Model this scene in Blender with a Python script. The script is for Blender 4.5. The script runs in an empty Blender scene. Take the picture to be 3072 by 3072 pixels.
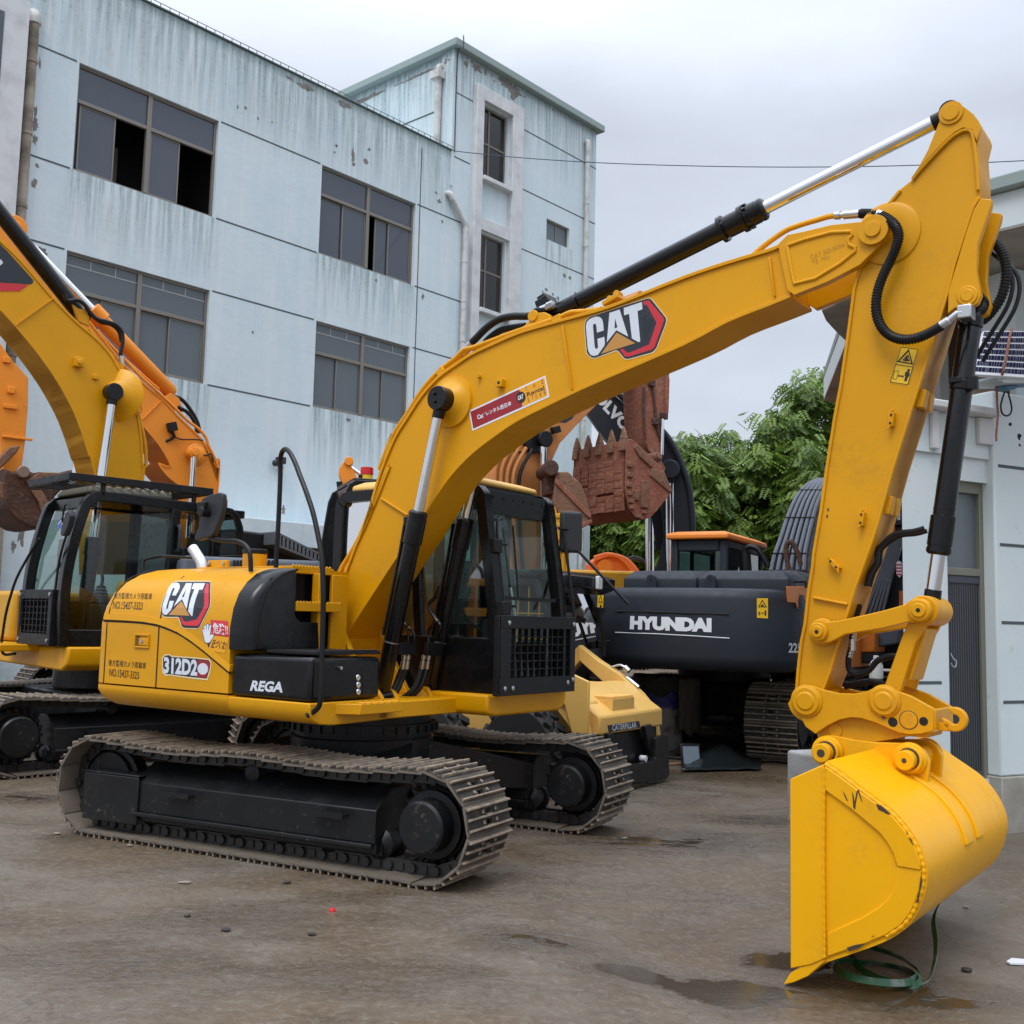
import bpy, bmesh, math, random
from mathutils import Vector as V, Matrix
random.seed(7)
SC = bpy.context.scene; COL = SC.collection
# ------------------------------------------------------------------ camera, sky, sun, exposure
CF, CP, CR, CH = 3262.07, 0.1008963, 0.0235662, 1.535      # focal (px of a 3072 frame), pitch, roll, height
_F = V((0, math.cos(CP), math.sin(CP))); _U0 = V((0, -math.sin(CP), math.cos(CP))); _R0 = V((1, 0, 0))
CAR = math.cos(CR)*_R0 + math.sin(CR)*_U0; CAU = -math.sin(CR)*_R0 + math.cos(CR)*_U0; CAF = _F
CAM = V((0, 0, CH))
cd = bpy.data.cameras.new('camera'); co = bpy.data.objects.new('camera', cd); COL.objects.link(co)
cd.sensor_fit = 'HORIZONTAL'; cd.sensor_width = 36; cd.lens = 36*CF/3072; cd.clip_end = 500; cd.clip_start = .05
co.matrix_world = Matrix(((CAR.x, CAU.x, -CAF.x, 0), (CAR.y, CAU.y, -CAF.y, 0), (CAR.z, CAU.z, -CAF.z, CH), (0, 0, 0, 1)))
SC.camera = co
SUN_EL, SUN_AZ = math.radians(58), math.radians(205)       # azimuth measured from +Y towards +X
wd = bpy.data.worlds.new("World"); SC.world = wd; wd.use_nodes = True
nt = wd.node_tree; N = nt.nodes; Lk = nt.links
bg = N['Background']; bg.inputs['Strength'].default_value = 0.12
sky = N.new('ShaderNodeTexSky'); sky.sky_type = 'NISHITA'; sky.sun_disc = False
sky.sun_elevation = SUN_EL; sky.sun_rotation = SUN_AZ; sky.air_density = 1.2; sky.dust_density = 3; sky.ozone_density = 1
tc = N.new('ShaderNodeTexCoord'); sep = N.new('ShaderNodeSeparateXYZ'); Lk.new(tc.outputs['Generated'], sep.inputs[0])
gr = N.new('ShaderNodeMapRange'); gr.inputs[1].default_value = 0.42; gr.inputs[2].default_value = 0.95; gr.inputs[3].default_value = 1.0; gr.inputs[4].default_value = 3.6
Lk.new(sep.outputs['Z'], gr.inputs[0])
mp = N.new('ShaderNodeMapping'); mp.inputs['Scale'].default_value = (1.3, 1.3, 3.4); Lk.new(tc.outputs['Generated'], mp.inputs[0])
nz = N.new('ShaderNodeTexNoise'); nz.inputs['Scale'].default_value = 1.6; nz.inputs['Detail'].default_value = 5; nz.inputs['Roughness'].default_value = .5; Lk.new(mp.outputs[0], nz.inputs[0])
nr = N.new('ShaderNodeMapRange'); nr.inputs[1].default_value = .3; nr.inputs[2].default_value = .7; nr.inputs[3].default_value = .80; nr.inputs[4].default_value = 1.16; Lk.new(nz.outputs[0], nr.inputs[0])
mu = N.new('ShaderNodeMath'); mu.operation = 'MULTIPLY'; Lk.new(gr.outputs[0], mu.inputs[0]); Lk.new(nr.outputs[0], mu.inputs[1])
cl = N.new('ShaderNodeVectorMath'); cl.operation = 'SCALE'; cl.inputs[0].default_value = (5.0, 5.4, 6.15); Lk.new(mu.outputs[0], cl.inputs['Scale'])
mx = N.new('ShaderNodeMix'); mx.data_type = 'RGBA'; mx.inputs[0].default_value = .9
Lk.new(sky.outputs[0], mx.inputs[6]); Lk.new(cl.outputs[0], mx.inputs[7]); Lk.new(mx.outputs[2], bg.inputs[0])
sl = bpy.data.lights.new('sun', 'SUN'); sl.energy = 1.3; sl.angle = math.radians(25); sl.color = (1, .97, .93)
so = bpy.data.objects.new('sun', sl); COL.objects.link(so)
_sd = V((math.sin(SUN_AZ)*math.cos(SUN_EL), math.cos(SUN_AZ)*math.cos(SUN_EL), math.sin(SUN_EL)))
so.rotation_euler = _sd.to_track_quat('Z', 'Y').to_euler(); so.location = (0, 0, 30)
SC.view_settings.view_transform = 'Standard'; SC.view_settings.look = 'None'; SC.view_settings.gamma = 1; SC.view_settings.exposure = 0.22
SC.render.engine = 'CYCLES'; SC.cycles.max_bounces = 8; SC.cycles.transparent_max_bounces = 24
SC.cycles.glossy_bounces = 4; SC.cycles.diffuse_bounces = 4; SC.cycles.use_denoising = True

# ------------------------------------------------------------------ helpers
def ray(u, v): return CAR*((u-1536)/CF) - CAU*((v-1536)/CF) + CAF
def Zm(ox, oy, size):                                       # reading of an enlarged view -> full photograph pixels
    k = size/1932
    return lambda *p: [(ox+x*k, oy+y*k) for x, y in p]
class Fr:                                                   # a thing's own frame: forward f, left s, up z
    def __init__(o, x, y, th, z=0):
        o.o = V((x, y, z)); o.th = th; o.f = V((math.cos(th), math.sin(th), 0)); o.s = V((-math.sin(th), math.cos(th), 0))
    def loc(o, P): d = P-o.o; return V((d.dot(o.f), d.dot(o.s), d.z))
    def wor(o, p): return o.o + o.f*p[0] + o.s*p[1] + V((0, 0, p[2]))
    def _hit(o, u, v, n, d): r = ray(u, v); return o.loc(CAM + r*((d-(CAM-o.o).dot(n))/r.dot(n)))
    def S(o, u, v, s): return o._hit(u, v, o.s, s)
    def F(o, u, v, f): return o._hit(u, v, o.f, f)
    def Z(o, u, v, z): return o._hit(u, v, V((0, 0, 1)), z)
    def fz(o, pts, s): return [(q.x, q.z) for q in (o.S(u, v, s) for u, v in pts)]
    def sz(o, pts, f): return [(q.y, q.z) for q in (o.F(u, v, f) for u, v in pts)]
def spline(pts, n=4, closed=False):
    P = [V(p) for p in pts]; m = len(P); out = []
    for i in range(m if closed else m-1):
        p0 = P[(i-1) % m] if closed or i > 0 else P[0]*2-P[1]; p1 = P[i]; p2 = P[(i+1) % m]
        p3 = P[(i+2) % m] if closed or i+2 < m else P[-1]*2-P[-2]
        for k in range(n):
            t = k/n; out.append(.5*((2*p1)+(p2-p0)*t+(2*p0-5*p1+4*p2-p3)*t*t+(3*p1-p0-3*p2+p3)*t**3))
    if not closed: out.append(P[-1])
    return out
def sp2(pts, n=4, closed=False): return [(q.x, q.y) for q in spline([(a, b, 0) for a, b in pts], n, closed)]
def circ(c, r, n=24, a0=0, a1=2*math.pi): return [(c[0]+r*math.cos(a0+(a1-a0)*i/n), c[1]+r*math.sin(a0+(a1-a0)*i/n)) for i in range(n)]
class M:
    def __init__(o): o.v = []; o.f = []
    def add(o, vs, fs): b = len(o.v); o.v += [tuple(x) for x in vs]; o.f += [tuple(b+i for i in f) for f in fs]; return o
    def loops(o, A, B, caps=True):                           # two equal loops joined
        n = len(A); fs = [(i, (i+1) % n, n+(i+1) % n, n+i) for i in range(n)]
        if caps: fs += [tuple(range(n))[::-1], tuple(range(n, 2*n))]
        return o.add(list(A)+list(B), fs)
    def loft(o, rings, caps=True, closed=True):
        n = len(rings[0]); vs = [p for r in rings for p in r]; fs = []
        for k in range(len(rings)-1):
            for i in range(n if closed else n-1): fs.append((k*n+i, k*n+(i+1) % n, (k+1)*n+(i+1) % n, (k+1)*n+i))
        if caps and closed: fs += [tuple(range(n))[::-1], tuple(range((len(rings)-1)*n, len(rings)*n))]
        return o.add(vs, fs)
    def prism(o, pts, s0, s1): return o.loops([(a, s0, z) for a, z in pts], [(a, s1, z) for a, z in pts])      # outline in f-z
    def fprism(o, pts, f0, f1): return o.loops([(f0, a, z) for a, z in pts], [(f1, a, z) for a, z in pts])     # outline in s-z
    def zprism(o, pts, z0, z1): return o.loops([(a, b, z0) for a, b in pts], [(a, b, z1) for a, b in pts])     # outline in f-s
    def box(o, c, d, R=None):
        c = V(c); vs = []
        for sx in (-.5, .5):
            for sy in (-.5, .5):
                for sz in (-.5, .5):
                    q = V((sx*d[0], sy*d[1], sz*d[2])); vs.append(c+(R @ q if R else q))
        return o.add(vs, [(0, 1, 3, 2), (4, 6, 7, 5), (0, 4, 5, 1), (2, 3, 7, 6), (0, 2, 6, 4), (1, 5, 7, 3)])
    def bb(o, a, b): return o.box([(a[i]+b[i])/2 for i in range(3)], [abs(b[i]-a[i]) for i in range(3)])
    def beam(o, a, b, w, h, up=(0, 0, 1)):
        a = V(a); b = V(b); d = b-a; L = d.length; x = d.normalized(); y = V(up).cross(x)
        if y.length < 1e-4: y = V((0, 1, 0)).cross(x)
        y.normalize(); z = x.cross(y)
        return o.box((a+b)/2, (L, w, h), Matrix((x, y, z)).transposed())
    def lathe(o, p0, p1, prof, seg=24, caps=True):           # prof: (t along p0->p1 in metres, radius)
        p0 = V(p0); d = (V(p1)-p0).normalized(); a = d.orthogonal().normalized(); b = d.cross(a)
        rings = [[p0+d*t+(a*math.cos(2*math.pi*i/seg)+b*math.sin(2*math.pi*i/seg))*r for i in range(seg)] for t, r in prof]
        return o.loft(rings, caps)
    def cyl(o, p0, p1, r, r2=None, seg=24): return o.lathe(p0, p1, [(0, r), ((V(p1)-V(p0)).length, r if r2 is None else r2)], seg)
    def tube(o, pts, r, seg=10, n=4):
        P = spline(pts, n) if n > 1 and len(pts) > 2 else [V(p) for p in pts]
        rings = []; t0 = (P[1]-P[0]).normalized(); a = t0.orthogonal().normalized()
        for i, p in enumerate(P):
            t = ((P[min(i+1, len(P)-1)]-P[max(i-1, 0)])).normalized()
            a = (a-t*a.dot(t)).normalized(); b = t.cross(a); rr = r(i/(len(P)-1)) if callable(r) else r
            rings.append([p+(a*math.cos(2*math.pi*k/seg)+b*math.sin(2*math.pi*k/seg))*rr for k in range(seg)])
        return o.loft(rings)
    def strip(o, pts, s0, s1, th):                           # plate following an outline in f-z, thickness th to its left
        n = len(pts); A = []; B = []
        for i, (a, z) in enumerate(pts):
            q0 = V(pts[max(i-1, 0)]); q1 = V(pts[min(i+1, n-1)]); d = (q1-q0).normalized(); A.append((a, z)); B.append((a-d.y*th, z+d.x*th))
        return o.prism(A+B[::-1], s0, s1)
    def mesh(o, name, smooth=30):
        me = bpy.data.meshes.new(name); me.from_pydata(o.v, [], o.f)
        bm = bmesh.new(); bm.from_mesh(me); bmesh.ops.recalc_face_normals(bm, faces=bm.faces); bm.to_mesh(me); bm.free()
        if smooth:
            me.polygons.foreach_set('use_smooth', [True]*len(me.polygons)); me.set_sharp_from_angle(angle=math.radians(smooth))
        return me
    def build(o, name, mat, parent=None, bevel=0, smooth=35, seg=2):
        return link(name, o.mesh(name, smooth), mat, parent, bevel, seg)
def link(name, me, mat, parent=None, bevel=0, seg=2):
    ob = bpy.data.objects.new(name, me); COL.objects.link(ob)
    if mat and not me.materials: me.materials.append(mat)
    if parent: ob.parent = parent
    if bevel:
        b = ob.modifiers.new('bevel', 'BEVEL'); b.width = bevel; b.segments = seg; b.limit_method = 'ANGLE'; b.angle_limit = math.radians(40); b.use_clamp_overlap = True
    return ob
def empty(name, fr):
    e = bpy.data.objects.new(name, None); COL.objects.link(e); e.location = fr.o; e.rotation_euler = (0, 0, fr.th); e.empty_display_size = .3; return e
def tag(o, label=None, cat=None, group=None, kind=None):
    for k, x in (('label', label), ('category', cat), ('group', group), ('kind', kind)):
        if x: o[k] = x
    return o
def copy_part(o, parent):
    c = o.copy(); COL.objects.link(c); c.parent = parent; return c
def text(name, s, quad, mat, parent, bold=0.0, shear=0, lift=(0, 0, 0)):  # lettering stretched over a quad P00,P10,P11,P01
    cu = bpy.data.curves.new(name, 'FONT'); cu.body = s; cu.offset = bold; cu.shear = shear; cu.resolution_u = 3
    t = bpy.data.objects.new(name, cu); COL.objects.link(t); bpy.context.view_layer.update()
    me = bpy.data.meshes.new_from_object(t.evaluated_get(bpy.context.evaluated_depsgraph_get()))
    bpy.data.objects.remove(t); bpy.data.curves.remove(cu); me.materials.clear()
    xs = [v.co.x for v in me.vertices]; ys = [v.co.y for v in me.vertices]; x0, x1, y0, y1 = min(xs), max(xs), min(ys), max(ys)
    q = [V(p) for p in quad]; lf = V(lift)
    for v in me.vertices:
        a = (v.co.x-x0)/(x1-x0); b = (v.co.y-y0)/(y1-y0)
        v.co = (q[0]*(1-a)+q[1]*a)*(1-b)+(q[3]*(1-a)+q[2]*a)*b+lf
    me.name = name
    return link(name, me, mat, parent)

# ------------------------------------------------------------------ materials
def mat(name, col, rough=.5, metal=0, coat=0, spec=.5):
    m = bpy.data.materials.new(name); m.use_nodes = True; b = m.node_tree.nodes['Principled BSDF']
    b.inputs['Base Color'].default_value = (*col, 1); b.inputs['Roughness'].default_value = rough; b.inputs['Metallic'].default_value = metal
    b.inputs['Coat Weight'].default_value = coat; b.inputs['Coat Roughness'].default_value = .12; b.inputs['Specular IOR Level'].default_value = spec
    return m
def nodes(m): return m.node_tree.nodes, m.node_tree.links, m.node_tree.nodes['Principled BSDF']
def noise(m, scale, detail=4, rough=.55, vec=None, dist=0):
    n, l, b = nodes(m); t = n.new('ShaderNodeTexNoise'); t.inputs['Scale'].default_value = scale; t.inputs['Detail'].default_value = detail
    t.inputs['Roughness'].default_value = rough; t.inputs['Distortion'].default_value = dist
    if vec is None: vec = objco(m)
    l.new(vec, t.inputs['Vector']); return t.outputs['Fac']
def objco(m, scale=None):
    n, l, b = nodes(m); t = n.new('ShaderNodeTexCoord'); o = t.outputs['Object']
    if scale:
        mp_ = n.new('ShaderNodeMapping'); mp_.inputs['Scale'].default_value = scale; l.new(o, mp_.inputs[0]); o = mp_.outputs[0]
    return o
def ramp(m, fac, a, b_, lo=0., hi=1., smooth=False):
    n, l, b = nodes(m); r = n.new('ShaderNodeMapRange'); r.inputs[1].default_value = a; r.inputs[2].default_value = b_; r.inputs[3].default_value = lo; r.inputs[4].default_value = hi
    if smooth: r.interpolation_type = 'SMOOTHSTEP'
    l.new(fac, r.inputs[0]); return r.outputs[0]
def mixc(m, fac, A, B):
    n, l, b = nodes(m); x = n.new('ShaderNodeMix'); x.data_type = 'RGBA'
    for sock, val in ((x.inputs[0], fac), (x.inputs[6], A), (x.inputs[7], B)):
        if isinstance(val, (tuple, list)): sock.default_value = (*val, 1)
        elif isinstance(val, (int, float)): sock.default_value = val
        else: l.new(val, sock)
    return x.outputs[2]
def math_(m, op, A, B=0.):
    n, l, b = nodes(m); x = n.new('ShaderNodeMath'); x.operation = op
    for sock, val in ((x.inputs[0], A), (x.inputs[1], B)):
        if isinstance(val, (int, float)): sock.default_value = val
        else: l.new(val, sock)
    return x.outputs[0]
def bump(m, h, strength=.3, dist=.01):
    n, l, b = nodes(m); x = n.new('ShaderNodeBump'); x.inputs['Strength'].default_value = strength; x.inputs['Distance'].default_value = dist
    l.new(h, x.inputs['Height']); l.new(x.outputs[0], b.inputs['Normal'])
def setc(m, c): n, l, b = nodes(m); l.new(c, b.inputs['Base Color'])
def setr(m, c): n, l, b = nodes(m); l.new(c, b.inputs['Roughness'])
def paint(name, col, rough=.35, dirt=(.10, .07, .045), amount=.35, coat=0, sc=3., spec=.28):
    m = mat(name, col, rough, 0, coat, spec)
    a = noise(m, sc, 6, .6); b_ = noise(m, sc*9, 3, .6); f = math_(m, 'MULTIPLY', ramp(m, a, .5, .8), ramp(m, b_, .35, .75))
    v = noise(m, .8, 2); c0 = mixc(m, ramp(m, v, .3, .7), tuple(x*.90 for x in col), tuple(min(1, x*1.05) for x in col)); sk = noise(m, 1, 4, .7, objco(m, (2, 40, 55))); c0 = mixc(m, math_(m, 'MULTIPLY', ramp(m, sk, .66, .74), amount*.5), c0, tuple(x*.45 for x in col))
    setc(m, mixc(m, math_(m, 'MULTIPLY', f, amount), c0, dirt)); setr(m, math_(m, 'ADD', ramp(m, noise(m, sc*4, 3), .3, .7, rough-.06, rough+.1), math_(m, 'MULTIPLY', f, .3)))
    bump(m, math_(m, 'ADD', noise(m, 25, 2), math_(m, 'MULTIPLY', noise(m, 5, 2), 2.)), .06, .005)
    return m
YEL = paint('yellow_paint', (.66, .305, .0012), .34)
YEL2 = paint('yellow_bucket_paint', (.80, .385, .0008), .36, amount=.25)
YELO = paint('old_yellow_paint', (.60, .31, .02), .42, amount=.5)
ORG = paint('orange_paint', (.80, .27, .025), .45, amount=.4)
ORGF = paint('faded_orange_paint', (.50, .20, .06), .6, amount=.9, coat=0)
ORGH = paint('bright_orange_paint', (.75, .22, .03), .45, amount=.3)
CREAM = paint('cream_yellow_paint', (.72, .44, .12), .4, amount=.3)
BLK = paint('black_gloss_paint', (.0045, .005, .006), .2, (.03, .027, .024), .25, 0, spec=.35)
BLKM = paint('black_satin_paint', (.007, .0075, .009), .4, (.045, .04, .032), .5, 0, spec=.3)
GREY = paint('dark_grey_paint', (.020, .025, .035), .5, (.06, .056, .052), .3, 0)
GREYL = paint('slate_grey_paint', (.10, .115, .14), .5, (.1, .09, .08), .3, 0)
CHR = mat('chrome', (.75, .76, .78), .09, 1)
STEEL = mat('zinc_steel', (.55, .56, .57), .3, 1)
RUB = mat('black_rubber', (.008, .008, .009), .45, 0, 0, .3); bump(RUB, noise(RUB, 60, 2), .1, .003)
TYRE = mat('tyre_rubber', (.022, .022, .024), .65)
WHT = mat('white_lettering', (.72, .75, .80), .4)
GREYW = mat('white_grey_lettering', (.62, .66, .72), .4)
RED = mat('red_lettering', (.55, .02, .035), .4)
DKRED = mat('dark_red_panel', (.30, .012, .02), .4)
INK = mat('dark_lettering', (.018, .013, .012), .5)
LOGOK = mat('logo_black', (.016, .02, .028), .4)
TAN = mat('tan_triangle', (.50, .24, .05), .4)
DYEL = mat('decal_yellow', (.80, .48, .01), .4)
DORG = mat('decal_orange', (.80, .36, .01), .4)
PINK = mat('decal_edge', (.75, .60, .35), .5)
NAVY = mat('decal_navy', (.02, .02, .10), .4)
DARK = mat('dark_interior', (.006, .006, .007), .8)
SEATM = mat('seat_fabric', (.03, .032, .036), .8)
PLAST = mat('grey_plastic', (.03, .032, .036), .5, 0, 0, .3)
CHIP = mat('bare_dark_steel', (.045, .035, .025), .5)
def glass(name, tint, refl=1.0, dens=.0):
    m = bpy.data.materials.new(name); m.use_nodes = True; n = m.node_tree.nodes; l = m.node_tree.links; n.remove(n['Principled BSDF'])
    tr = n.new('ShaderNodeBsdfTransparent'); tr.inputs[0].default_value = (*tint, 1); g = n.new('ShaderNodeBsdfGlossy'); g.inputs['Roughness'].default_value = .03
    fr_ = n.new('ShaderNodeFresnel'); fr_.inputs[0].default_value = 1.5; k = n.new('ShaderNodeMath'); k.operation = 'MULTIPLY'; k.inputs[1].default_value = refl; l.new(fr_.outputs[0], k.inputs[0])
    mx_ = n.new('ShaderNodeMixShader'); l.new(k.outputs[0], mx_.inputs[0]); l.new(tr.outputs[0], mx_.inputs[1]); l.new(g.outputs[0], mx_.inputs[2]); l.new(mx_.outputs[0], n['Material Output'].inputs[0]); return m
GLS = glass('cab_glass', (.62, .74, .70), 1.6)
GLSD = glass('dark_cab_glass', (.40, .50, .50), 1.6)
WGL = mat('window_glass', (.050, .062, .085), .06, 0, 0, .9)
WGL2 = mat('frosted_glass', (.10, .12, .135), .25, 0, 0, .6)
ALU = mat('bronze_aluminium_frame', (.20, .185, .16), .45, .3)
WHITEP = mat('white_plaster', (.60, .61, .62), .8)
n_ = noise(WHITEP, 3, 6); setc(WHITEP, mixc(WHITEP, ramp(WHITEP, n_, .45, .8), (.60, .61, .62), (.44, .44, .44)))
PVC = mat('pvc_pipe', (.52, .52, .50), .45); setc(PVC, mixc(PVC, ramp(PVC, noise(PVC, 4, 4), .45, .75), (.55, .55, .53), (.30, .28, .24)))
PVCB = mat('stained_pipe', (.30, .25, .19), .6); setc(PVCB, mixc(PVCB, ramp(PVCB, noise(PVCB, 3, 5), .35, .7), (.36, .31, .24), (.13, .10, .07)))
def trackmat():
    m = mat('track_steel', (.1, .08, .06), .55, .0); ge = m.node_tree.nodes.new('ShaderNodeNewGeometry')
    oi = m.node_tree.nodes.new('ShaderNodeObjectInfo'); va = m.node_tree.nodes.new('ShaderNodeVectorMath'); m.node_tree.links.new(objco(m), va.inputs[0]); sc_ = m.node_tree.nodes.new('ShaderNodeVectorMath'); sc_.operation = 'SCALE'; sc_.inputs[0].default_value = (37, 11, 23); m.node_tree.links.new(oi.outputs['Random'], sc_.inputs['Scale']); m.node_tree.links.new(sc_.outputs[0], va.inputs[1]); vo = va.outputs[0]
    a = noise(m, 14, 5, .65, vo); b_ = noise(m, 60, 3, .6, vo)
    sz_ = m.node_tree.nodes.new('ShaderNodeSeparateXYZ'); m.node_tree.links.new(objco(m), sz_.inputs[0]); up = ramp(m, sz_.outputs[2], .010, .027)
    c = mixc(m, ramp(m, a, .48, .68), (.012, .0115, .011), (.055, .043, .032)); c = mixc(m, ramp(m, b_, .55, .8, 0, .5), c, (.12, .098, .075)); c = mixc(m, math_(m, 'MULTIPLY', up, ramp(m, a, .35, .6, .25, .95)), c, (.30, .235, .17)); c = mixc(m, ramp(m, sz_.outputs[2], .002, -.004), c, (.018, .017, .016))
    pt = ramp(m, ge.outputs['Pointiness'], .52, .60); setc(m, mixc(m, math_(m, 'MULTIPLY', pt, .35), c, (.36, .29, .22))); setr(m, ramp(m, a, .3, .7, .42, .75)); bump(m, b_, .35, .006); return m
TRK = trackmat()
MUDF = mat('muddy_black_frame', (.008, .009, .010), .35, 0, 0, .3)
_a = noise(MUDF, 26, 4, .7); _b = noise(MUDF, 3.5, 3); _s = math_(MUDF, 'MULTIPLY', ramp(MUDF, _a, .60, .70), ramp(MUDF, _b, .40, .60)); setc(MUDF, mixc(MUDF, math_(MUDF, 'MULTIPLY', _s, .7), (.008, .009, .010), (.13, .105, .08))); setr(MUDF, ramp(MUDF, _b, .3, .7, .25, .6))
def rust(name, c1, c2, c3):
    m = mat(name, c1, .85); a = noise(m, 3, 6, .65); b_ = noise(m, 17, 4, .65); c = mixc(m, ramp(m, a, .38, .62), c1, c2); setc(m, mixc(m, ramp(m, b_, .52, .72), c, c3)); bump(m, b_, .6, .03); return m
RUST = rust('red_mud_rust', (.20, .065, .035), (.27, .10, .06), (.30, .17, .12))
RUSTD = rust('dark_rust', (.045, .022, .016), (.085, .035, .020), (.12, .07, .05))
RUSTB = rust('brown_rust', (.17, .085, .05), (.23, .12, .07), (.12, .07, .05))
# ------------------------------------------------------------------ ground
def sst(a, b, x): t = max(0, min(1, (x-a)/(b-a))); return t*t*(3-2*t)
def gz(x, y): return -.14*sst(0, 1.1, x)*sst(0, 1.8, 7.7-y)
GR = mat('wet_muddy_concrete', (.15, .12, .09), .4)
def ground_material(m):
    n, l, b = nodes(m); oc = objco(m); sx = n.new('ShaderNodeSeparateXYZ'); l.new(oc, sx.inputs[0]); X, Y = sx.outputs[0], sx.outputs[1]
    big = noise(m, .55, 6, .62, oc, .6); mid = noise(m, 2.3, 6, .65, oc, .4); fine = noise(m, 22, 5, .7, oc); grain = noise(m, 90, 3, .7, oc)
    c = mixc(m, ramp(m, big, .40, .62), (.122, .084, .049), (.150, .128, .101)); c = mixc(m, ramp(m, mid, .45, .70, 0, .7), c, (.078, .053, .030))
    c = mixc(m, ramp(m, fine, .50, .70, 0, .6), c, (.205, .18, .148)); c = mixc(m, ramp(m, grain, .56, .70, 0, .6), c, (.05, .04, .03))
    wet = None
    for cx, cy, rx, ry, k in PUD:                              # low places where water lies
        ex = math_(m, 'DIVIDE', math_(m, 'SUBTRACT', X, cx), rx); ey = math_(m, 'DIVIDE', math_(m, 'SUBTRACT', Y, cy), ry)
        d = math_(m, 'SQRT', math_(m, 'ADD', math_(m, 'MULTIPLY', ex, ex), math_(m, 'MULTIPLY', ey, ey)))
        q = math_(m, 'MULTIPLY', ramp(m, d, 1.25, .35), k); wet = q if wet is None else math_(m, 'MAXIMUM', wet, q)
    patch = noise(m, 1.1, 8, .72, objco(m, (.55, 1, 1)), .8); glint = noise(m, 7, 6, .75, objco(m, (.5, 1, 1)), .5)
    wn = math_(m, 'ADD', math_(m, 'MULTIPLY', wet, .62), math_(m, 'MULTIPLY', math_(m, 'SUBTRACT', patch, .5), 1.5)); wn = math_(m, 'ADD', wn, math_(m, 'MULTIPLY', math_(m, 'SUBTRACT', glint, .5), .55))
    water = ramp(m, wn, .36, .44, 0, 1, True); damp = ramp(m, wn, -.15, .36, 0, 1, True)
    c = mixc(m, math_(m, 'MULTIPLY', damp, .42), c, (.058, .039, .022)); c = mixc(m, math_(m, 'MULTIPLY', water, .8), c, (.05, .036, .022)); c = mixc(m, ramp(m, math_(m, 'ABSOLUTE', math_(m, 'SUBTRACT', noise(m, 1.3, 3, .5, oc, 1.5), .5)), .006, .0, 0, .55), c, (.05, .04, .03)); setc(m, c)
    r = ramp(m, damp, 0, 1, .55, .20); r = math_(m, 'ADD', r, ramp(m, fine, .35, .65, -.09, .09)); mr = n.new('ShaderNodeMix'); l.new(water, mr.inputs[0]); l.new(r, mr.inputs[2]); mr.inputs[3].default_value = .03; l.new(mr.outputs[0], b.inputs['Roughness'])
    h = math_(m, 'ADD', math_(m, 'MULTIPLY', fine, .8), math_(m, 'MULTIPLY', grain, .5)); h = math_(m, 'ADD', h, math_(m, 'MULTIPLY', glint, 1.6)); h = math_(m, 'MULTIPLY', h, ramp(m, water, 0, 1, 1, .03)); bump(m, h, .45, .022); l.new(ramp(m, damp, .2, 1, .5, 1.0), b.inputs['Specular IOR Level'])
def gpt(u, v, z=-.1): r = ray(u, v); t = (z-CH)/r.z; return CAM+r*t
PUD = []
for u, v, du, k in ((2170, 2960, 300, 1.0), (1900, 2930, 260, .85), (1600, 2890, 300, .75), (1980, 2560, 340, .85), (2260, 2500, 180, .7), (1250, 3000, 420, .55), (300, 2960, 380, .55), (2380, 2860, 200, .9), (700, 2820, 400, .3), (2760, 2960, 320, .75), (2080, 2360, 300, .65), (80, 2430, 200, .7), (2050, 2700, 200, .5)):
    q = gpt(u, v); w = q.y/CF*du; PUD.append((q.x, q.y, w, max(.25, w*.55), k))
ground_material(GR)
def axis(lo, hi, c, fine, n):
    out = []; x = c
    st = fine
    while x < hi: out.append(x); x += st; st *= 1.06 if abs(x-c) > 4 else 1
    out.append(hi); x = c-fine; st = fine
    while x > lo: out.insert(0, x); x -= st; st *= 1.06 if abs(x-c) > 4 else 1
    out.insert(0, lo); return out
gx = axis(-160, 160, 0, .25, 0); gy = axis(-20, 260, 6, .25, 0); g = M()
g.add([(x, y, gz(x, y)) for y in gy for x in gx], [(j*len(gx)+i, j*len(gx)+i+1, (j+1)*len(gx)+i+1, (j+1)*len(gx)+i) for j in range(len(gy)-1) for i in range(len(gx)-1)])
tag(g.build('ground', GR, smooth=80), kind='structure')

# ------------------------------------------------------------------ pale blue concrete building on the left
YA = .718556
B = Fr(-.2716*21.3, 21.3, math.pi/2-YA)
def rect(tl, tr, br, bl, fr, s):
    a, b_, c, d = [fr.S(u, v, s) for u, v in (tl, tr, br, bl)]
    return (a.x+d.x)/2, (b_.x+c.x)/2, (c.z+d.z)/2, (a.z+b_.z)/2
z1 = Zm(0, 0, 1024); z2 = Zm(900, 0, 1024)
W3L = rect(*z1((450, 350), (1238, 683), (1212, 1245), (412, 945)), B, 0)
W3R = rect(*z2((125, 930), (663, 1160), (632, 1610), (105, 1435)), B, 0)
W2L = rect(*Zm(0, 600, 800)((485, 360), (1522, 650), (1485, 1365), (440, 1085)), B, 0)
W2R = rect((949, 962), (1229, 1041), (1223, 1272), (938, 1227), B, 0)
WS1 = rect(*z2((1033, 590), (1180, 665), (1168, 1065), (1022, 1005)), B, 0)
WS2 = rect(*z2((1012, 1310), (1162, 1375), (1148, 1785), (1000, 1735)), B, 0)
WSM = rect(*z2((1397, 1238), (1525, 1292), (1523, 1405), (1393, 1355)), B, 0)
zr3 = (W3L[2]+W3R[2])/2, (W3L[3]+W3R[3])/2; zr2 = (W2L[2]+W2R[2])/2, (W2L[3]+W2R[3])/2
W3L = (*W3L[:2], *zr3); W3R = (*W3R[:2], *zr3); W2L = (W3L[0], W3L[1], *zr2); W2R = (*W2R[:2], *zr2)
ZROOF = sum(B.S(u, v, 0).z for u, v in ((662, 118), (1023, 291), (1165, 362), (1348, 443)))/4
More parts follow.
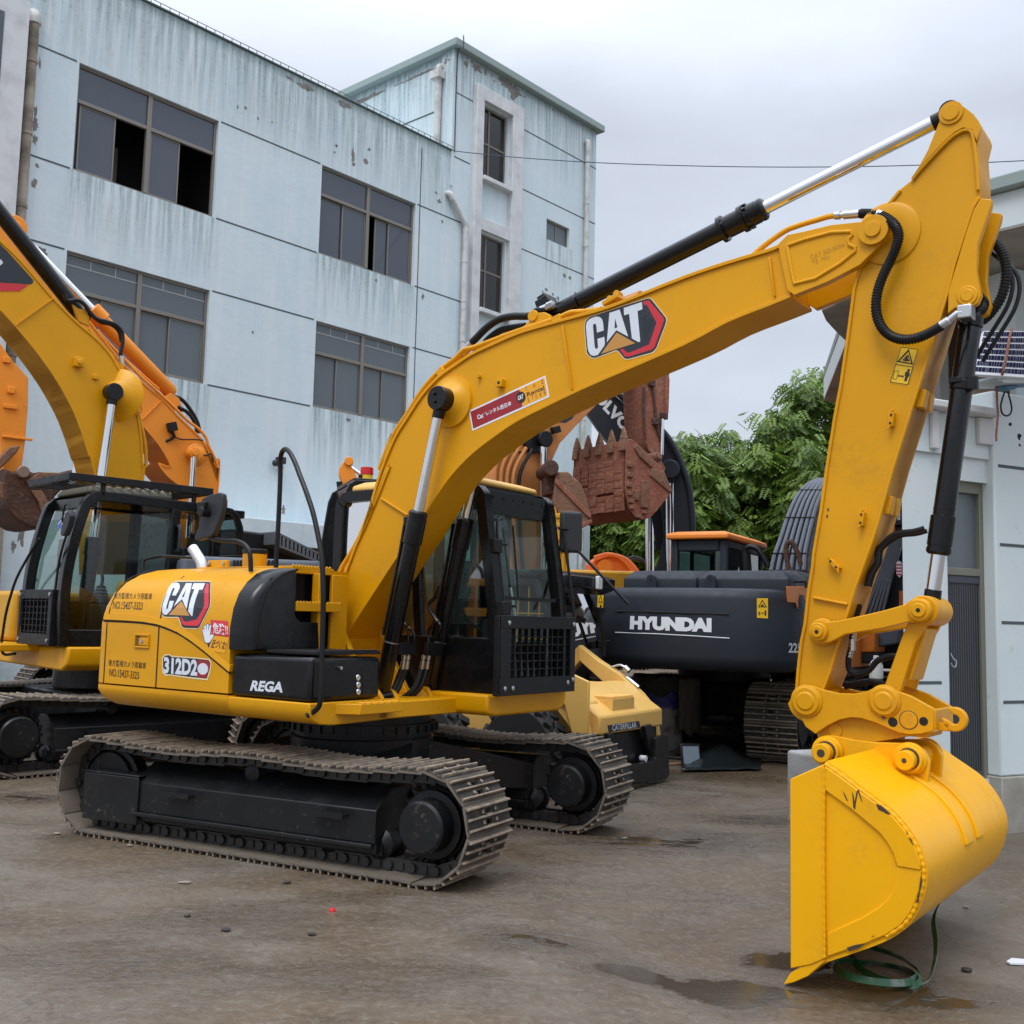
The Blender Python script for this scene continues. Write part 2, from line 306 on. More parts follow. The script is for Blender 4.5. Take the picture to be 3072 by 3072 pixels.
FT0 = sum(B.S(u, v, 0).x for u, v in ((1369, 159), (1358, 453)))/2; FT1 = B.S(1786, 600, 0).x
ZTOW = sum(B.S(u, v, 0).z for u, v in z2((893, 280), (1680, 752)))/2
FB0 = B.S(-330, 1500, 0).x
WALL = mat('pale_blue_render', (.50, .60, .64), .85)
def wall_material(m, ztop, sills):
    n, l, b = nodes(m); oc = objco(m); sx = n.new('ShaderNodeSeparateXYZ'); l.new(oc, sx.inputs[0]); X, Zc = sx.outputs[0], sx.outputs[2]
    st = noise(m, 1, 5, .6, objco(m, (3.2, 3.2, .22))); st2 = noise(m, 1, 5, .65, objco(m, (9, 9, .45))); big = noise(m, .5, 4, .6, oc); blot = noise(m, 2.4, 6, .7, oc, .5)
    c = mixc(m, ramp(m, big, .3, .7), (.52, .63, .675), (.60, .685, .715)); c = mixc(m, ramp(m, st, .45, .75, 0, .6), c, (.70, .745, .76)); c = mixc(m, ramp(m, blot, .55, .75, 0, .28), c, (.44, .53, .56))
    top = ramp(m, Zc, ztop-2.2, ztop-.05); top = math_(m, 'MULTIPLY', top, ramp(m, st2, .36, .62)); tb = ramp(m, math_(m, 'ADD', Zc, math_(m, 'MULTIPLY', st2, .9)), ztop+.05, ztop+.42)
    f = math_(m, 'MAXIMUM', math_(m, 'MULTIPLY', top, .75), math_(m, 'MULTIPLY', tb, .85))
    for f0, f1, zs in sills:                                   # rain streaks running down from the sills
        a = math_(m, 'MULTIPLY', ramp(m, X, f0-.25, f0+.1), ramp(m, X, f1+.25, f1-.1)); d = math_(m, 'MULTIPLY', ramp(m, Zc, zs-1.5, zs-.05), math_(m, 'LESS_THAN', Zc, zs))
        f = math_(m, 'MAXIMUM', f, math_(m, 'MULTIPLY', math_(m, 'MULTIPLY', a, d), ramp(m, st2, .42, .66, 0, .85)))
    base = math_(m, 'MULTIPLY', ramp(m, Zc, 2.6, .2), ramp(m, blot, .35, .6)); f = math_(m, 'MAXIMUM', f, math_(m, 'MULTIPLY', base, .5))
    f = math_(m, 'MAXIMUM', f, math_(m, 'MULTIPLY', ramp(m, st2, .60, .80), .35))
    c = mixc(m, f, c, (.16, .22, .22)); sp = noise(m, 14, 4, .7, oc); c = mixc(m, math_(m, 'MULTIPLY', f, ramp(m, sp, .55, .68)), c, (.07, .085, .085))
    setc(m, c); bump(m, noise(m, 5, 5, .6, oc), .25, .03)
    return m
wall_material(WALL, ZROOF, [(W3L[0], W3L[1], W3L[2]), (W3R[0], W3R[1], W3R[2]), (W2L[0], W2L[1], W2L[2]), (W2R[0], W2R[1], W2R[2])])
WALLT = wall_material(mat('pale_blue_tower_render', (.5, .6, .64), .85), ZTOW, [(WSM[0], WSM[1], WSM[2])])
PEEL = mat('bare_grey_render', (.20, .19, .17), .9); setc(PEEL, mixc(PEEL, ramp(PEEL, noise(PEEL, 6, 5), .4, .65), (.22, .205, .185), (.145, .14, .13)))
bld = tag(empty('concrete_building', B), 'three storey pale blue building with rain stained render and a taller stair tower', 'building')
def holed(m, f0, f1, z0, z1, holes, s=0, dp=.16):
    fs = sorted({f0, f1, *[h[0] for h in holes], *[h[1] for h in holes]}); zs = sorted({z0, z1, *[h[2] for h in holes], *[h[3] for h in holes]})
    fs = [x for x in fs if f0 <= x <= f1]; zs = [x for x in zs if z0 <= x <= z1]
    for i in range(len(fs)-1):
        for j in range(len(zs)-1):
            cf, cz = (fs[i]+fs[i+1])/2, (zs[j]+zs[j+1])/2
            if any(h[0] < cf < h[1] and h[2] < cz < h[3] for h in holes): continue
            m.add([(fs[i], s, zs[j]), (fs[i+1], s, zs[j]), (fs[i+1], s, zs[j+1]), (fs[i], s, zs[j+1])], [(0, 1, 2, 3)])
    for a, b_, c, d in holes:
        m.loops([(a, s, c), (b_, s, c), (b_, s, d), (a, s, d)], [(a, s+dp, c), (b_, s+dp, c), (b_, s+dp, d), (a, s+dp, d)], False)
CAN = B.fz([(745, 1550), (1190, 1565), (1190, 1640)], 0)
OPN = (B.S(640, 1700, 0).x, B.S(1250, 1700, 0).x, .1, 3.0)
w = M(); holed(w, FB0, FT0, 0, ZROOF, [W3L, W3R, W2L, W2R, OPN])
w.bb((FB0, .0, ZROOF-.02), (FT0, .3, ZROOF)); w.add([(FB0, .3, ZROOF), (FT0, .3, ZROOF), (FT0, .3, ZROOF-1), (FB0, .3, ZROOF-1)], [(0, 1, 2, 3)])
w.add([(FB0, .31, ZROOF-1), (FT0, .31, ZROOF-1), (FT0, 12, ZROOF-1), (FB0, 12, ZROOF-1)], [(0, 1, 2, 3)])
w.build('wall', WALL, bld, smooth=0)
t = M(); holed(t, FT0, FT1, 0, ZTOW, [WS1, WS2, WSM])
t.add([(FT0, 0, ZROOF-1), (FT0, 9, ZROOF-1), (FT0, 9, ZTOW), (FT0, 0, ZTOW)], [(0, 1, 2, 3)]); t.add([(FT1, 0, 0), (FT1, 9, 0), (FT1, 9, ZTOW), (FT1, 0, ZTOW)], [(0, 1, 2, 3)])
t.add([(FT0, 9, ZROOF-1), (FT1, 9, 0), (FT1, 9, ZTOW), (FT0, 9, ZTOW)], [(0, 1, 2, 3)]); tw = t.build('stair_tower', WALLT, bld, smooth=0)
c = M(); c.bb((FT0-.18, -.18, ZTOW+.003), (FT1+.18, 9.2, ZTOW+.2)); c.build('roof_slab', mat('mossy_concrete', (.27, .33, .32), .9), tw, .02)
c = M(); c.bb((FT0-.07, -.02, ZROOF-.9), (FT0-.003, .42, ZTOW-.003)); c.build('corner_pilaster', WALLT, tw)
c = M(); c.bb((FB0, -.03, ZROOF+.003), (FT0-.01, .33, ZROOF+.03)); c.build('parapet_coping', mat('dark_coping', (.10, .13, .13), .9), bld)
c = M()
for k in range(60): c.beam((FB0+k*(FT0-FB0)/60, -.02, ZROOF+.03), (FB0+k*(FT0-FB0)/60, -.02, ZROOF+.10), .012, .012)
c.tube([(FB0, -.02, ZROOF+.10), (FT0, -.02, ZROOF+.10)], .009, 5, 1); c.build('lightning_rod', mat('galvanised_wire', (.16, .18, .19), .6), bld)
# scored joints in the render
jm = mat('dark_joint_grey', (.075, .095, .105), .9); j = M()  # plain dark grey of the joints, shared with the wires
def joint(a, b_, z): j.bb((a, -.004, z-.016), (b_, .02, z+.016))
for zz in (*zr3, *zr2):
    pr = [FB0, W3L[0], W3L[1], W3R[0], W3R[1]]
    f_end = B.S(1405, 500, 0).x
    for a, b_ in ((FB0, W3L[0]-.05), (W3L[1]+.05, W3R[0]-.05), (W3R[1]+.05, f_end)): joint(a, b_, zz)
fR0 = B.S(1562, 400, 0).x; fR1 = FT1
for u, v in z2((1253, 725), (1243, 1062), (1230, 1398)): joint(fR0, fR1, B.S(u, v, 0).z)
joint(FT0+.05, B.S(1420, 280, 0).x, B.S(*z2((880, 520))[0], 0).z); joint(FT0+.05, B.S(1410, 470, 0).x, B.S(*z2((868, 883))[0], 0).z)
fj = B.S(*z2((690, 830))[0], 0).x; j.bb((fj-.014, -.004, .1), (fj+.014, .02, ZROOF-.3))
j.build('wall_joint', jm, bld, smooth=0)
j = M(); zz = B.loc(CAM).z
zt = ZTOW-1.45; j.bb((FT0-.012, .3, zt), (FT0+.01, 8.5, zt+.03)); j.build('tower_joint', jm, tw, smooth=0)
# flaking render: bare patches with ragged outlines
def ragged(c, rx, rz, n=18, tilt=0):
    out = []
    for i in range(n):
        a = 2*math.pi*i/n; k = random.uniform(.45, 1.15); x, z = rx*k*math.cos(a), rz*k*math.sin(a); out.append((c[0]+x*math.cos(tilt)-z*math.sin(tilt), c[1]+x*math.sin(tilt)+z*math.cos(tilt)))
    return out
pm = M(); e = 0
def patch(u, v, du, dv, tilt=0, s=0):
    global e
    q = B.S(u, v, s); k = (B.S(u+10, v, s).x-q.x)/10; kz = (q.z-B.S(u, v+10, s).z)/10; e += 1
    pm.prism(ragged((q.x, q.z), du*k, dv*kz, 18, tilt), s-.003-.0002*(e % 9), s+.004)
for x, y, a, b_ in ((1635, 440, 28, 12), (1700, 478, 32, 12), (1750, 500, 30, 12), (200, 705, 22, 40), (195, 790, 18, 34), (200, 640, 10, 50), (195, 1040, 17, 34), (210, 935, 12, 20), (225, 355, 8, 40), (230, 1435, 60, 40), (175, 1385, 30, 18), (1390, 610, 10, 10), (1460, 670, 6, 9), (1540, 690, 5, 7), (1905, 825, 8, 10), (1430, 1880, 7, 9), (155, 105, 16, 14), (228, 140, 6, 18), (1345, 605, 6, 14)):
    q = z1((x, y))[0]; patch(*q, a*.53, b_*.53)
for x, y, a, b_ in ((300, 880, 10, 60), (305, 930, 14, 16), (372, 912, 16, 18), (392, 845, 10, 14), (205, 825, 8, 9), (196, 862, 6, 7), (255, 595, 40, 22), (35, 495, 50, 22), (940, 365, 16, 22), (1000, 385, 32, 24), (1050, 405, 10, 24), (975, 350, 10, 10), (1085, 425, 5, 10), (1160, 470, 44, 30), (1215, 520, 42, 50), (1270, 548, 6, 8), (1430, 620, 5, 7), (1100, 460, 5, 8), (770, 1090, 10, 9), (788, 1140, 14, 14), (805, 1255, 7, 12), (695, 1675, 8, 20), (430, 1585, 8, 10), (1497, 1560, 10, 14), (1527, 1572, 8, 12), (1395, 1640, 10, 10), (1375, 1665, 6, 20), (1430, 1665, 6, 10), (1460, 1690, 8, 14), (1455, 1715, 22, 10)):
    q = z2((x, y))[0]; patch(*q, a*.53, b_*.53)
for u, v, a, b_ in ((770, 1576, 7, 14), (850, 1530, 7, 14), (65, 1600, 14, 40), (40, 1640, 8, 20), (110, 1740, 5, 5), (1045, 1260, 8, 8)): patch(u, v, a, b_)
pm.build('bare_render_patch', PEEL, bld, smooth=0)
pm = M()
for x, y, a, b_ in ((330, 560, 110, 26), (410, 530, 80, 30), (640, 420, 50, 16), (700, 390, 60, 20), (545, 462, 16, 12), (575, 466, 20, 10), (740, 385, 20, 16), (800, 370, 18, 34), (620, 440, 14, 18), (835, 350, 10, 40), (855, 310, 14, 16)):
    u, v = z2((x, y))[0]; q = B.F(u, v, FT0); q1 = B.F(u+10, v, FT0); k = abs(q1.y-q.y)/10; e += 1
    if q.z < ZTOW-.05: pm.fprism(ragged((q.y, min(q.z, ZTOW-.25)), a*.53*k, b_*.53*.0042, 18), FT0-.072 if q.y < .42 else FT0-.004-.0003*e % .003, FT0+.002)
pm.build('bare_render_patch', PEEL, tw, smooth=0)
# windows
CURT = mat('pale_curtain', (.42, .45, .47), .9); CURTY = mat('yellow_curtain', (.55, .46, .20), .9)
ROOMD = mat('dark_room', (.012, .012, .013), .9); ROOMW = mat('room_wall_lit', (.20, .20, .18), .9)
def window(r, panes, trans=.34, bars=(), room=DARK, extra=(), gl=WGL):
    f0, f1, za, zb = r; fr_ = .05; s0, s1 = .07, .13; zt = zb-(zb-za)*trans; fm = (f0+f1)/2; m = M()
    m.bb((f0, s0, za), (f1, s1, za+fr_)); m.bb((f0, s0, zb-fr_), (f1, s1, zb)); m.bb((f0, s0, za+fr_), (f0+fr_, s1, zb-fr_)); m.bb((f1-fr_, s0, za+fr_), (f1, s1, zb-fr_))
    m.bb((fm-.045, s0-.01, za+fr_), (fm+.045, s1+.01, zb-fr_)); m.bb((f0+fr_, s0-.008, zt-.035), (fm-.045, s1, zt+.035)); m.bb((fm+.045, s0-.008, zt-.035), (f1-fr_, s1, zt+.035))
    w_ = m.build('window', ALU, bld, .006)
    for a, b_ in ((f0+fr_, fm-.045), (fm+.045, f1-fr_)):
        p = M(); p.bb((a, .10, zt+.035), (b_, .108, zb-fr_)); p.build('transom_pane', gl, w_, smooth=0)
    k = 0
    for a, b_, sd in panes:                                    # sliding sashes, given as fractions of the width
        a = f0+fr_+a*(f1-f0-2*fr_); b_ = f0+fr_+b_*(f1-f0-2*fr_); k += 1; p = M(); e_ = .032
        p.bb((a, sd, za+fr_), (b_, sd+.03, za+fr_+e_)); p.bb((a, sd, zt-.035-e_), (b_, sd+.03, zt-.035)); p.bb((a, sd, za+fr_+e_), (a+e_, sd+.03, zt-.035-e_)); p.bb((b_-e_, sd, za+fr_+e_), (b_, sd+.03, zt-.035-e_))
        sa = p.build('sash', ALU, w_, .004); p = M(); p.bb((a+e_, sd+.012, za+fr_+e_), (b_-e_, sd+.018, zt-.035-e_)); p.build('pane', gl, sa, smooth=0)
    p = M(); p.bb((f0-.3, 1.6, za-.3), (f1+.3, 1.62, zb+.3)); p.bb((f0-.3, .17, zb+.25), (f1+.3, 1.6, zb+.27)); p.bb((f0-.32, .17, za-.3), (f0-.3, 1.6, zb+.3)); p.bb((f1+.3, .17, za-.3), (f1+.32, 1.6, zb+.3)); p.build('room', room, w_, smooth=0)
    for (a, b_, c_, d_, s_, th_, mt, nm) in extra:
        p = M(); p.bb((f0+a*(f1-f0), s_, za+c_*(zb-za)), (f0+b_*(f1-f0), s_+th_, za+d_*(zb-za))); p.build(nm, mt, w_)
    return w_
window(W3L, [(.02, .27, .10), (.0, .275, .13), (.52, .745, .10), (.49, .72, .13)], .34, room=ROOMD, extra=[(.30, .5, .02, .62, 1.2, .05, ROOMW, 'inner_wall')])
window(W3R, [(.0, .26, .13), (.235, .485, .10), (.60, .78, .13), (.74, 1, .10)], .32, room=ROOMD)
w2l = window(W2L, [(.0, .27, .13), (.24, .495, .10), (.505, .76, .13), (.735, 1, .10)], .36, gl=WGL2)
w2r = window(W2R, [(.0, .25, .13), (.23, .495, .10), (.505, .76, .13), (.735, 1, .10)], .36, gl=WGL2)
for r, w_ in ((W2L, w2l), (W2R, w2r)):                         # pale lines taped on the upper lights
    p = M(); f0, f1, za, zb = r; zl = zb-(zb-za)*.12
    for a, b_ in ((f0+.05, (f0+f1)/2-.045), ((f0+f1)/2+.045, f1-.05)):
        p.bb((a, .094, zl-.010), (b_, .098, zl+.010))
        for k in (.33, .68): p.bb((a+(b_-a)*k-.01, .0925, zl+.011), (a+(b_-a)*k+.01, .097, zb-.055))
    p.build('glazing_line', mat('putty_grey', (.36, .39, .40), .7), w_, smooth=0)
def stair_window(r, cut):
    f0, f1, za, zb = r; m = M(); s0, s1 = .08, .13; e_ = .045; fm = f0+(f1-f0)*.36; zm = za+(zb-za)*cut
    m.bb((f0, s0, za), (f1, s1, za+e_)); m.bb((f0, s0, zb-e_), (f1, s1, zb)); m.bb((f0, s0, za+e_), (f0+e_, s1, zb-e_)); m.bb((f1-e_, s0, za+e_), (f1, s1, zb-e_)); m.bb((fm-.03, s0, za+e_), (fm+.03, s1, zb-e_)); m.bb((f0+e_, s0-.005, zm-.03), (f1-e_, s1-.005, zm+.03))
    w_ = m.build('window', mat('brown_window_frame', (.15, .12, .095), .5), tw, .005)
    for a, b_ in ((f0+e_, fm-.03), (fm+.03, f1-e_)):
        for c_, d_ in ((za+e_, zm-.03), (zm+.03, zb-e_)): p = M(); p.bb((a, .10, c_), (b_, .106, d_)); p.build('pane', GLS, w_, smooth=0)
    p = M(); p.bb((f0-.2, 1.2, za-.2), (f1+.2, 1.22, zb+.2)); p.build('room', ROOMD, w_)
    return w_, fm
def curtain(w_, f0, f1, z0, z1, mt, n=14, pinch=0):
    m = M(); rows = []
    for j_ in range(12):
        t_ = j_/11; k = 1-pinch*math.exp(-((t_-.42)/.16)**2); row = []
        for i in range(n*4+1):
            x = i/(n*4); row.append((f0+(f1-f0)*(1-k+k*x), .22+.03*math.sin(x*n*2*math.pi/2+t_), z1+(z0-z1)*t_))
        rows.append(row)
    m.loft(rows, False, False); m.build('curtain', mt, w_, smooth=80)
wa, fm = stair_window(WS1, .5); curtain(wa, fm+.03, WS1[0]+(WS1[1]-WS1[0])*.62, WS1[2]+.05, WS1[3]-.05, CURT, 5, .2); curtain(wa, WS1[0]+(WS1[1]-WS1[0])*.63, WS1[1]-.05, WS1[2]+.05, WS1[3]-.05, CURTY, 4)
wb, fm = stair_window(WS2, .52); curtain(wb, WS2[0]+.05, fm-.03, WS2[2]+.05, WS2[3]-.05, CURT, 5, .25); curtain(wb, fm+.03, WS2[1]-.05, WS2[2]+.05, WS2[3]-.05, CURT, 6, .15)
m = M(); f0, f1, za, zb = WSM
for a, b_ in ((f0, f0+.04), ((f0+f1)/2-.02, (f0+f1)/2+.02), (f1-.04, f1)): m.bb((a, .08, za), (b_, .12, zb))
for a, b_ in ((za, za+.04), (zb-.04, zb)): m.bb((f0+.04, .083, a), (f1-.04, .118, b_))
wm = m.build('window', ALU, tw); p = M(); p.bb((f0+.04, .10, za+.04), (f1-.04, .105, zb-.04)); p.build('pane', WGL2, wm, smooth=0)
# white surround of the stair windows
TF = [B.S(u, v, 0).x for u, v in z2((985, 480), (1250, 620))]; ztr = B.S(*z2((990, 480))[0], 0).z
m = M(); f0, f1 = TF; fa, fb = WS1[0]-.06, WS1[1]+.06
m.bb((f0, -.14, .2), (fa, .02, ztr)); m.bb((fb, -.14, .2), (f1, .02, ztr)); m.bb((fa, -.137, WS1[3]+.04), (fb, .02, ztr-.003)); m.bb((fa, -.10, WS2[3]+.04), (fb, .02, WS2[3]+.36))
m.build('window_surround', WHITEP, tw, .01)
m = M(); m.bb((fa, -.2, WS1[2]-.12), (fb, .02, WS1[2]-.01)); m.bb((fa, -.2, WS2[2]-.16), (fb, .02, WS2[2]-.05)); m.build('window_sill', WHITEP, tw, .01)
# white bay at the far left of the wall, with its own dark window strip
FL1 = B.S(52, 200, 0).x; ztl = B.S(40, 20, 0).z
m = M(); m.bb((FB0, -.35, 0), (FL1, .0, ztl)); m.build('white_bay', WHITEP, bld, .01)
m = M(); m.bb((FB0, -.36, ztl-5.4), (FL1-.42, -.345, ztl-.35)); m.build('bay_window', WGL, bld)
# down pipes
def pipe(name, pts, r, mt, par, clips):
    m = M(); m.tube(pts, r, 12, 1 if len(pts) == 2 else 3)
    for zc in clips: m.cyl((pts[-1][0] if zc < pts[-1][2] else pts[0][0], -.09, zc-.03), (pts[-1][0] if zc < pts[-1][2] else pts[0][0], -.09, zc+.03), r*1.18)
    return m.build(name, mt, par)
q = B.S(103, 60, -.1); q2 = B.S(65, 620, -.1); fp = (q.x+q2.x)/2
m = M(); m.cyl((fp, -.1, .5), (fp, -.1, q.z-.05), .085)
for k in range(7): zc = q.z-.75-k*1.3; m.cyl((fp, -.1, zc-.03), (fp, -.1, zc+.03), .10)
m.build('down_pipe', PVCB, bld); m = M(); m.tube([(fp, -.1, q.z-.06), (fp, -.1, q.z+.06), (fp, -.05, q.z+.13), (fp, .04, q.z+.13)], .1, 12); m.build('pipe_elbow', PVC, bld)
q = B.S(1352, 585, -.1); q2 = B.S(1397, 680, -.1)
m = M(); m.tube([(q.x-.05, .05, q.z+.05), (q.x, -.08, q.z+.03), (q.x+.08, -.1, q.z-.12)], .075, 12); m.tube([(q.x+.06, -.1, q.z-.08), (q2.x-.03, -.1, q2.z+.06)], .068, 12, 1); m.tube([(q2.x-.05, -.1, q2.z+.1), (q2.x, -.1, q2.z-.02), (q2.x, -.1, q2.z-.16)], .075, 12); m.cyl((q2.x, -.1, .3), (q2.x, -.1, q2.z-.1), .068)
for k in range(6): zc = q2.z-.9-k*1.0; m.cyl((q2.x, -.1, zc-.03), (q2.x, -.1, zc+.03), .078)
m.build('down_pipe', PVC, bld)
q = B.S(*z2((1630, 800))[0], -.1)
m = M(); m.tube([(q.x, .05, q.z), (q.x, -.07, q.z), (q.x, -.1, q.z-.08), (q.x, -.1, q.z-.3)], .075, 12); m.cyl((q.x, -.1, .3), (q.x, -.1, q.z-.25), .068)
for k in range(9): zc = q.z-.6-k*1.25; m.cyl((q.x, -.1, zc-.03), (q.x, -.1, zc+.03), .078)
m.build('down_pipe', PVC, tw)
q = B.F(*z2((795, 430))[0], FT0-.1); m = M(); m.cyl((FT0-.16, q.y, ZROOF-1), (FT0-.16, q.y, q.z-.1), .085); m.bb((FT0-.32, q.y-.16, q.z-.12), (FT0-.01, q.y+.16, q.z+.08)); m.tube([(FT0-.16, q.y, q.z), (FT0-.16, q.y, q.z+.2), (FT0-.02, q.y, q.z+.26)], .085, 12); m.build('down_pipe', PVC, tw)
m = M(); m.tube([(FT0+.03, -.03, ZROOF), (FT0+.03, -.03, ZTOW-.1), (FT0+.03, -.22, ZTOW-.05), (FT0+.03, -.22, ZTOW+.3), (FT0+.15, -.1, ZTOW+.3)], .014, 6, 2); m.build('lightning_cable', mat('iron_wire', (.05, .05, .055), .6), tw)
# concrete canopy over the dark workshop opening
m = M(); za, zb = B.S(900, 1620, 0).z-.25, B.S(900, 1560, 0).z; m.bb((B.S(690, 1600, -1.2).x, -1.3, za), (OPN[1]+1.2, 0, zb-.2)); m.build('entrance_canopy', WALL, bld, .01)
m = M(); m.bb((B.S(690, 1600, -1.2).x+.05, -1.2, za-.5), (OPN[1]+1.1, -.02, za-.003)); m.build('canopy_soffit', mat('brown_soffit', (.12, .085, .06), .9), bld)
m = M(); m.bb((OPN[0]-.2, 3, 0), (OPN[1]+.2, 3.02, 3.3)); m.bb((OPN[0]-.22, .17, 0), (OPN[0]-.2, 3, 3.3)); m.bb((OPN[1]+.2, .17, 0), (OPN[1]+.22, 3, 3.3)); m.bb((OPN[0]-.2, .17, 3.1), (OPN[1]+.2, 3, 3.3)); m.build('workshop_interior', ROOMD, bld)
# floodlight camera on the wall
q = B.S(835, 1390, -.1); lampo = Fr(*B.wor((q.x, 0, 0)).xy, B.th); fl = tag(empty('security_camera', Fr(*B.wor((q.x, -.002, 0)).xy, B.th, q.z)), 'small black security camera on a white bracket fixed to the blue wall', 'camera')
m = M(); m.bb((.0, -.10, -.12), (.16, -.002, -.03)); m.build('bracket', WHITEP, fl, .01); m = M(); m.bb((-.06, -.24, -.02), (.10, -.06, .13)); m.lathe((-.10, -.2, -.02), (-.10, -.06, 0), [(0, .06), (.1, .07)], 14); m.build('camera_body', PLAST, fl, .02)
m = M(); m.tube([(.10, -.02, -.12), (.11, -.012, -1.0), (.14, -.012, -1.72)], .008, 5); m.build('cable', jm, fl)
# ------------------------------------------------------------------ crawler tracks (shared by all machines)
SHOE = {}
def shoe_mesh(width, pitch=.1715):
    key = (width, pitch)
    if key in SHOE: return SHOE[key]
    m = M(); k = pitch/.1715; w2 = width/2
    prof = [(-.090, -.004), (-.082, .006), (-.066, .009), (-.060, .029), (-.052, .029), (-.047, .009), (-.004, .009), (.001, .029), (.009, .029), (.014, .009), (.054, .009), (.060, .031), (.069, .031), (.076, .006), (.086, -.005), (.078, -.010), (-.078, -.009)]
    prof = [(a*k, z) for a, z in prof]
    def part(sel, s0, s1): m.prism([prof[i] for i in sel], s0, s1)
    part(range(17), -w2, -.03); part(range(17), .03, w2)       # two mud slots stay open in the middle
    m.prism([(-.090*k, -.004), (-.082*k, .006), (-.066*k, .009), (-.060*k, .029), (-.052*k, .029), (-.045*k, .009), (-.045*k, -.009), (-.078*k, -.009)], -.03, .03)
    m.prism([(-.012*k, -.009), (-.012*k, .009), (-.004*k, .009), (.001*k, .029), (.009*k, .029), (.020*k, .009), (.020*k, -.009)], -.03, .03)
    m.prism([(.048*k, -.009), (.048*k, .009), (.054*k, .009), (.060*k, .031), (.069*k, .031), (.076*k, .006), (.086*k, -.005), (.078*k, -.010)], -.03, .03)
    for a in (-.026*k, .034*k):
        for s in (-.075, .075): m.cyl((a, s, .005), (a, s, .020), .013, seg=6)
    me = m.mesh('track_shoe', 30); me.materials.append(TRK); SHOE[key] = me; return me
def stadium(x0, x1, r, zc, n, sag=.0):                          # closed belt path, n equally spaced stations
    L = x1-x0; P = 2*L+2*math.pi*r; out = []
    for i in range(n):
        d = P*i/n
        if d < L: out.append((x0+d, zc-r, 1, 0))
        elif d < L+math.pi*r: a = -math.pi/2+(d-L)/r; out.append((x1+r*math.cos(a), zc+r*math.sin(a), -math.sin(a), math.cos(a)))
        elif d < 2*L+math.pi*r:
            t = d-L-math.pi*r; q = t/L; out.append((x1-t, zc+r-sag*math.sin(q*2*math.pi)**2-.35*sag*math.sin(q*math.pi), -1, 0))
        else: a = math.pi/2+(d-2*L-math.pi*r)/r; out.append((x0+r*math.cos(a), zc+r*math.sin(a), -math.sin(a), math.cos(a)))
    return out
def make_track(root, ang, sc, w, x0, x1, r, n, near, sag=.03, frame_col=MUDF, drive='front', shoes=True, cover=False, off=(0, 0, 0)):
    """one crawler assembly; ang = heading relative to the machine, sc = side offset, near = -1 or 1: which side faces outwards"""
    R = Matrix.Rotation(ang, 4, 'Z'); zc = r+.032; P = 2*(x1-x0)+2*math.pi*r; pitch = P/n
    def put(ob): ob.matrix_local = Matrix.Translation(off) @ R @ Matrix.Translation((0, sc, 0)); return ob
    ch = M(); st = stadium(x0, x1, r-.045, zc, n, sag)
    for i, (x, z, tx, tz) in enumerate(st):
        Rm = Matrix(((tx, 0, -tz), (0, 1, 0), (tz, 0, tx)))
        for s in (-.075, .075): ch.box((x, s, z), (pitch*.99, .032, .075), Rm)
        ch.box((x, 0, z), (.05, .20, .045), Rm)
        hx = V((x, 0, z))+V((tx, 0, tz))*pitch*.5
        ch.cyl(hx+V((0, -.112, 0)), hx+V((0, .112, 0)), .030, seg=8)
    trk = put(ch.build('crawler_track', mat('chain_steel', (.022, .02, .019), .45) if 'chain_steel' not in bpy.data.materials else bpy.data.materials['chain_steel'], root, smooth=25))
    sm = shoe_mesh(w, round(pitch, 4))
    for x, z, tx, tz in stadium(x0, x1, r, zc, n, sag):
        o = bpy.data.objects.new('track_shoe', sm); COL.objects.link(o); o.parent = trk
        nx, nz = tz, -tx                                       # outward
        o.matrix_local = Matrix(((tx, 0, nx, x), (0, -1, 0, 0), (tz, 0, nz, z), (0, 0, 0, 1)))
    # frame between the wheels, with sloping top
    fr_ = M(); k = near; o_ = .20 if w < .55 else .22
    sec = [(k*o_, zc-.14), (k*o_, zc+.055), (k*.03, zc+.17), (-k*o_*.6, zc+.17), (-k*o_, zc+.10), (-k*o_, zc-.14)]
    xa, xb = x0+.36, x1-.34
    fr_.loops([(xa, a, z) for a, z in sec], [(xb, a, z) for a, z in sec])
    fr_.bb((xa+.02, k*(o_+.001), zc-.165), (xb-.01, k*(o_+.03), zc-.138)); fr_.bb((xa+.02, k*(o_-.05), zc-.20), (xb, k*(o_-.01), zc-.14))
    fr = put(fr_.build('track_frame', frame_col, root, .006))
    st_ = M()
    for q in (.16, .78):
        xq = xa+(xb-xa)*q; st_.bb((xq, k*(o_+.001), zc+.008), (xq+.24, k*(o_+.06), zc+.018)); st_.bb((xq, k*(o_+.06), zc-.004), (xq+.24, k*(o_+.066), zc+.030))
        for i in range(10): st_.bb((xq+i*.025, k*(o_+.0605), zc+.030), (xq+i*.025+.012, k*(o_+.0655), zc+.038))
    s_ = st_.build('frame_step', frame_col, fr)
    xi, xd = (x0, x1) if drive == 'front' else (x1, x0); sg = 1 if xd > xi else -1
    g_ = M(); g_.bb((xi-sg*.10, k*(o_-.002), zc-.23), (xi+sg*.42, k*(o_+.018), zc+.085)); g_.bb((xi-sg*.10, k*(o_-.15), zc+.086), (xi+sg*.42, k*(o_+.018), zc+.10)); put(g_.build('idler_guard', frame_col, root, .008))
    i_ = M(); i_.lathe((xi, -.12, zc), (xi, .12, zc), [(0, .05), (.03, .05), (.031, r-.10), (.07, r-.10), (.08, r-.07), (.16, r-.07), (.17, r-.10), (.209, r-.10), (.21, .05), (.24, .05)], 36); put(i_.build('idler_wheel', MUDF, root))
    s_ = M(); ns = 21; pr = []
    for i in range(ns*4):
        a = 2*math.pi*i/(ns*4); rr = (r-.045, r-.045, r-.10, r-.10)[i % 4]; pr.append((xd+rr*math.cos(a), zc+rr*math.sin(a)))
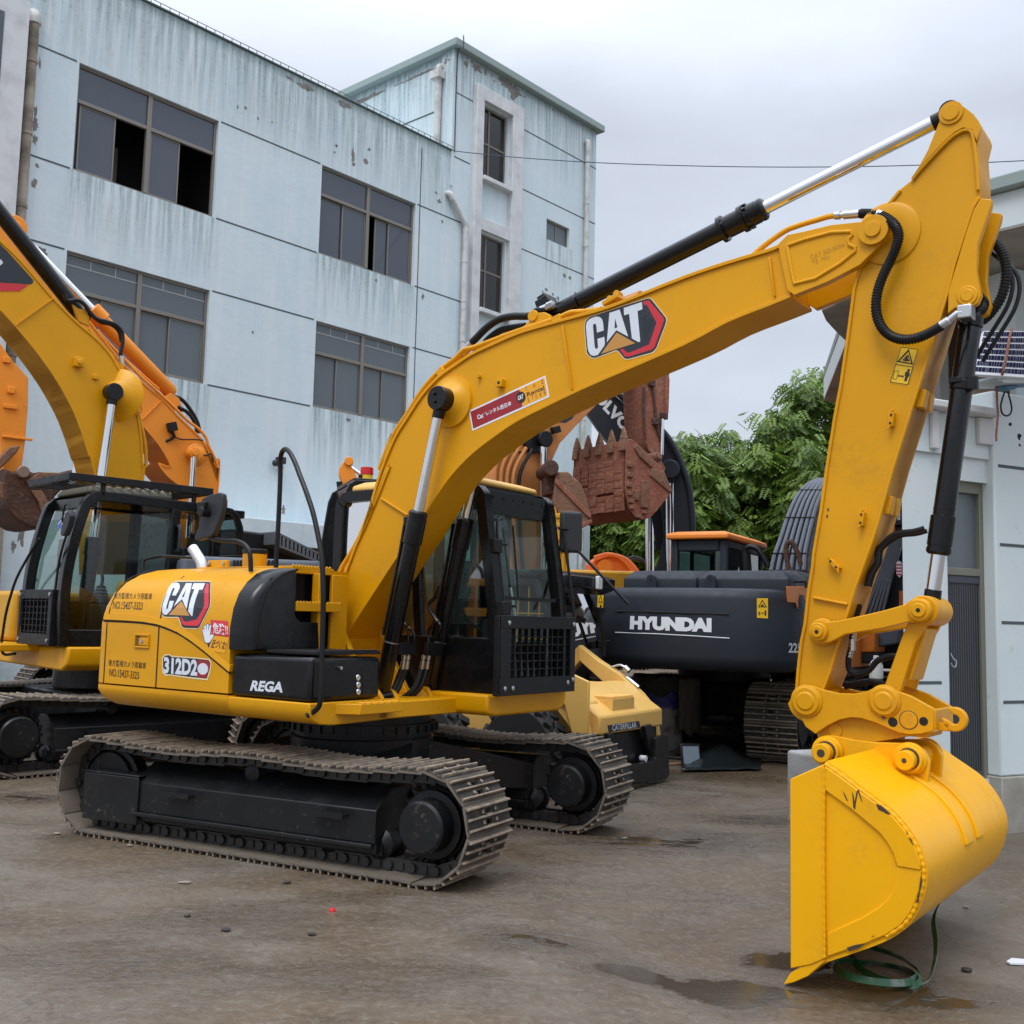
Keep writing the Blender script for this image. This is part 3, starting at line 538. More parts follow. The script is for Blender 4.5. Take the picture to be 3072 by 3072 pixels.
    s_.prism(pr, -.025, .025); sp = put(s_.build('sprocket', MUDF, root, .004))
    d_ = M(); d_.lathe((xd, k*.02, zc), (xd, k*(o_+.06), zc), [(0, r-.10), (.05, r-.10), (.06, r-.115), (.10, r-.115), (.105, r-.155), (o_+.02, r-.16), (o_+.035, r-.175)], 40)
    put(d_.build('final_drive', MUDF, root))
    if cover:
        b_ = M(); rb = r-.09
        for i in range(20):
            a = 2*math.pi*i/20; b_.cyl((xd+rb*.93*math.cos(a), k*.10, zc+rb*.93*math.sin(a)), (xd+rb*.93*math.cos(a), k*.16, zc+rb*.93*math.sin(a)), .022, seg=6)
        b_.lathe((xd, k*.05, zc), (xd, k*.12, zc), [(0, rb), (.055, rb), (.07, rb*.97)], 40); put(b_.build('drive_cover', BLKM, root))
    for i in range(6):
        xr = x0+.42+(x1-x0-.80)*i/5; m = M(); m.lathe((xr, -.13, zc-r+.155), (xr, .13, zc-r+.155), [(0, .05), (.02, .07), (.04, .095), (.07, .095), (.075, .075), (.185, .075), (.19, .095), (.22, .095), (.24, .07), (.26, .05)], 20)
        m.bb((xr-.055, k*.12, zc-r+.10), (xr+.055, k*(o_-.055), zc-.15)); put(m.build('track_roller', MUDF, root))
    for q in ((.48,) if n < 45 else (.3, .7)):
        xr = x0+(x1-x0)*q; m = M(); m.lathe((xr, -.10, zc+r-.135), (xr, .15, zc+r-.135), [(0, .04), (.01, .06), (.22, .06), (.235, .045)], 18); m.bb((xr-.05, -.05, zc+.10), (xr+.05, .03, zc+r-.17)); put(m.build('carrier_roller', MUDF, root))
    return trk

# ------------------------------------------------------------------ the main yellow excavator
_tf = V((math.cos(.484687), -math.sin(.484687), 0)); _ts = V((math.sin(.484687), math.cos(.484687), 0)); _C = _tf*-4.716+_ts*6.685
E1 = Fr(_C.x, _C.y, -.623156)
ex = tag(empty('crawler_excavator', E1), 'foremost yellow excavator, its boom arching right to a wide toothless bucket', 'excavator')
ANG = .623156-.484687
tr = dict(w=.5, x0=-1.385, x1=1.30, r=.312, n=43)
make_track(ex, ANG, -.995, near=-1, **tr); make_track(ex, ANG, .995, near=-1, **tr)
m = M(); R_ = Matrix.Rotation(ANG, 3, 'Z')
for sx in (-1, 1):
    for sy in (-1, 1):
        A = [R_ @ V(p) for p in ((sx*.25, sy*.15, .36), (sx*.50, sy*.10, .36), (sx*.50, sy*.10, .68), (sx*.25, sy*.15, .68))]; Bq = [R_ @ V(p) for p in ((sx*.66, sy*.83, .28), (sx*1.0, sy*.83, .28), (sx*1.0, sy*.83, .48), (sx*.66, sy*.83, .48))]
        m.loops(A, Bq)
m.cyl((0, 0, .36), (0, 0, .70), .52, seg=32); m.build('car_body', MUDF, ex, .01)
m = M(); m.lathe((0, 0, .70), (0, 0, .90), [(0, .50), (.03, .50), (.03, .54), (.10, .54), (.10, .50), (.2, .50)], 48)
for i in range(36): a = i*math.pi/18; m.box((.545*math.cos(a), .545*math.sin(a), .765), (.02, .03, .05), Matrix.Rotation(a, 3, 'Z'))
m.build('swing_bearing', MUDF, ex)
# --- body: rounded hood and counterweight. plan outline inset by a profile of height
SIDE = -1.22
def inset(z): 
    T = [(.86, .20), (.88, .10), (.92, .035), (.98, .0), (1.0, .0), (1.46, 0), (1.58, .02), (1.68, .06), (1.76, .125), (1.82, .205), (1.855, .30), (1.872, .42)]
    for (a, b), (c, d) in zip(T, T[1:]):
        if z <= c: t = max(0, (z-a)/(c-a)); return b+(d-b)*t
    return T[-1][1]
def plan(d, f1, rear=-1.70, side=1.22, round_=.13, bulge=.36, both=True):
    """outline counter-clockwise from front right, going round the rear, inset by d"""
    out = []; s = side-d; r0 = round_-d*.3
    out.append((f1, -s)); fr0 = rear+d
    fc = -(1.62-.05)+d*.9
    n = 8
    for i in range(n+1):
        a = i/n*math.pi/2; out.append((fc+r0-r0*math.sin(a)*1.0, -(s-r0)-r0*math.cos(a)))
    for i in range(1, 12):
        q = -1+2*i/12; out.append((fc-bulge*(1-q*q), q*(s-r0)))
    for i in range(n+1):
        a = i/n*math.pi/2; out.append((fc+r0-r0*math.cos(a), (s-r0)+r0*math.sin(a)))
    out += [(-.70, s), (-.70, .22), (f1, .22)]; return out
def shell(zs, f1, off=0, **k): return [[(a, b, z) for a, b in plan(inset(z)+off, f1, **k)] for z in zs]
HZ = [1.03, 1.1, 1.2, 1.3, 1.4, 1.46, 1.52, 1.58, 1.63, 1.68, 1.72, 1.76, 1.79, 1.82, 1.84, 1.855, 1.866, 1.872]
m = M(); m.loft(shell(HZ, -.06)); m.build('engine_hood', YEL, ex, smooth=40)
m = M(); m.loft(shell([.865, .872, .88, .90, .92, .95, .98, 1.0, 1.012, 1.018], -.06, 0)); bz = m.build('counterweight_base', YEL, ex, smooth=50)
# lower frame from the counterweight to the front right corner
m = M(); prof = [(-.55, .875), (-1.02, .868), (-1.13, .88), (-1.185, .905), (-1.21, .94), (-1.22, .975), (-1.22, 1.012), (-.55, 1.012)]
m.loops([(-.063, a, z) for a, z in prof], [(.695, a, z) for a, z in prof]); m.bb((-.06, -.6, .88), (.70, .6, .99)); m.build('swing_frame', YEL, ex, .008)
# seams of the side panels: narrow dark gaps following the hood's surface
def side(z, o=.0): return -(1.22-inset(z))-o
def seam(m, pts, w=.006):
    P = spline([(a, 0, z) for a, z in pts], 8) if len(pts) > 2 else [V((pts[0][0]+(pts[1][0]-pts[0][0])*i/14, 0, pts[0][1]+(pts[1][1]-pts[0][1])*i/14)) for i in range(15)]
    for i in range(len(P)-1):
        d = (P[i+1]-P[i]).normalized(); nx, nz = -d.z*w, d.x*w; a, b = P[i], P[i+1]
        q = [(a.x-nx, side(a.z, .0025), a.z-nz), (b.x-nx, side(b.z, .0025), b.z-nz), (b.x+nx, side(b.z, .0025), b.z+nz), (a.x+nx, side(a.z, .0025), a.z+nz)]
        m.loops(q, [(x, y+.012, z) for x, y, z in q])
zd = Zm(250, 1650, 500)
def SD(*p): return E1.fz(zd(*p), SIDE)
gapm = mat('panel_gap', (.02, .012, .004), .8)
sf = E1.S(*zd((862, 1200))[0], SIDE).x; sr = E1.S(*zd((255, 1200))[0], SIDE).x
m = M(); seam(m, [(sf, 1.03), (sf, 1.866)]); seam(m, [(sr, 1.03), (sr, 1.86)], .005)
mid = E1.fz(zd((160, 800), (250, 818), (500, 830), (700, 845), (860, 872), (960, 905), (1100, 965), (1250, 1060), (1400, 1175), (1550, 1300), (1700, 1425)), SIDE); mid[0] = (-1.455, mid[0][1]); seam(m, mid, .009); m.build('panel_seam', gapm, ex, smooth=0)
m = M(); zl = mid
for i in range(len(zl)-1):                                      # upper hood stands a little proud of the doors
    (a, za), (b, zb) = zl[i], zl[i+1]; q = [(a, SIDE-.010, za+.008), (b, SIDE-.010, zb+.008), (b, SIDE-.002, zb+.05), (a, SIDE-.002, za+.05)]; m.loops(q, [(x, y+.03, z) for x, y, z in q])
m.build('hood_lip', YEL, ex)
# door latch
q0 = E1.S(*zd((605, 970))[0], SIDE); q1 = E1.S(*zd((765, 1140))[0], SIDE); m = M(); a0, a1, b0, b1 = q0.x, q1.x, q1.z, q0.z; tk = .012
m.bb((a0, SIDE-.012, b0), (a1, SIDE+.002, b0+tk)); m.bb((a0, SIDE-.012, b1-tk), (a1, SIDE+.002, b1)); m.bb((a0, SIDE-.012, b0+tk), (a0+tk, SIDE+.002, b1-tk)); m.bb((a1-tk, SIDE-.012, b0+tk), (a1, SIDE+.002, b1-tk)); m.bb((a0+.055, SIDE-.010, b0+.02), (a1-tk-.004, SIDE+.002, b1-.03)); lt = m.build('door_latch', YEL, ex, .003)
m = M(); m.bb((a0+tk, SIDE-.003, b0+tk), (a0+.055, SIDE+.001, b1-tk)); m.build('latch_recess', mat('recess_ochre', (.16, .075, .004), .7), lt); m = M(); m.cyl(((a0+a1)/2+.01, SIDE-.016, (b0+b1)/2), ((a0+a1)/2+.01, SIDE-.009, (b0+b1)/2), .014, seg=14); m.build('lock_barrel', STEEL, lt)
# black side of the step well
zk = Zm(650, 1750, 500); zh = Zm(600, 1300, 700)
m = M(); hz = [1.315, 1.4, 1.46, 1.52, 1.58, 1.63, 1.68, 1.72, 1.76, 1.79, 1.82, 1.845, 1.86]
def ring(z): o = 1.235-inset(z); return [(-.055, -o, z), (.05, -o, z), (.085, -o+.012, z), (.115, -o+.05, z), (.125, -o+.10, z), (.125, -.84, z), (.10, -.84, z), (-.055, -.84, z)]
m.loft([ring(z) for z in hz]); m.fprism([(-.84, 1.315), (-.60, 1.315), (-.62, 1.50), (-.79, 1.505), (-.825, 1.53), (-.84, 1.56)], .095, .125); m.build('step_side_panel', BLK, ex, .012, smooth=50, seg=3)
m = M(); m.bb((-.3, -.9, 1.3), (-.05, -.35, 1.84)); m.bb((-.05, -.56, 1.3), (.0, -.30, 1.84)); m.build('step_well_back', BLKM, ex)
def tread(name, f0, f1, s0, s1, z, t=.045):
    m = M(); m.bb((f0, s0, z-t), (f1, s1, z)); n = int((s1-s0)/.028)
    for i in range(n): a = s0+(s1-s0)*i/n; m.add([(f1-.012, a, z), (f1, a, z), (f1, a+.014, z+.012), (f1-.012, a+.014, z+.012), (f1-.012, a+.026, z), (f1, a+.026, z)], [(0, 1, 2, 3), (3, 2, 5, 4), (1, 5, 2), (0, 3, 4)])
    return m.build(name, YEL, ex, .004)
tread('step_tread', -.16, .13, -.83, -.40, 1.635, .06); tread('step_tread', -.2, .04, -.80, -.42, 1.885, .05)
m = M(); m.bb((.03, -.60, 1.30), (.10, -.555, 1.84)); m.bb((.02, -.42, 1.05), (.05, -.26, 1.84)); m.build('step_post', YEL, ex, .005)
m = M(); m.bb((-1.0, -.78, 1.86), (-.06, -.30, 1.885)); m.build('deck_plate', YEL, ex, .004)
# toolbox
m = M(); m.bb((-.045, -1.215, 1.018), (.690, -.585, 1.288)); tb = m.build('tool_box', BLK, ex, .03, smooth=50, seg=3)
m = M(); m.bb((.20, -1.14, 1.302), (.66, -.56, 1.325))
for i in range(26): m.bb((.62, -1.12+i*.021, 1.325), (.655, -1.11+i*.021, 1.333))
m.build('tool_box_step', BLKM, tb, .003)
lt = [E1.F(u, v, .69) for u, v in Zm(1050, 1900, 400)((110, 640), (115, 745), (115, 845))]; st = [E1.F(u, v, .69) for u, v in Zm(1050, 1900, 400)((235, 635), (240, 740), (240, 840))]
for a, b in zip(lt, st):
    m = M(); m.bb((.6915, b.y-.04, b.z-.017), (.694, b.y+.045, b.z+.017)); m.build('latch_slot', DARK, tb, .001); m = M(); m.cyl((.690, a.y, a.z), (.700, a.y, a.z), .02, seg=14); m.build('latch_knob', CHR, tb, .004)
b = E1.F(*Zm(650, 1750, 500)((1415, 980))[0], .69); m = M(); m.cyl((.69, b.y, b.z), (.715, b.y, b.z), .011, seg=12); m.build('bolt', STEEL, tb)
# handrail hooped from the hood to the front corner
hp = [(*q, ) for q in E1.fz(zk((1100, 1530), (1130, 1500), (1195, 1450), (1228, 1370), (1240, 1200), (1250, 800), (1262, 300))+zh((1040, 1330), (1018, 1050), (975, 850), (920, 650), (850, 470), (790, 340), (740, 235), (690, 155), (650, 122), (618, 118), (585, 145), (562, 200), (552, 300), (545, 500), (530, 800), (512, 1105)), -1.17)]
m = M(); P = [(a, -1.19, z) for a, z in hp]; P[0] = (P[0][0], -1.215, P[0][2]); P = [(a, s+.14*max(0, min(1, (i-7)/12)), z) for i, (a, s, z) in enumerate(P)]
# the far foot stands on the hood, so read it again on its own plane
m.tube(P, .0165, 10, 3); m.build('hand_rail', BLKM, ex)
mm = Zm(0, 1350, 800)
P = [(a, -1.0, z) for a, z in E1.fz(mm((1470, 440), (1460, 520), (1475, 585), (1530, 635), (1610, 655), (1710, 660), (1775, 690), (1810, 750), (1818, 880)), -1.0)]
m = M(); m.tube(P, .0165, 10, 3); arm = m.build('mirror_arm', BLKM, ex)
pts = [(a, z) for a, z in E1.fz(mm((1412, 635), (1445, 560), (1462, 480), (1460, 375), (1475, 350), (1520, 328), (1595, 308), (1618, 320), (1622, 400), (1600, 500), (1560, 600), (1535, 628), (1440, 655), (1418, 650)), -1.02)]
m = M(); m.prism(pts, -1.03, -.985); mr_ = m.build('mirror', PLAST, ex, .012, seg=3); tag(mr_, 'black rear view mirror housing'); m = M(); q = E1.S(*mm((1490, 450))[0], -1.05); m.cyl((q.x, -1.10, q.z), (q.x, -1.02, q.z), .035, seg=14); m.bb((q.x-.05, -1.09, q.z+.02), (q.x+.03, -1.05, q.z+.07)); m.build('mirror_clamp', BLKM, mr_, .006)
# exhaust stack, bracket and handle on the hood
q = [E1.S(u, v, -.55) for u, v in mm((1395, 712), (1425, 760), (1455, 810), (1468, 870))]; m = M(); m.tube([(p.x, -.55, p.z) for p in q], .042, 16, 4); m.build('exhaust_pipe', mat('bright_steel', (.7, .7, .72), .35, .9), ex)
a, b = E1.S(*mm((1503, 800))[0], -.5), E1.S(*mm((1640, 850))[0], -.5); m = M(); m.bb((a.x, -.5, b.z), (b.x, -.47, a.z)); m.bb((a.x, -.5, b.z-.03), (b.x, -.3, b.z)); br = m.build('hood_bracket', YEL, ex, .003)
for t in (.13, .87): m = M(); m.cyl((a.x+(b.x-a.x)*t, -.515, a.z-.025), (a.x+(b.x-a.x)*t, -.50, a.z-.025), .014, seg=8); m.build('bolt', STEEL, br)
P = [(p.x, -.7, p.z) for p in (E1.S(u, v, -.7) for u, v in mm((1042, 870), (1042, 815), (1065, 788), (1175, 770)))]; m = M(); m.tube(P+[(P[-1][0]+.1, -.4, P[-1][2])], .011, 8, 3); m.build('hood_handle', BLKM, ex)
a, b = E1.S(*zh((372, 1000))[0], -.62), E1.S(*zh((500, 1105))[0], -.62); m = M(); r = (b.x-a.x)/2; m.cyl(((a.x+b.x)/2, -.6, b.z-.03), ((a.x+b.x)/2, -.6, a.z), r, seg=24); fc = m.build('filler_neck', YEL, ex, .005); m = M(); m.cyl(((a.x+b.x)/2, -.6, a.z), ((a.x+b.x)/2, -.6, a.z+.035), r*1.04, seg=24); m.build('filler_cap', BLKM, fc, .006)

# ------------------------------------------------------------------ boom
ZA = Zm(2048, 200, 1024); ZB = Zm(1100, 900, 800); ZC = Zm(2300, 1000, 772); ZD = Zm(2200, 1700, 872); ZE = Zm(1000, 1350, 800); ZG = Zm(2300, 2150, 772)
BN = -.165
up_px = zh((1065, 1560), (1080, 1480), (1150, 1300), (1230, 1110), (1300, 925), (1390, 730), (1480, 500), (1560, 260))+ZB((40, 1490), (108, 1250), (205, 1010), (295, 862), (405, 695), (525, 565), (645, 478), (765, 400), (925, 325), (1100, 250), (1300, 190), (1500, 135), (1700, 80), (1900, 8))+ZA((0, 1205), (250, 1120), (480, 1052), (560, 1020))
lo_px = ZA((610, 1285), (480, 1338), (250, 1430), (0, 1562))+ZB((1700, 565), (1500, 655), (1300, 752), (1100, 852), (950, 950), (800, 1062), (700, 1152), (600, 1262), (520, 1372), (450, 1480), (395, 1570))+ZE((560, 610), (425, 805))+zh((1400, 1350), (1230, 1610), (1150, 1740))
UP = sp2(E1.fz(up_px, BN), 3); LO = sp2(E1.fz(lo_px, BN), 3)
foot = E1.S(1000, 1905, BN)
outl = UP+LO+[(foot.x+.12, foot.z-.09), (foot.x, foot.z-.13), (foot.x-.1, foot.z-.06)]
m = M(); m.prism(outl, BN+.012, -BN-.012); m.strip(UP, BN-.004, -BN+.004, .022); m.strip(LO, BN-.004, -BN+.004, .022); boom = m.build('boom', YEL, ex, .004)
m = M()
for a, b in (((1418, 185), (1487, 652)), ((102, 1435), (292, 1558))):
    p, q = [E1.S(*ZB(x)[0], BN) for x in (a, b)]; m.beam((p.x, BN+.009, p.z), (q.x, BN+.009, q.z), .012, .032, (0, 1, 0))
p, q = [E1.S(*ZA(x)[0], BN) for x in ((490, 1078), (520, 1300))]; m.beam((p.x, BN+.009, p.z), (q.x, BN+.009, q.z), .012, .03, (0, 1, 0))
p, q = [E1.S(*zh(x)[0], BN) for x in ((1100, 1530), (1210, 1605))]; m.beam((p.x, BN+.009, p.z), (q.x, BN+.009, q.z), .012, .03, (0, 1, 0))
m.build('weld_bead', YEL, boom, .004)
# cast boom nose with its sunk panel
nose = E1.fz(ZA((548, 1010), (600, 958), (680, 942), (850, 902), (1040, 882)), BN); nb = E1.fz(ZA((1010, 1128), (830, 1222), (640, 1298), (600, 1270), (575, 1150)), BN)
pc = E1.S(*ZA((1093, 937))[0], BN); re = E1.S(*ZA((1182, 937))[0], BN).x-pc.x
arc = circ((pc.x, pc.z), re*1.02, 12, math.radians(110), math.radians(-50)); NO = nose+arc+nb
m = M(); m.prism(NO, BN-.022, BN+.03); m.prism(NO, -BN-.03, -BN+.022)
pk = E1.fz(ZA((600, 1020), (700, 985), (850, 945), (960, 940), (968, 960), (945, 985), (950, 1015), (985, 1030), (985, 1050), (900, 1120), (760, 1205), (640, 1235), (622, 1150)), BN); pk3 = [(a, BN-.024, z) for a, z in pk]; pk3.append(pk3[0])
m.tube(pk3, .011, 8, 1)
m.cyl((pc.x, BN-.05, pc.z), (pc.x, -BN+.05, pc.z), re*.98, seg=40); m.cyl((pc.x, BN-.062, pc.z), (pc.x, -BN+.062, pc.z), re*.5, seg=32); m.build('boom_nose', YEL, boom, .006)
m = M(); m.bb((0, 0, 0), (.001, .001, .001)); 
qd = lambda zf, fr, s, *p: [fr.S(*zf(x)[0], s) for x in p]
def lift(qs, s): return [(q.x, s, q.z) for q in qs]
text('casting_number', 'CAT 303-9099', lift(qd(ZA, E1, BN-.024, (725, 1090), (918, 1018), (912, 996), (720, 1066)), BN-.0245), mat('raised_casting', (.52, .255, .004), .5), boom)
text('casting_mark', 'YE  NU', lift(qd(ZA, E1, BN-.024, (732, 1120), (832, 1082), (828, 1060), (728, 1096)), BN-.0245), bpy.data.materials['raised_casting'], boom)
# cylinder boss on the boom and clamp blocks
bp = E1.S(1323.6, 1197, -.27); bc = E1.S(*ZB((640, 735))[0], BN)
m = M(); m.lathe((bp.x, BN+.02, bp.z), (bp.x, BN-.12, bp.z), [(0, .185), (.03, .18), (.032, .165), (.05, .125), (.085, .09), (.09, .08)], 40); m.lathe((bp.x, -BN-.02, bp.z), (bp.x, -BN+.12, bp.z), [(0, .185), (.03, .18), (.05, .125), (.085, .09)], 40); m.build('cylinder_boss', YEL, boom, smooth=50)
def block(x, y, zf, s, w=.045, h=.05, par=None, y_=YEL):
    q = E1.S(*zf((x, y))[0], s); m = M(); m.bb((q.x-w/2, s-.03, q.z-h/2), (q.x+w/2, s+.014, q.z+h/2)); o = m.build('clamp_block', y_, par, .004); m = M(); m.cyl((q.x, s-.033, q.z), (q.x, s-.029, q.z), .010, seg=10); m.build('bolt_hole', DARK, o)
block(975, 605, ZB, BN, .05, .055, boom); q = E1.S(*ZB((815, 555))[0], BN); m = M(); m.bb((q.x-.012, BN-.02, q.z-.008), (q.x+.012, BN+.014, q.z+.008)); m.build('lug', YEL, boom)
# hydraulic pipes along the back of the boom
def pipeline(px, s, r, name, mt=YEL, par=None, n=3, zoff=0):
    m = M(); m.tube([(a, s, z+zoff) for a, z in E1.fz(px, s)], r, 10, n); return m.build(name, mt, par or boom)
pl = zh((1050, 1560), (1090, 1430), (1130, 1290), (1160, 1140), (1230, 1020), (1320, 860), (1400, 660), (1480, 420), (1600, 0))+ZB((90, 1230), (190, 985), (290, 830), (400, 655), (520, 520), (640, 425), (705, 362), (770, 345), (920, 290), (1080, 230), (1300, 160), (1400, 125), (1480, 90), (1560, 85), (1700, 65))
pipeline(pl, -.125, .017, 'hydraulic_pipe'); m = M(); P = [(a, -.06, z+.02) for a, z in E1.fz(pl, -.125)]; m.tube(P, .017, 10, 3); m.build('hydraulic_pipe', YEL, boom)
for x, y in ((545, 510), (1385, 132)):
    q = E1.S(*ZB((x, y))[0], -.125); m = M(); m.box((q.x, -.09, q.z-.01), (.07, .12, .05), Matrix.Rotation(-.8 if x < 600 else -.3, 3, 'Y')); m.build('pipe_clamp', YEL, boom, .005)
q = E1.S(*ZB((1780, 10))[0], -.12); m = M(); m.box((q.x, -.10, q.z+.005), (.12, .11, .03), Matrix.Rotation(-.35, 3, 'Y')); m.cyl((q.x-.02, -.13, q.z+.02), (q.x-.02, -.07, q.z+.02), .02); m.cyl((q.x+.03, -.13, q.z+.045), (q.x+.03, -.07, q.z+.045), .022); m.build('pipe_clamp', YEL, boom, .004)
pp = ZA((390, 1075), (480, 1000), (580, 930), (640, 905), (700, 885), (760, 868), (820, 850), (865, 843)); pipeline(pp, -.10, .016, 'hydraulic_pipe')
q0, q1 = E1.S(*ZA((862, 843))[0], -.10), E1.S(*ZA((1000, 833))[0], -.10); m = M(); m.lathe((q0.x, -.1, q0.z), (q1.x, -.1, q1.z), [(0, .022), (.03, .024), (.031, .016), (.05, .016), (.051, .024), ((V((q1.x, 0, q1.z))-V((q0.x, 0, q0.z))).length, .024)], 12); m.build('hose_fitting', STEEL, boom)
def coil_hose(pts, r, name, par, rib=True):
    P = spline(pts, 10); m = M(); m.tube(P, r*.86, 10, 1)
    if rib:
        acc = 0; last = P[0]
        for i in range(1, len(P)-1):
            acc += (P[i]-last).length; last = P[i]
            if acc > .0115:
                acc = 0; t = (P[i+1]-P[i-1]).normalized(); m.lathe(P[i]-t*.0035, P[i]+t*.0035, [(0, r*.84), (.001, r), (.006, r), (.007, r*.84)], 12)
    return m.build(name, RUB, par)
hh = ZA((1000, 832), (1060, 833), (1120, 843), (1170, 870), (1205, 905), (1222, 960), (1205, 1030), (1175, 1100), (1140, 1170), (1110, 1250), (1095, 1330), (1100, 1410), (1130, 1480), (1180, 1525), (1250, 1545), (1330, 1535), (1400, 1505), (1470, 1465))
ff = [-.10, -.11, -.14, -.19, -.22, -.22, -.215]+[-.205]*6+[-.20]*5
coil_hose([E1.S(u, v, s) for (u, v), s in zip(hh, ff)], .028, 'coil_wrapped_hose', boom)
q = E1.S(*ZA((1115, 843))[0], -.13); m = M(); m.cyl(q+V((-.012, 0, .006)), q+V((.012, 0, -.006)), .033, seg=16); m.build('hose_clamp', STEEL, boom)
q = [E1.S(*ZA(x)[0], -.2) for x in ((1455, 1470), (1510, 1435), (1555, 1400), (1590, 1395))]; m = M(); m.tube(q, .021, 12, 3); m.cyl(q[0], q[1], .026, seg=12); e_ = E1.S(*ZA((1605, 1395))[0], -.17); m.box(e_, (.07, .1, .07)); m.build('hose_fitting', STEEL, boom, .006)
far = [E1.S(u, v, .16) for u, v in ZA((1715, 965), (1770, 1000), (1810, 1060), (1830, 1140), (1825, 1230), (1795, 1320), (1740, 1400), (1690, 1445))]; coil_hose(far, .028, 'coil_wrapped_hose', boom)
for k in (0, 1):
    P = [E1.S(u, v, .20) for u, v in ZA((1715, 1030), (1790, 1085), (1850, 1150), (1868, 1240), (1840, 1350), (1770, 1470), (1700, 1580), (1660, 1650))]; m = M(); m.tube([p+V((k*.03, .02*k, -.02*k)) for p in P], .012, 8, 4); m.build('grease_hose', RUB, boom)
# ------------------------------------------------------------------ boom markings
ZL = Zm(1740, 870, 280)
def decal(name, zf, pts, s, mt, par, lift_=.002, rnd=0, fr=E1):
    P = fr.fz(zf(*pts), s); P = sp2(P, rnd, True) if rnd else P
    m = M(); m.prism(P, s-lift_, s-lift_+.0016); return m.build(name, mt, par, smooth=0)
SB = BN+.012
def logo(zf, par, s, K):
    """black badge, white letters, tan triangle and red hexagon side, traced separately for each badge"""
    decal('badge_edge', zf, K['edge'], s, PINK, par, .0018); decal('badge', zf, K['badge'], s, LOGOK, par, .0026); decal('badge_red', zf, K['red'], s, RED, par, .0034)
    if 'red2' in K: decal('badge_red', zf, K['red2'], s, DKRED, par, .0034)
    for nm in ('C', 'A', 'T'): decal('badge_letter', zf, K[nm], s, GREYW, par, .0034)
    decal('badge_letter_gap', zf, K['gap'], s, LOGOK, par, .0042); decal('badge_triangle', zf, K['tri'], s, TAN, par, .0034)
    m = M()
    for x, y in K['hex']:
        P = fr_hex(zf, x, y, K['hr'], s)
        m.prism(P, s-.0033, s-.0024)
    m.build('badge_mesh', GREY, par, smooth=0)
def fr_hex(zf, x, y, r, s): return E1.fz(zf(*[(x+r*math.cos(i*math.pi/3+.3), y+r*math.sin(i*math.pi/3+.3)) for i in range(6)]), s)
LB = dict(edge=[(85, 740), (115, 630), (200, 555), (480, 460), (1000, 290), (1380, 165), (1440, 160), (1500, 195), (1790, 560), (1808, 620), (1800, 680), (1600, 1210), (1540, 1290), (1480, 1320), (1010, 1445), (960, 1450), (905, 1425), (780, 1275), (740, 1270), (330, 1420), (250, 1420), (160, 1360), (130, 1290)],
 badge=[(98, 740), (125, 640), (205, 565), (480, 475), (1000, 303), (1390, 180), (1440, 178), (1480, 200), (1775, 570), (1788, 625), (1780, 680), (1585, 1200), (1530, 1265), (1470, 1300), (1010, 1425), (960, 1428), (915, 1405), (790, 1255), (740, 1245), (330, 1402), (250, 1400), (175, 1345), (145, 1280)],
 red=[(1310, 245), (1430, 215), (1740, 585), (1745, 640), (1545, 1190), (1490, 1235), (1000, 1385), (935, 1375), (830, 1240), (890, 1215), (985, 1300), (1050, 1290), (1435, 1130), (1450, 1090), (1590, 680), (1390, 310), (1325, 310)],
 C=[(125, 745), (150, 660), (215, 595), (330, 550), (410, 560), (460, 605), (482, 680), (498, 838), (358, 885), (345, 745), (330, 705), (300, 700), (278, 720), (275, 770), (308, 1170), (325, 1215), (355, 1218), (380, 1190), (366, 1015), (508, 970), (522, 1110), (505, 1160), (375, 1345), (290, 1368), (225, 1345), (185, 1280), (165, 1200)],
 A=[(615, 475), (825, 405), (1000, 965), (758, 835), (560, 1085)], gap=[(733, 590), (780, 772), (722, 798)],
 T=[(908, 375), (1285, 250), (1298, 400), (1195, 440), (1252, 1070), (1215, 1080), (1080, 1005), (1022, 495), (920, 527)], tri=[(765, 882), (1148, 1102), (440, 1325)],
 hex=[(x, y) for r_, (x0, y0, n_) in enumerate(((1355, 540, 1), (1305, 595, 2), (1425, 625, 2), (1318, 665, 4), (1325, 735, 3), (1330, 800, 3), (1340, 870, 2), (1345, 945, 2), (1355, 1015, 1))) for i in range(n_) for x, y in [(x0+i*58, y0+i*18)]], hr=24)
logo(ZL, boom, SB, LB)
ZS = Zm(1390, 1100, 280)
decal('sign_border', ZS, [(118, 915), (1700, 183), (1785, 625), (192, 1332)], SB, WHT, boom, .0018); decal('sign_red', ZS, [(150, 935), (1162, 470), (1232, 828), (210, 1285)], SB, DKRED, boom, .0026); decal('sign_orange', ZS, [(1166, 468), (1680, 230), (1748, 600), (1238, 826)], SB, DORG, boom, .0026)
cpt = [(1197+97*math.cos(i*math.pi/12), 635+120*math.sin(i*math.pi/12)) for i in range(24)]; decal('sign_roundel', ZS, cpt, SB, INK, boom, .0034)
def words(s_, zf, s, mt, par, P, bold=0, lf=.003, fr=E1, name='lettering', shear=0): return text(name, s_, lift(qd(zf, fr, s, *P), s-lf), mt, par, bold, shear)
words('CAT', ZS, SB, WHT, boom, ((1140, 705), (1255, 655), (1245, 565), (1130, 615)), .05, .0042); decal('sign_triangle', ZS, [(1172, 695), (1212, 645), (1240, 662)], SB, TAN, boom, .0048)
words('Cat', ZS, SB, WHT, boom, ((300, 1098), (425, 1050), (410, 955), (285, 1005)), .03); words('®', ZS, SB, WHT, boom, ((428, 985), (446, 978), (440, 950), (422, 957)))
words('レンタル西日本', ZS, SB, WHT, boom, ((485, 1015), (1010, 800), (990, 705), (465, 930)), .02)
words('Rental', ZS, SB, INK, boom, ((1330, 625), (1690, 475), (1668, 390), (1310, 540)), .02)
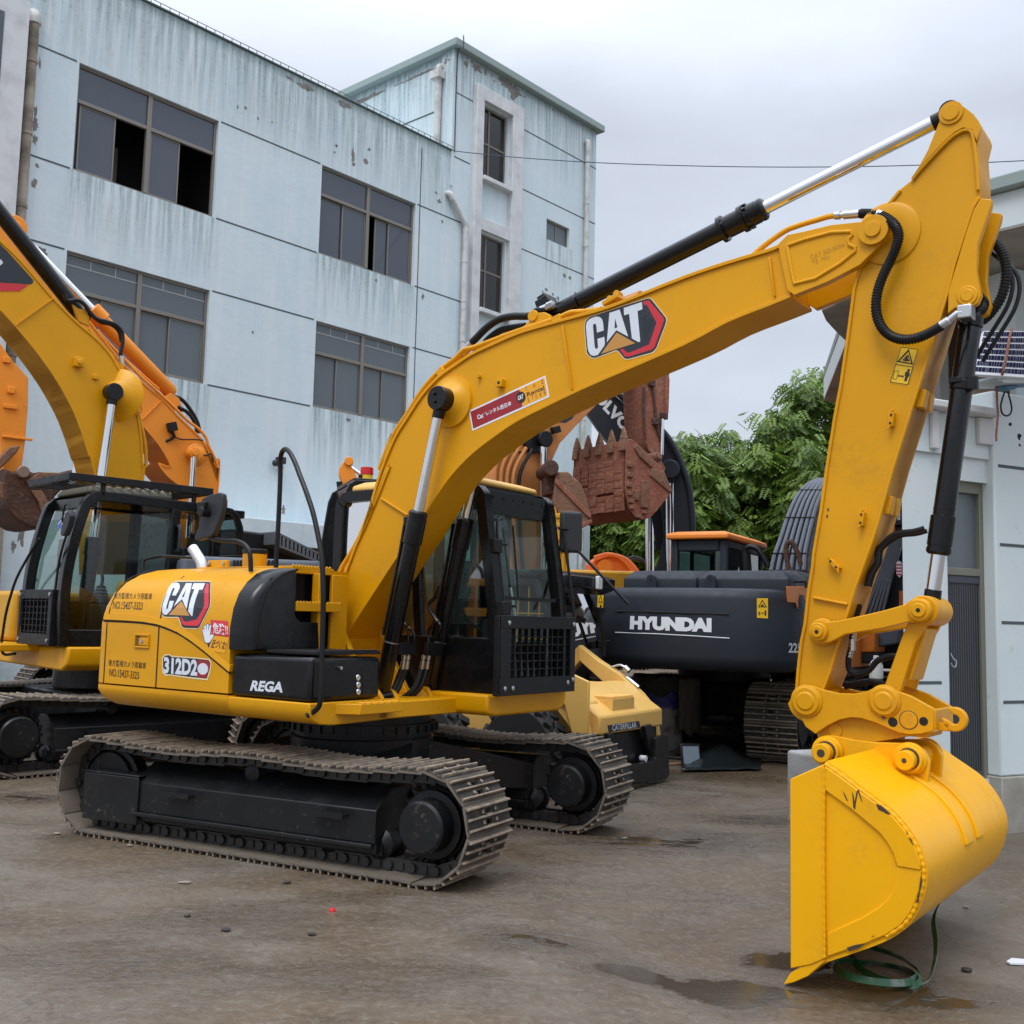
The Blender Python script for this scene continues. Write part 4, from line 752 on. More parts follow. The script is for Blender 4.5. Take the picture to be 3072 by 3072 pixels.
for ch, x, y in (('T', 1310, 460), ('H', 1475, 395), ('E', 1645, 318), ('S', 1355, 690), ('T', 1440, 640), ('O', 1518, 615), ('R', 1606, 580), ('E', 1692, 535)): words(ch, ZS, SB, INK, boom, ((x-12, y+48), (x+22, y+38), (x+10, y-48), (x-24, y-38)))
# ------------------------------------------------------------------ stick
SN = -.135
lf_px = ZA((1390, 480), (1335, 580), (1300, 632), (1225, 692), (1120, 818), (1060, 900), (985, 1165), (962, 1250), (938, 1430))+ZC((597, 20), (545, 380), (500, 620), (440, 1000), (395, 1330), (340, 1650))+ZD((515, 0), (490, 150), (465, 380), (440, 500), (420, 680), (408, 830))
rt_px = ZD((600, 830), (650, 700), (720, 450), (770, 300), (820, 130))+ZC((800, 1560), (850, 1400), (960, 1000), (1070, 650), (1130, 460), (1158, 370), (1255, 60))+ZA((1500, 1300), (1545, 1120), (1600, 950), (1650, 800), (1685, 740), (1678, 560), (1668, 440))
LFT = E1.fz(lf_px, SN); RGT = E1.fz(rt_px, SN); top_px = ZA((1690, 350), (1680, 315), (1650, 275), (1610, 243), (1575, 218), (1540, 208), (1505, 213), (1475, 238), (1460, 275), (1455, 320))
TOP = E1.fz(top_px, SN); bpn = E1.S(*ZD((490, 893))[0], SN)
BOT = circ((bpn.x, bpn.z), .115, 14, math.radians(190), math.radians(330))
m = M(); m.prism(LFT+BOT+RGT+TOP, SN+.01, -SN-.01)
m.strip(LFT[3:], SN-.003, -SN+.003, .018); m.strip(RGT[:-2], SN-.003, -SN+.003, .018)
stick = m.build('stick', YEL, ex, .004)
m = M(); head = E1.fz(ZA((1505, 1270), (1600, 955), (1650, 805), (1690, 745), (1750, 752), (1745, 792), (1672, 1000), (1662, 1150), (1690, 1290), (1670, 1340), (1620, 1368), (1545, 1365), (1500, 1400)), SN)
for s in (SN-.004, -SN-.046): m.prism(head, s, s+.05)
pn = E1.S(*ZA((1612, 1298))[0], SN); m.cyl((pn.x, SN-.014, pn.z), (pn.x, -SN+.014, pn.z), .052, seg=32); m.cyl((pn.x, SN-.02, pn.z), (pn.x, -SN+.02, pn.z), .034, seg=28); m.build('cylinder_lug', YEL, stick, .005)
# doubled plate and weld line around the top of the stick
pt = E1.S(*ZA((1523, 268))[0], SN); m = M(); m.cyl((pt.x, SN-.022, pt.z), (pt.x, -SN+.022, pt.z), .062, seg=36); m.cyl((pt.x, SN-.030, pt.z), (pt.x, -SN+.030, pt.z), .042, seg=30)
nose2 = E1.fz(ZA((1300, 632), (1335, 580), (1390, 480), (1455, 320)), SN)+TOP[::-1]+E1.fz(ZA((1665, 420), (1640, 360), (1590, 348), (1540, 375), (1480, 430), (1330, 590)), SN); m.prism(nose2, SN-.012, SN+.012)
wl = [(a, SN-.002, z) for a, z in E1.fz(ZA((1300, 640), (1340, 590), (1480, 440), (1545, 385), (1600, 360), (1635, 372), (1650, 440), (1668, 600), (1672, 700)), SN)]; m.tube(wl, .010, 8, 3); m.build('stick_head', YEL, stick, .004)
q = E1.S(*ZA((1225, 930))[0], SN); m = M(); m.lathe((q.x-.06, SN+.012, q.z), (q.x-.06, SN-.02, q.z), [(0, .175), (.012, .172), (.02, .15), (.021, .09)], 40); m.build('pivot_boss', YEL, stick, smooth=50)
m = M()
p_, q_ = [E1.S(*ZD(x)[0], SN) for x in ((530, 205), (760, 250))]; m.beam((p_.x, SN+.004, p_.z), (q_.x, SN+.004, q_.z), .014, .03, (0, 1, 0)); m.build('weld_bead', YEL, stick, .005)
for x, y, zf, tl in ((945, 650, ZC, .12), (722, 1395, ZC, .12), (515, 1735, ZC, -.75)):
    q = E1.S(*zf((x, y))[0], SN); R_ = Matrix.Rotation(tl, 3, 'Y'); m = M(); m.box((q.x, SN-.008, q.z), (.026, .05, .075), R_)
    for k in (-1, 1): m.tube([q+R_ @ V((0, -.03, k*.036)), q+R_ @ V((.012*k, -.032, k*.055))], .006, 6, 1)
    o = m.build('pipe_bracket', YEL, stick, .004); m = M()
    for k in (-.022, .022): c = q+R_ @ V((0, -.036, k)); m.cyl((c.x, c.y-.002, c.z), (c.x, c.y+.004, c.z), .006, seg=8)
    m.build('bolt_hole', DARK, o)
for y0 in ((1190, 510), (940, 1300)):
    q = E1.S(*ZC(y0)[0], 0)
    for s in (-.065, .045): m = M(); m.box((q.x-.0, s+.01, q.z), (.045, .075, .10), Matrix.Rotation(.17, 3, 'Y')); m.build('wear_pad', YEL, stick, .006)
for x, y in ((462, 1325), (455, 1375)): decal('paint_chip', ZC, [(x-6, y-10), (x+5, y-14), (x+6, y+2), (x-1, y+16), (x-7, y+6)], SN+.01, CHIP, stick, .0016)
for x, y, k in ((820, 142, 9), (795, 215, 11)): decal('paint_chip', ZD, [(x-k*.5, y-k), (x+k*.4, y-k*.6), (x+k*.5, y+k*.7), (x-k*.3, y+k)], SN+.01, STEEL, stick, .0016)
# warning decal
SS = SN+.01
decal('warning_sign', ZC, [(1005, 93), (1146, 113), (1064, 394), (920, 372)], SS, DYEL, stick, .0016)
def rim(name, zf, pts, w, s, par, mt=INK, lf=.0026):
    P = [(a, s-lf, z) for a, z in E1.fz(zf(*pts), s)]; m = M(); P.append(P[0])
    for a, b in zip(P, P[1:]): m.beam(a, b, w, .001, (0, 1, 0))
    return m.build(name, mt, par, smooth=0)
rim('warning_frame', ZC, [(1010, 101), (1138, 119), (1060, 386), (928, 366)], .003, SS, stick); rim('warning_frame', ZC, [(968, 234), (1100, 254), (1062, 386), (930, 366)], .003, SS, stick)
decal('warning_triangle', ZC, [(1068, 117), (1100, 236), (978, 214)], SS, INK, stick, .0026); decal('warning_triangle_fill', ZC, [(1067, 140), (1086, 224), (1000, 208)], SS, DYEL, stick, .0034); decal('warning_triangle', ZC, [(1065, 158), (1078, 212), (1018, 202)], SS, INK, stick, .0040); decal('warning_triangle_fill', ZC, [(1064, 172), (1070, 205), (1030, 198)], SS, DYEL, stick, .0046)
decal('crush_symbol', ZC, [(1048, 170), (1066, 172), (1060, 190), (1070, 205), (1050, 212), (1028, 205), (1040, 192)], SS, INK, stick, .0052)
rim('machine_symbol', ZC, [(962, 280), (990, 284), (975, 345), (948, 341)], .0022, SS, stick)
decal('arrow_symbol', ZC, [(985, 320), (1000, 308), (999, 316), (1020, 319), (1021, 311), (1032, 324), (1016, 336), (1018, 327), (997, 324), (996, 331)], SS, INK, stick, .0026)
decal('figure_symbol', ZC, [(1048, 286), (1072, 290), (1075, 312), (1070, 326), (1064, 326), (1050, 362), (1042, 360), (1046, 330), (1042, 360), (1032, 358), (1042, 322), (1036, 320), (1040, 298)], SS, INK, stick, .0026); decal('figure_symbol', ZC, [(1066+11*math.cos(i*.7), 278+11*math.sin(i*.7)) for i in range(9)], SS, INK, stick, .0026)
# hoses along the inner face of the stick
P = [E1.S(u, v, .0) for u, v in ZC((1200, 1468), (1120, 1490), (1020, 1500), (950, 1530), (890, 1590), (855, 1630), (845, 1720), (800, 1800), (770, 1900))]
for k in (0, .035): m = M(); m.tube([p+V((0, -.05+k*1.6, -k*.3 if i < 4 else 0)) for i, p in enumerate(P)], .013, 10, 4); m.build('grease_hose', RUB, stick)
P = [E1.S(u, v, -.02) for u, v in ZD((840, 250), (800, 400), (785, 520), (765, 620), (775, 690), (830, 715), (900, 690), (960, 625), (1040, 597), (1100, 600))]
coil_hose(P, .018, 'coupler_hose', stick); P = [E1.S(u, v, .06) for u, v in ZD((740, 800), (830, 775), (920, 765), (1000, 780))]; coil_hose(P, .018, 'coupler_hose', stick)
P = [E1.S(u, v, -.02) for u, v in ZD((800, 440), (790, 520), (772, 605))]; m = M(); m.tube(P, .016, 10, 2); m.cyl(P[1]+V((0, 0, .03)), P[1]-V((0, 0, .03)), .02, seg=8); m.build('hose_fitting', STEEL, stick)
# ------------------------------------------------------------------ cylinders
def hyd(name, A, Bp, rb, rr, Lb, par, gland=.14, extra=0, eye=.07, ew=.1):
    """barrel from pin A, chrome rod to pin Bp"""
    A = V(A); Bp = V(Bp); d = (Bp-A); L = d.length; d.normalize(); m = M()
    m.lathe(A+d*.04, Bp, [(0, rb*.75), (.03, rb*.75), (.05, rb), (Lb-gland-.04, rb), (Lb-gland-.039, rb*1.03), (Lb-gland-.03, rb*1.03), (Lb-gland-.029, rb*1.0), (Lb-gland, rb*1.0), (Lb-gland+.005, rb*1.16), (Lb-.05, rb*1.16), (Lb-.049, rb*1.10), (Lb-.035, rb*1.10), (Lb-.034, rb*1.16), (Lb-.014, rb*1.16), (Lb-.005, rb*1.02), (Lb, rb*.9)], 40)
    m.cyl(A+V((0, -ew/2, 0)), A+V((0, ew/2, 0)), eye, seg=28); b = m.build(name, BLK, par, smooth=40)
    m = M(); m.cyl(A+d*(Lb-.03), Bp-d*.05, rr, seg=36); m.build('piston_rod', CHR, b)
    m = M(); m.cyl(Bp+V((0, -ew/2, 0)), Bp+V((0, ew/2, 0)), eye, seg=32); m.cyl(Bp-d*(eye+.05), Bp-d*eye*.7, rr*1.18, seg=24); m.build('rod_eye', BLK, b, .004); return b
ncA = E1.S(1139, 2103, -.265); ncB = V((bp.x, -.265, bp.z)); zt_ = E1.S(*ZE((578, 475))[0], -.265); LbN = (zt_-ncA).length
for s in (-.265, .265):
    c_ = hyd('boom_cylinder', (ncA.x, s, ncA.z), (ncB.x, s, ncB.z), .058, .036, LbN, ex, .235, eye=.085, ew=.11)
    P0 = V((ncA.x, s-.005, ncA.z)); d = (V((ncB.x, s, ncB.z))-V((ncA.x, s, ncA.z))).normalized(); nrm = V((-d.z, 0, d.x))
    m = M(); m.tube([P0+d*(LbN-.03)+nrm*.07, P0+d*(LbN-.06)+nrm*.095, P0+d*(LbN-.25)+nrm*.088, P0+d*(LbN-.6)+nrm*.085, P0+d*.45+nrm*.085], .013, 8, 3); m.box(P0+d*(LbN-.05)+nrm*.075, (.04, .045, .06)); m.build('cylinder_pipe', BLK, c_)
    m = M(); m.cyl(P0+d*.42, P0+d*.426, .0605, seg=30); m.build('pipe_strap', STEEL, c_)
    if s < 0:
        m = M(); m.cyl((ncB.x, s-.056, ncB.z), (ncB.x, s-.051, ncB.z), .082, seg=32)
        for k in (0, 1): m.tube([(ncB.x-.02+.005*k, s-.07, ncB.z+.03-.055*k), (ncB.x-.02+.005*k, s-.05, ncB.z+.03-.055*k)], .012, 8, 1)
        m.build('pin_cap', BLK, c_, .003)
scA = E1.S(*ZB((1275, 145))[0], 0.0); scB = E1.S(*ZA((1523, 268))[0], 0.0); gl = E1.S(*ZA((450, 868))[0], 0.0)
Lb = (gl-scA).length; c_ = hyd('stick_cylinder', scA, scB, .060, .039, Lb, ex, .26, eye=.055, ew=.12)
d = (scB-scA).normalized(); up_ = V((-d.z, 0, d.x)); m = M()
for q, rr in ((Lb-.26, .083), (Lb-.12, .083)): m.lathe(scA+d*q, scA+d*(q+.03), [(0, .066), (.001, rr), (.028, rr), (.029, .066)], 40)
for i in range(10):
    a = 2*math.pi*i/10; e2 = V((0, 1, 0)); off = up_*math.cos(a)*.074+e2*math.sin(a)*.074; m.cyl(scA+d*(Lb-.085)+off, scA+d*(Lb-.06)+off, .009, seg=6)
m.build('gland_collar', BLK, c_)
m = M(); m.tube([scA+d*.30+up_*.062+V((0, -.02, 0)), scA+d*.30+V((0, -.066, 0)), scA+d*.30-up_*.05+V((0, -.045, 0))], .006, 6, 4); m.build('pipe_strap', BLK, c_)
P = [scA+d*.05+up_*.05+V((0, -.05, 0)), scA+d*-.08+up_*.1+V((0, -.05, 0))]; m = M(); m.box(scA+d*.06+up_*.085, (.11, .12, .09), Matrix.Rotation(-.4, 3, 'Y')); m.box(scA+d*.05+up_*.14, (.07, .08, .04), Matrix.Rotation(-.4, 3, 'Y')); m.build('cylinder_port', BLK, c_, .008)
lug = E1.fz(ZB((1080, 235), (1150, 180), (1215, 115), (1250, 92), (1290, 88), (1325, 105), (1338, 140), (1325, 180), (1320, 200)), -.11); m = M()
for s in (-.115, .075): m.prism(lug, s, s+.04)
m.cyl((scA.x, -.125, scA.z), (scA.x, .125, scA.z), .04, seg=28); m.build('cylinder_bracket', YEL, boom, .006)
for k, (s, P) in enumerate(((-.08, [(1300, 72), (1240, 78), (1180, 115), (1060, 118), (960, 140), (870, 200), (800, 270), (760, 310)]), (-.02, [(1150, 190), (1080, 198), (980, 215), (900, 270), (860, 310)]))):
    Q = [E1.S(u, v, s) for u, v in ZB(*P)]; m = M(); m.tube(Q, .026, 12, 4); m.build('boom_hose', RUB, boom); m = M(); m.cyl(Q[-1], Q[-1]+(Q[-1]-Q[-2]).normalized()*.11, .026, seg=12); m.build('hose_fitting', STEEL, boom)
Q = [E1.S(u, v, -.08) for u, v in ZB((1240, 80), (1310, 50))]; m = M(); m.cyl(Q[0], Q[1], .024, seg=12); m.cyl(Q[1], Q[1]+(Q[1]-Q[0])*.6, .03, seg=6); m.build('hose_fitting', STEEL, boom)
bcA = E1.S(*ZA((1640, 1290))[0], 0.0); bcA = V((pn.x, 0, pn.z)); lp = E1.S(*ZD((1240, 290))[0], -.20); bcB = V((lp.x, 0, lp.z)); ge = E1.S(*ZC((1280, 1605))[0], 0.0)
Lb = (ge-bcA).length; c_ = hyd('bucket_cylinder', bcA, bcB, .056, .037, Lb, ex, .21, eye=.065, ew=.12)
d = (bcB-bcA).normalized(); m = M(); m.cyl(bcA+d*.42, bcA+d*.47, .064, seg=32); m.box(bcA+d*.445+V((.06, -.03, 0)), (.05, .05, .07)); m.box(bcA+d*.445+V((-.02, -.065, .02)), (.06, .02, .03)); m.build('pipe_strap', BLK, c_, .004)
m = M(); m.cyl(bcA+d*.08, bcA+d*.13, .062, seg=32); m.build('head_collar', BLK, c_)
m = M(); m.box(bcA+d*.06+V((-.03, -.075, .02)), (.10, .05, .07), Matrix.Rotation(.3, 3, 'Y')); m.build('hose_flange', STEEL, c_, .008)
# ------------------------------------------------------------------ linkage and quick coupler
def plate(m, pts, zf, sref, s0, s1): m.prism(E1.fz(zf(*pts), sref), s0, s1)
LK = [(515, 440), (520, 395), (545, 358), (580, 352), (620, 366), (700, 360), (780, 342), (1000, 292), (1140, 252), (1175, 225), (1215, 208), (1260, 212), (1300, 235), (1318, 280), (1310, 330), (1280, 362), (1240, 370), (1180, 366), (1000, 410), (750, 450), (670, 492), (640, 505), (595, 512), (545, 490)]
m = M(); plate(m, LK, ZD, -.19, -.20, -.155); A_ = E1.S(*ZD((573, 433))[0], -.19); L_ = E1.S(*ZD((1240, 290))[0], -.20)
m.prism(E1.fz(ZD(*LK), -.19), .155, .20)
for q, r in ((A_, .055), (L_, .062)):
    for s in (-.225, .20): m.lathe((q.x, s, q.z), (q.x, s+.025, q.z), [(0, r*.62), (.001, r*.9), (.02, r*.95), (.025, r)] if s < 0 else [(0, r), (.005, r*.95), (.024, r*.9), (.025, r*.62)], 32)
    m.cyl((q.x, -.236, q.z), (q.x, .236, q.z), r*.6, seg=24)
lk = m.build('link_arm', YEL, ex, .006); m = M()
for q in (A_, L_): m.cyl((q.x, -.238, q.z), (q.x, -.23, q.z), .011, seg=12)
m.build('grease_hole', DARK, lk)
m = M(); m.cyl((A_.x, -.155, A_.z), (A_.x, SN, A_.z), .075, seg=28); m.build('link_boss', YEL, stick, .008)
m = M(); HL = [(1160, 372), (1205, 372), (1290, 372), (1262, 430), (1215, 500), (1112, 835), (1002, 795), (1130, 440)]
for s in (-.15, .11): plate(m, HL, ZD, -.15, s, s+.04)
wb_ = E1.fz(ZD((1250, 400), (1270, 420), (1170, 760), (1140, 760)), -.15); m.prism(wb_, -.11, .11); m.cyl((L_.x, -.154, L_.z), (L_.x, .154, L_.z), .078, seg=32); m.build('link_yoke', YEL, ex, .006)
CPN = [(402, 880), (405, 840), (430, 805), (470, 785), (520, 790), (560, 805), (610, 822), (700, 842), (800, 845), (880, 832), (930, 808), (975, 795), (1030, 800), (1100, 832), (1180, 860), (1332, 945), (1332, 1088), (1250, 1112), (1170, 1116), (1100, 1105), (1040, 1080), (950, 1040), (850, 1008), (780, 1003), (700, 1020), (620, 1060), (545, 1112), (480, 1065), (445, 1000), (420, 950)]
m = M()
for s in (-.175, .14): plate(m, CPN, ZD, -.175, s, s+.035)
C1 = E1.S(*ZD((487, 893))[0], -.175); C2 = E1.S(*ZD((1005, 893))[0], -.175)
for q, r in ((C1, .088), (C2, .085)):
    for s, e2 in ((-.175, -1), (.175, 1)): m.lathe((q.x, s, q.z), (q.x, s+e2*.03, q.z), [(0, r), (.008, r), (.012, r*.86), (.022, r*.84), (.0225, r*.55), (.03, r*.52)], 36)
ep = E1.fz(ZD((1332, 945), (1345, 955), (1345, 1085), (1332, 1088)), -.175); m.prism(ep, -.175, .175)
cpl = m.build('quick_coupler', YEL, ex, .006)
m = M(); LB2 = [(545, 1112), (620, 1060), (700, 1020), (780, 1003), (850, 1008), (950, 1040), (1040, 1080), (1100, 1105), (1170, 1116), (1250, 1112), (1300, 1105), (1290, 1140), (1160, 1130), (1100, 1140), (1000, 1158), (930, 1168), (800, 1152), (700, 1140), (640, 1128), (580, 1140), (555, 1150)]
plate(m, LB2, ZD, -.15, -.13, .13); q = E1.S(*ZD((678, 1090))[0], -.13); m.cyl((q.x, -.137, q.z), (q.x, .137, q.z), .038, seg=24); m.build('coupler_body', YEL, cpl, .004)
for x, y, r in ((1060, 1033, .024), (1265, 1028, .022)): q = E1.S(*ZD((x, y))[0], -.175); m = M(); m.cyl((q.x, -.1768, q.z), (q.x, -.174, q.z), r, seg=24); m.build('coupler_hole', DARK, cpl)
q = E1.S(*ZD((1165, 1020))[0], -.175); m = M(); m.cyl((q.x, -.179, q.z), (q.x, -.174, q.z), .044, seg=28); m.build('coupler_plug', YEL, cpl, .003)
m = M(); m.lathe((q.x, -.1765, q.z), (q.x, -.1745, q.z), [(0, .044), (.0001, .048), (.002, .048)], 28); m.build('plug_gap', CHIP, cpl)
q = E1.S(*ZD((998, 968))[0], -.175); m = M(); m.cyl((q.x, -.185, q.z), (q.x, -.17, q.z), .014, seg=10); m.cyl((q.x+.002, -.185, q.z-.022), (q.x+.002, -.17, q.z-.022), .011, seg=10); m.build('pin_lock', CHIP, cpl)
qe = E1.S(*ZD((1335, 1015))[0], -.175); fe = E1.S(*ZD((1345, 1015))[0], -.175).x; hk = [E1.F(u, v, fe+.05) for u, v in ZD((1440, 1012))]; h_ = hk[0]
m = M(); pr = circ((fe+.075, h_.z), .062, 22, math.radians(125), math.radians(-200)); pi_ = circ((fe+.075, h_.z), .024, 18, math.radians(-150), math.radians(110)); m.prism(pr+pi_, h_.y-.02, h_.y+.02); m.bb((fe-.005, h_.y-.02, h_.z-.062), (fe+.05, h_.y+.02, h_.z-.02)); m.build('lifting_hook', YEL, cpl, .006)
# ------------------------------------------------------------------ bucket
BS0, BS1 = -.87, .80
BK = [(183, 465), (435, 355), (560, 440), (700, 548), (850, 658), (960, 748), (1050, 855), (1120, 970), (1162, 1080), (1178, 1180), (1165, 1290), (1130, 1400), (1085, 1490), (1020, 1570), (900, 1650), (750, 1712), (600, 1765), (450, 1815), (340, 1862), (183, 1890)]
PB = E1.fz(ZG(*BK), BS0); back = sp2(PB[1:-1], 3)
m = M()
for s in (BS0, BS1-.025): m.prism([PB[0]]+back+[PB[-1]], s, s+.025)
bk = m.build('bucket', YEL2, ex, .004)
m = M(); m.strip(back, BS0+.004, BS1-.004, .016); m.build('bucket_shell', YEL2, bk, smooth=60)
tipz = E1.fz(Zm(2200, 2200, 872)((385, 1590), (335, 1668), (400, 1655), (500, 1612), (612, 1512), (590, 1478)), BS0); m = M(); m.prism(tipz, BS0-.006, BS1+.006); m.build('cutting_edge', YEL2, bk, .003)
m = M(); sk = E1.fz(ZG((183, 468), (433, 362), (440, 1812), (340, 1855), (186, 1885)), BS0); m.prism(sk, BS0-.012, BS0+.004); m.prism(sk, BS1-.004, BS1+.012); m.build('side_cutter', YEL2, bk, .003)
w1 = E1.fz(ZG((443, 548), (640, 690), (760, 790), (850, 865), (910, 940), (955, 1020), (985, 1120), (1162, 1150), (1158, 1080), (1116, 972), (1046, 858), (956, 752), (846, 664), (696, 555), (556, 447), (443, 370)), BS0); m = M(); m.prism(w1, BS0-.014, BS0+.004)
w2 = E1.fz(ZG((458, 1622), (580, 1570), (720, 1505), (850, 1425), (915, 1365), (960, 1290), (985, 1120), (1162, 1150), (1150, 1290), (1118, 1392), (1075, 1480), (1012, 1560), (895, 1638), (748, 1700), (600, 1750), (458, 1800)), BS0); m.prism(w2, BS0-.008, BS0+.004); m.build('wear_plate', YEL2, bk, .004)
wb2 = [(a, BS0+.002, z) for a, z in E1.fz(ZG(*BK[1:15]), BS0)]; m = M(); m.tube(wb2, lambda t: .010+.002*math.sin(t*170), 8, 10); P = [(a, BS0-.014, z) for a, z in E1.fz(ZG((440, 380), (438, 700), (436, 1100), (440, 1500), (443, 1800)), BS0)]; m.tube(P, lambda t: .006+.0015*math.sin(t*140), 8, 20); m.build('weld_bead', YEL2, bk)
EAR = [(538, 1235), (545, 1180), (575, 1135), (620, 1117), (680, 1125), (800, 1150), (950, 1168), (1150, 1172), (1210, 1182), (1265, 1220), (1302, 1290), (1292, 1400), (1285, 1512), (1160, 1482), (1000, 1352), (900, 1258), (840, 1265), (660, 1312), (570, 1318), (545, 1285)]
eb = E1.fz(ZD(*EAR), -.145); m = M()
for s in (-.145, .105): m.prism(eb, s, s+.04)
E1p = E1.S(*ZD((625, 1230))[0], -.16); E2p = E1.S(*ZD((1172, 1278))[0], -.16)
for q in (E1p, E2p):
    for s, e2 in ((-.145, -1), (.145, 1)): m.lathe((q.x, s, q.z), (q.x, s+e2*.06, q.z), [(0, .085), (.02, .084), (.03, .075), (.06, .073)], 36)
    m.cyl((q.x, -.26, q.z), (q.x, .26, q.z), .05, seg=30)
ear = m.build('bucket_ear', YEL2, bk, .005); m = M()
for q, r in ((E1p, .022), (E2p, .013)): m.cyl((q.x, -.2615, q.z), (q.x, -.255, q.z), r, seg=9)
for q in (E1p, E2p): m.lathe((q.x+.006, -.2055, q.z+.004), (q.x+.006, -.2045, q.z+.004), [(0, .05), (.0005, .056), (.001, .056)], 30)
m.build('pin_hole', CHIP, ear)
st_ = [back[i] for i in range(6, 24)]; m = M()
for s in (-.19, .05): m.strip([(a, z) for a, z in st_], s, s+.14, .030)
m.build('top_doubler', YEL2, bk, .006)
for P in ([(820, 655), (860, 668), (900, 700), (932, 735), (900, 730), (870, 712), (840, 700)], [(642, 560), (655, 600), (660, 640), (676, 560), (690, 545), (672, 640), (664, 700), (650, 680)], [(570, 555), (592, 590), (612, 635), (600, 628), (578, 580)], [(686, 540), (702, 580), (720, 645), (708, 625), (690, 575)], [(1045, 862), (1062, 880), (1055, 886)], [(1060, 905), (1085, 920), (1105, 968), (1092, 955), (1075, 925)], [(600, 1735), (660, 1715), (740, 1700), (700, 1735), (620, 1762)], [(785, 1650), (812, 1640), (800, 1652)], [(1160, 1180), (1168, 1240), (1150, 1320), (1140, 1390), (1120, 1400), (1145, 1300)]):
    decal('paint_chip', ZG, P, BS0-.014, CHIP, bk, .0012)
def shellpt(t): i = int(t*(len(back)-1)); f = t*(len(back)-1)-i; j_ = min(i+1, len(back)-1); return (back[i][0]+(back[j_][0]-back[i][0])*f, back[i][1]+(back[j_][1]-back[i][1])*f)
def shell_chip(t, s, lt, ls):
    m = M(); (a0, z0), (a1, z1) = shellpt(t-.01), shellpt(t+.01); d = V((a1-a0, 0, z1-z0)).normalized(); n = V((-d.z, 0, d.x)); a, z = shellpt(t); c = V((a, s, z))+n*-.0012; out = []
    if (c-V((3.9, s, .4))).length < (V((a, s, z))-V((3.9, s, .4))).length: c = V((a, s, z))+n*.0012
    for i in range(9): an = 2*math.pi*i/9; k = random.uniform(.5, 1); out.append(c+d*math.cos(an)*lt*k+V((0, 1, 0))*math.sin(an)*ls*k)
    m.add(out, [tuple(range(9))]); m.build('paint_chip', CHIP, bk, smooth=0)
for t, s, a, b in ((.50, -.62, .045, .008), (.52, .10, .07, .004), (.42, .38, .05, .004), (.56, -.35, .09, .003), (.55, -.05, .07, .003), (.60, -.52, .05, .003), (.47, -.75, .03, .003), (.60, .55, .02, .12)): shell_chip(t, s, a, b)
# ------------------------------------------------------------------ boom foot, cylinder lugs, hoses, front steps
m = M(); ft = E1.fz(zk((1085, 520), (1150, 500), (1215, 520), (1330, 560), (1420, 800), (1090, 800)), -.22)
for s in (-.23, .18): m.prism([(foot.x-.16, .99), (foot.x-.14, foot.z-.02), (foot.x-.06, foot.z+.10), (foot.x+.06, foot.z+.11), (foot.x+.15, foot.z+.02), (foot.x+.42, 1.02), (foot.x+.45, .99)], s, s+.05)
m.cyl((foot.x, -.26, foot.z), (foot.x, .26, foot.z), .085, seg=30); m.cyl((foot.x, -.275, foot.z), (foot.x, .275, foot.z), .05, seg=24); m.build('boom_foot_bracket', YEL, ex, .006)
m = M(); lgz = ncA.z
for s in (-.36, -.205, .17, .325): m.prism([(ncA.x-.14, .90), (ncA.x-.12, lgz), (ncA.x-.05, lgz+.085), (ncA.x+.05, lgz+.085), (ncA.x+.10, lgz+.03), (ncA.x+.115, .95), (ncA.x+.13, .90)], s, s+.035)
for s in (-.265, .265): m.cyl((ncA.x, s-.13, lgz), (ncA.x, s+.13, lgz), .042, seg=24); m.lathe((ncA.x, s-.155, lgz), (ncA.x, s-.10, lgz), [(0, .04), (.02, .055), (.04, .07), (.055, .075)], 24)
m.bb((ncA.x-.4, -.40, .86), (ncA.x+.16, .40, .90)); m.bb((ncA.x+.09, -.42, .862), (ncA.x+.17, .36, .905)); m.bb((-.06, -.60, .865), (ncA.x-.1, 1.15, .90)); m.build('cylinder_lug', YEL, ex, .006)
m = M(); za_, zb_ = .94, 1.0
m.zprism([(.69, -1.0), (.82, -.90), (.82, -.50), (.60, -.44), (.60, -1.0)], .935, 1.0); m.zprism([(.64, -.98), (.70, -.7), (.70, -.52), (.60, -.46), (.60, -.98)], .88, .93)
for i in range(12): a = -.88+i*.032; m.box((.80-.10*(i % 2)*.3, a, 1.003), (.05, .008, .012), Matrix.Rotation(.5, 3, 'Z'))
m.build('front_step', YEL, ex, .005)
def hosepath(px, s, r, name, mt=RUB, par=ex): m = M(); m.tube([E1.S(u, v, s_) for (u, v), s_ in zip(px, s if isinstance(s, list) else [s]*len(px))], r, 10, 4); return m.build(name, mt, par)
ZH = Zm(1050, 1900, 400)
for x0, x1, sx in ((748, 820, -.12), (805, 865, -.08), (1030, 1070, .10), (1105, 1140, .14)):
    P = ZH((x0, 520), (x0-60, 680), (x0-110, 800), (x0-170, 890), (x0-250, 960), (x0-330, 985)) if x0 < 900 else ZH((x0, 510), (x0-30, 640), (x0-90, 780), (x0-180, 880), (x0-290, 950), (x0-420, 960)); hosepath(P, [sx, sx-.02, sx-.05, sx-.08, sx-.1, sx-.1], .021, 'boom_cylinder_hose')
    a, b = E1.S(*ZH((x0+10, 515))[0], sx), E1.S(*ZH((x0+45, 310))[0], sx); d = (b-a).normalized(); L = (b-a).length
    m = M(); m.lathe(a, b, [(0, .019), (L*.55, .019), (L*.56, .012), (L*.68, .012), (L*.69, .020), (L*.95, .020), (L*.96, .013), (L, .013)], 14); m.build('hose_fitting', STEEL, ex)
hosepath(ZH((800, 300), (840, 200), (850, 60), (840, -40))+ZE((535, 1280), (480, 1215)), -.10, .010, 'cylinder_pipe', BLK); hosepath(ZH((870, 300), (925, 120), (925, 20))+ZE((570, 1310), (530, 1270), (480, 1230)), -.09, .010, 'cylinder_pipe', BLK)
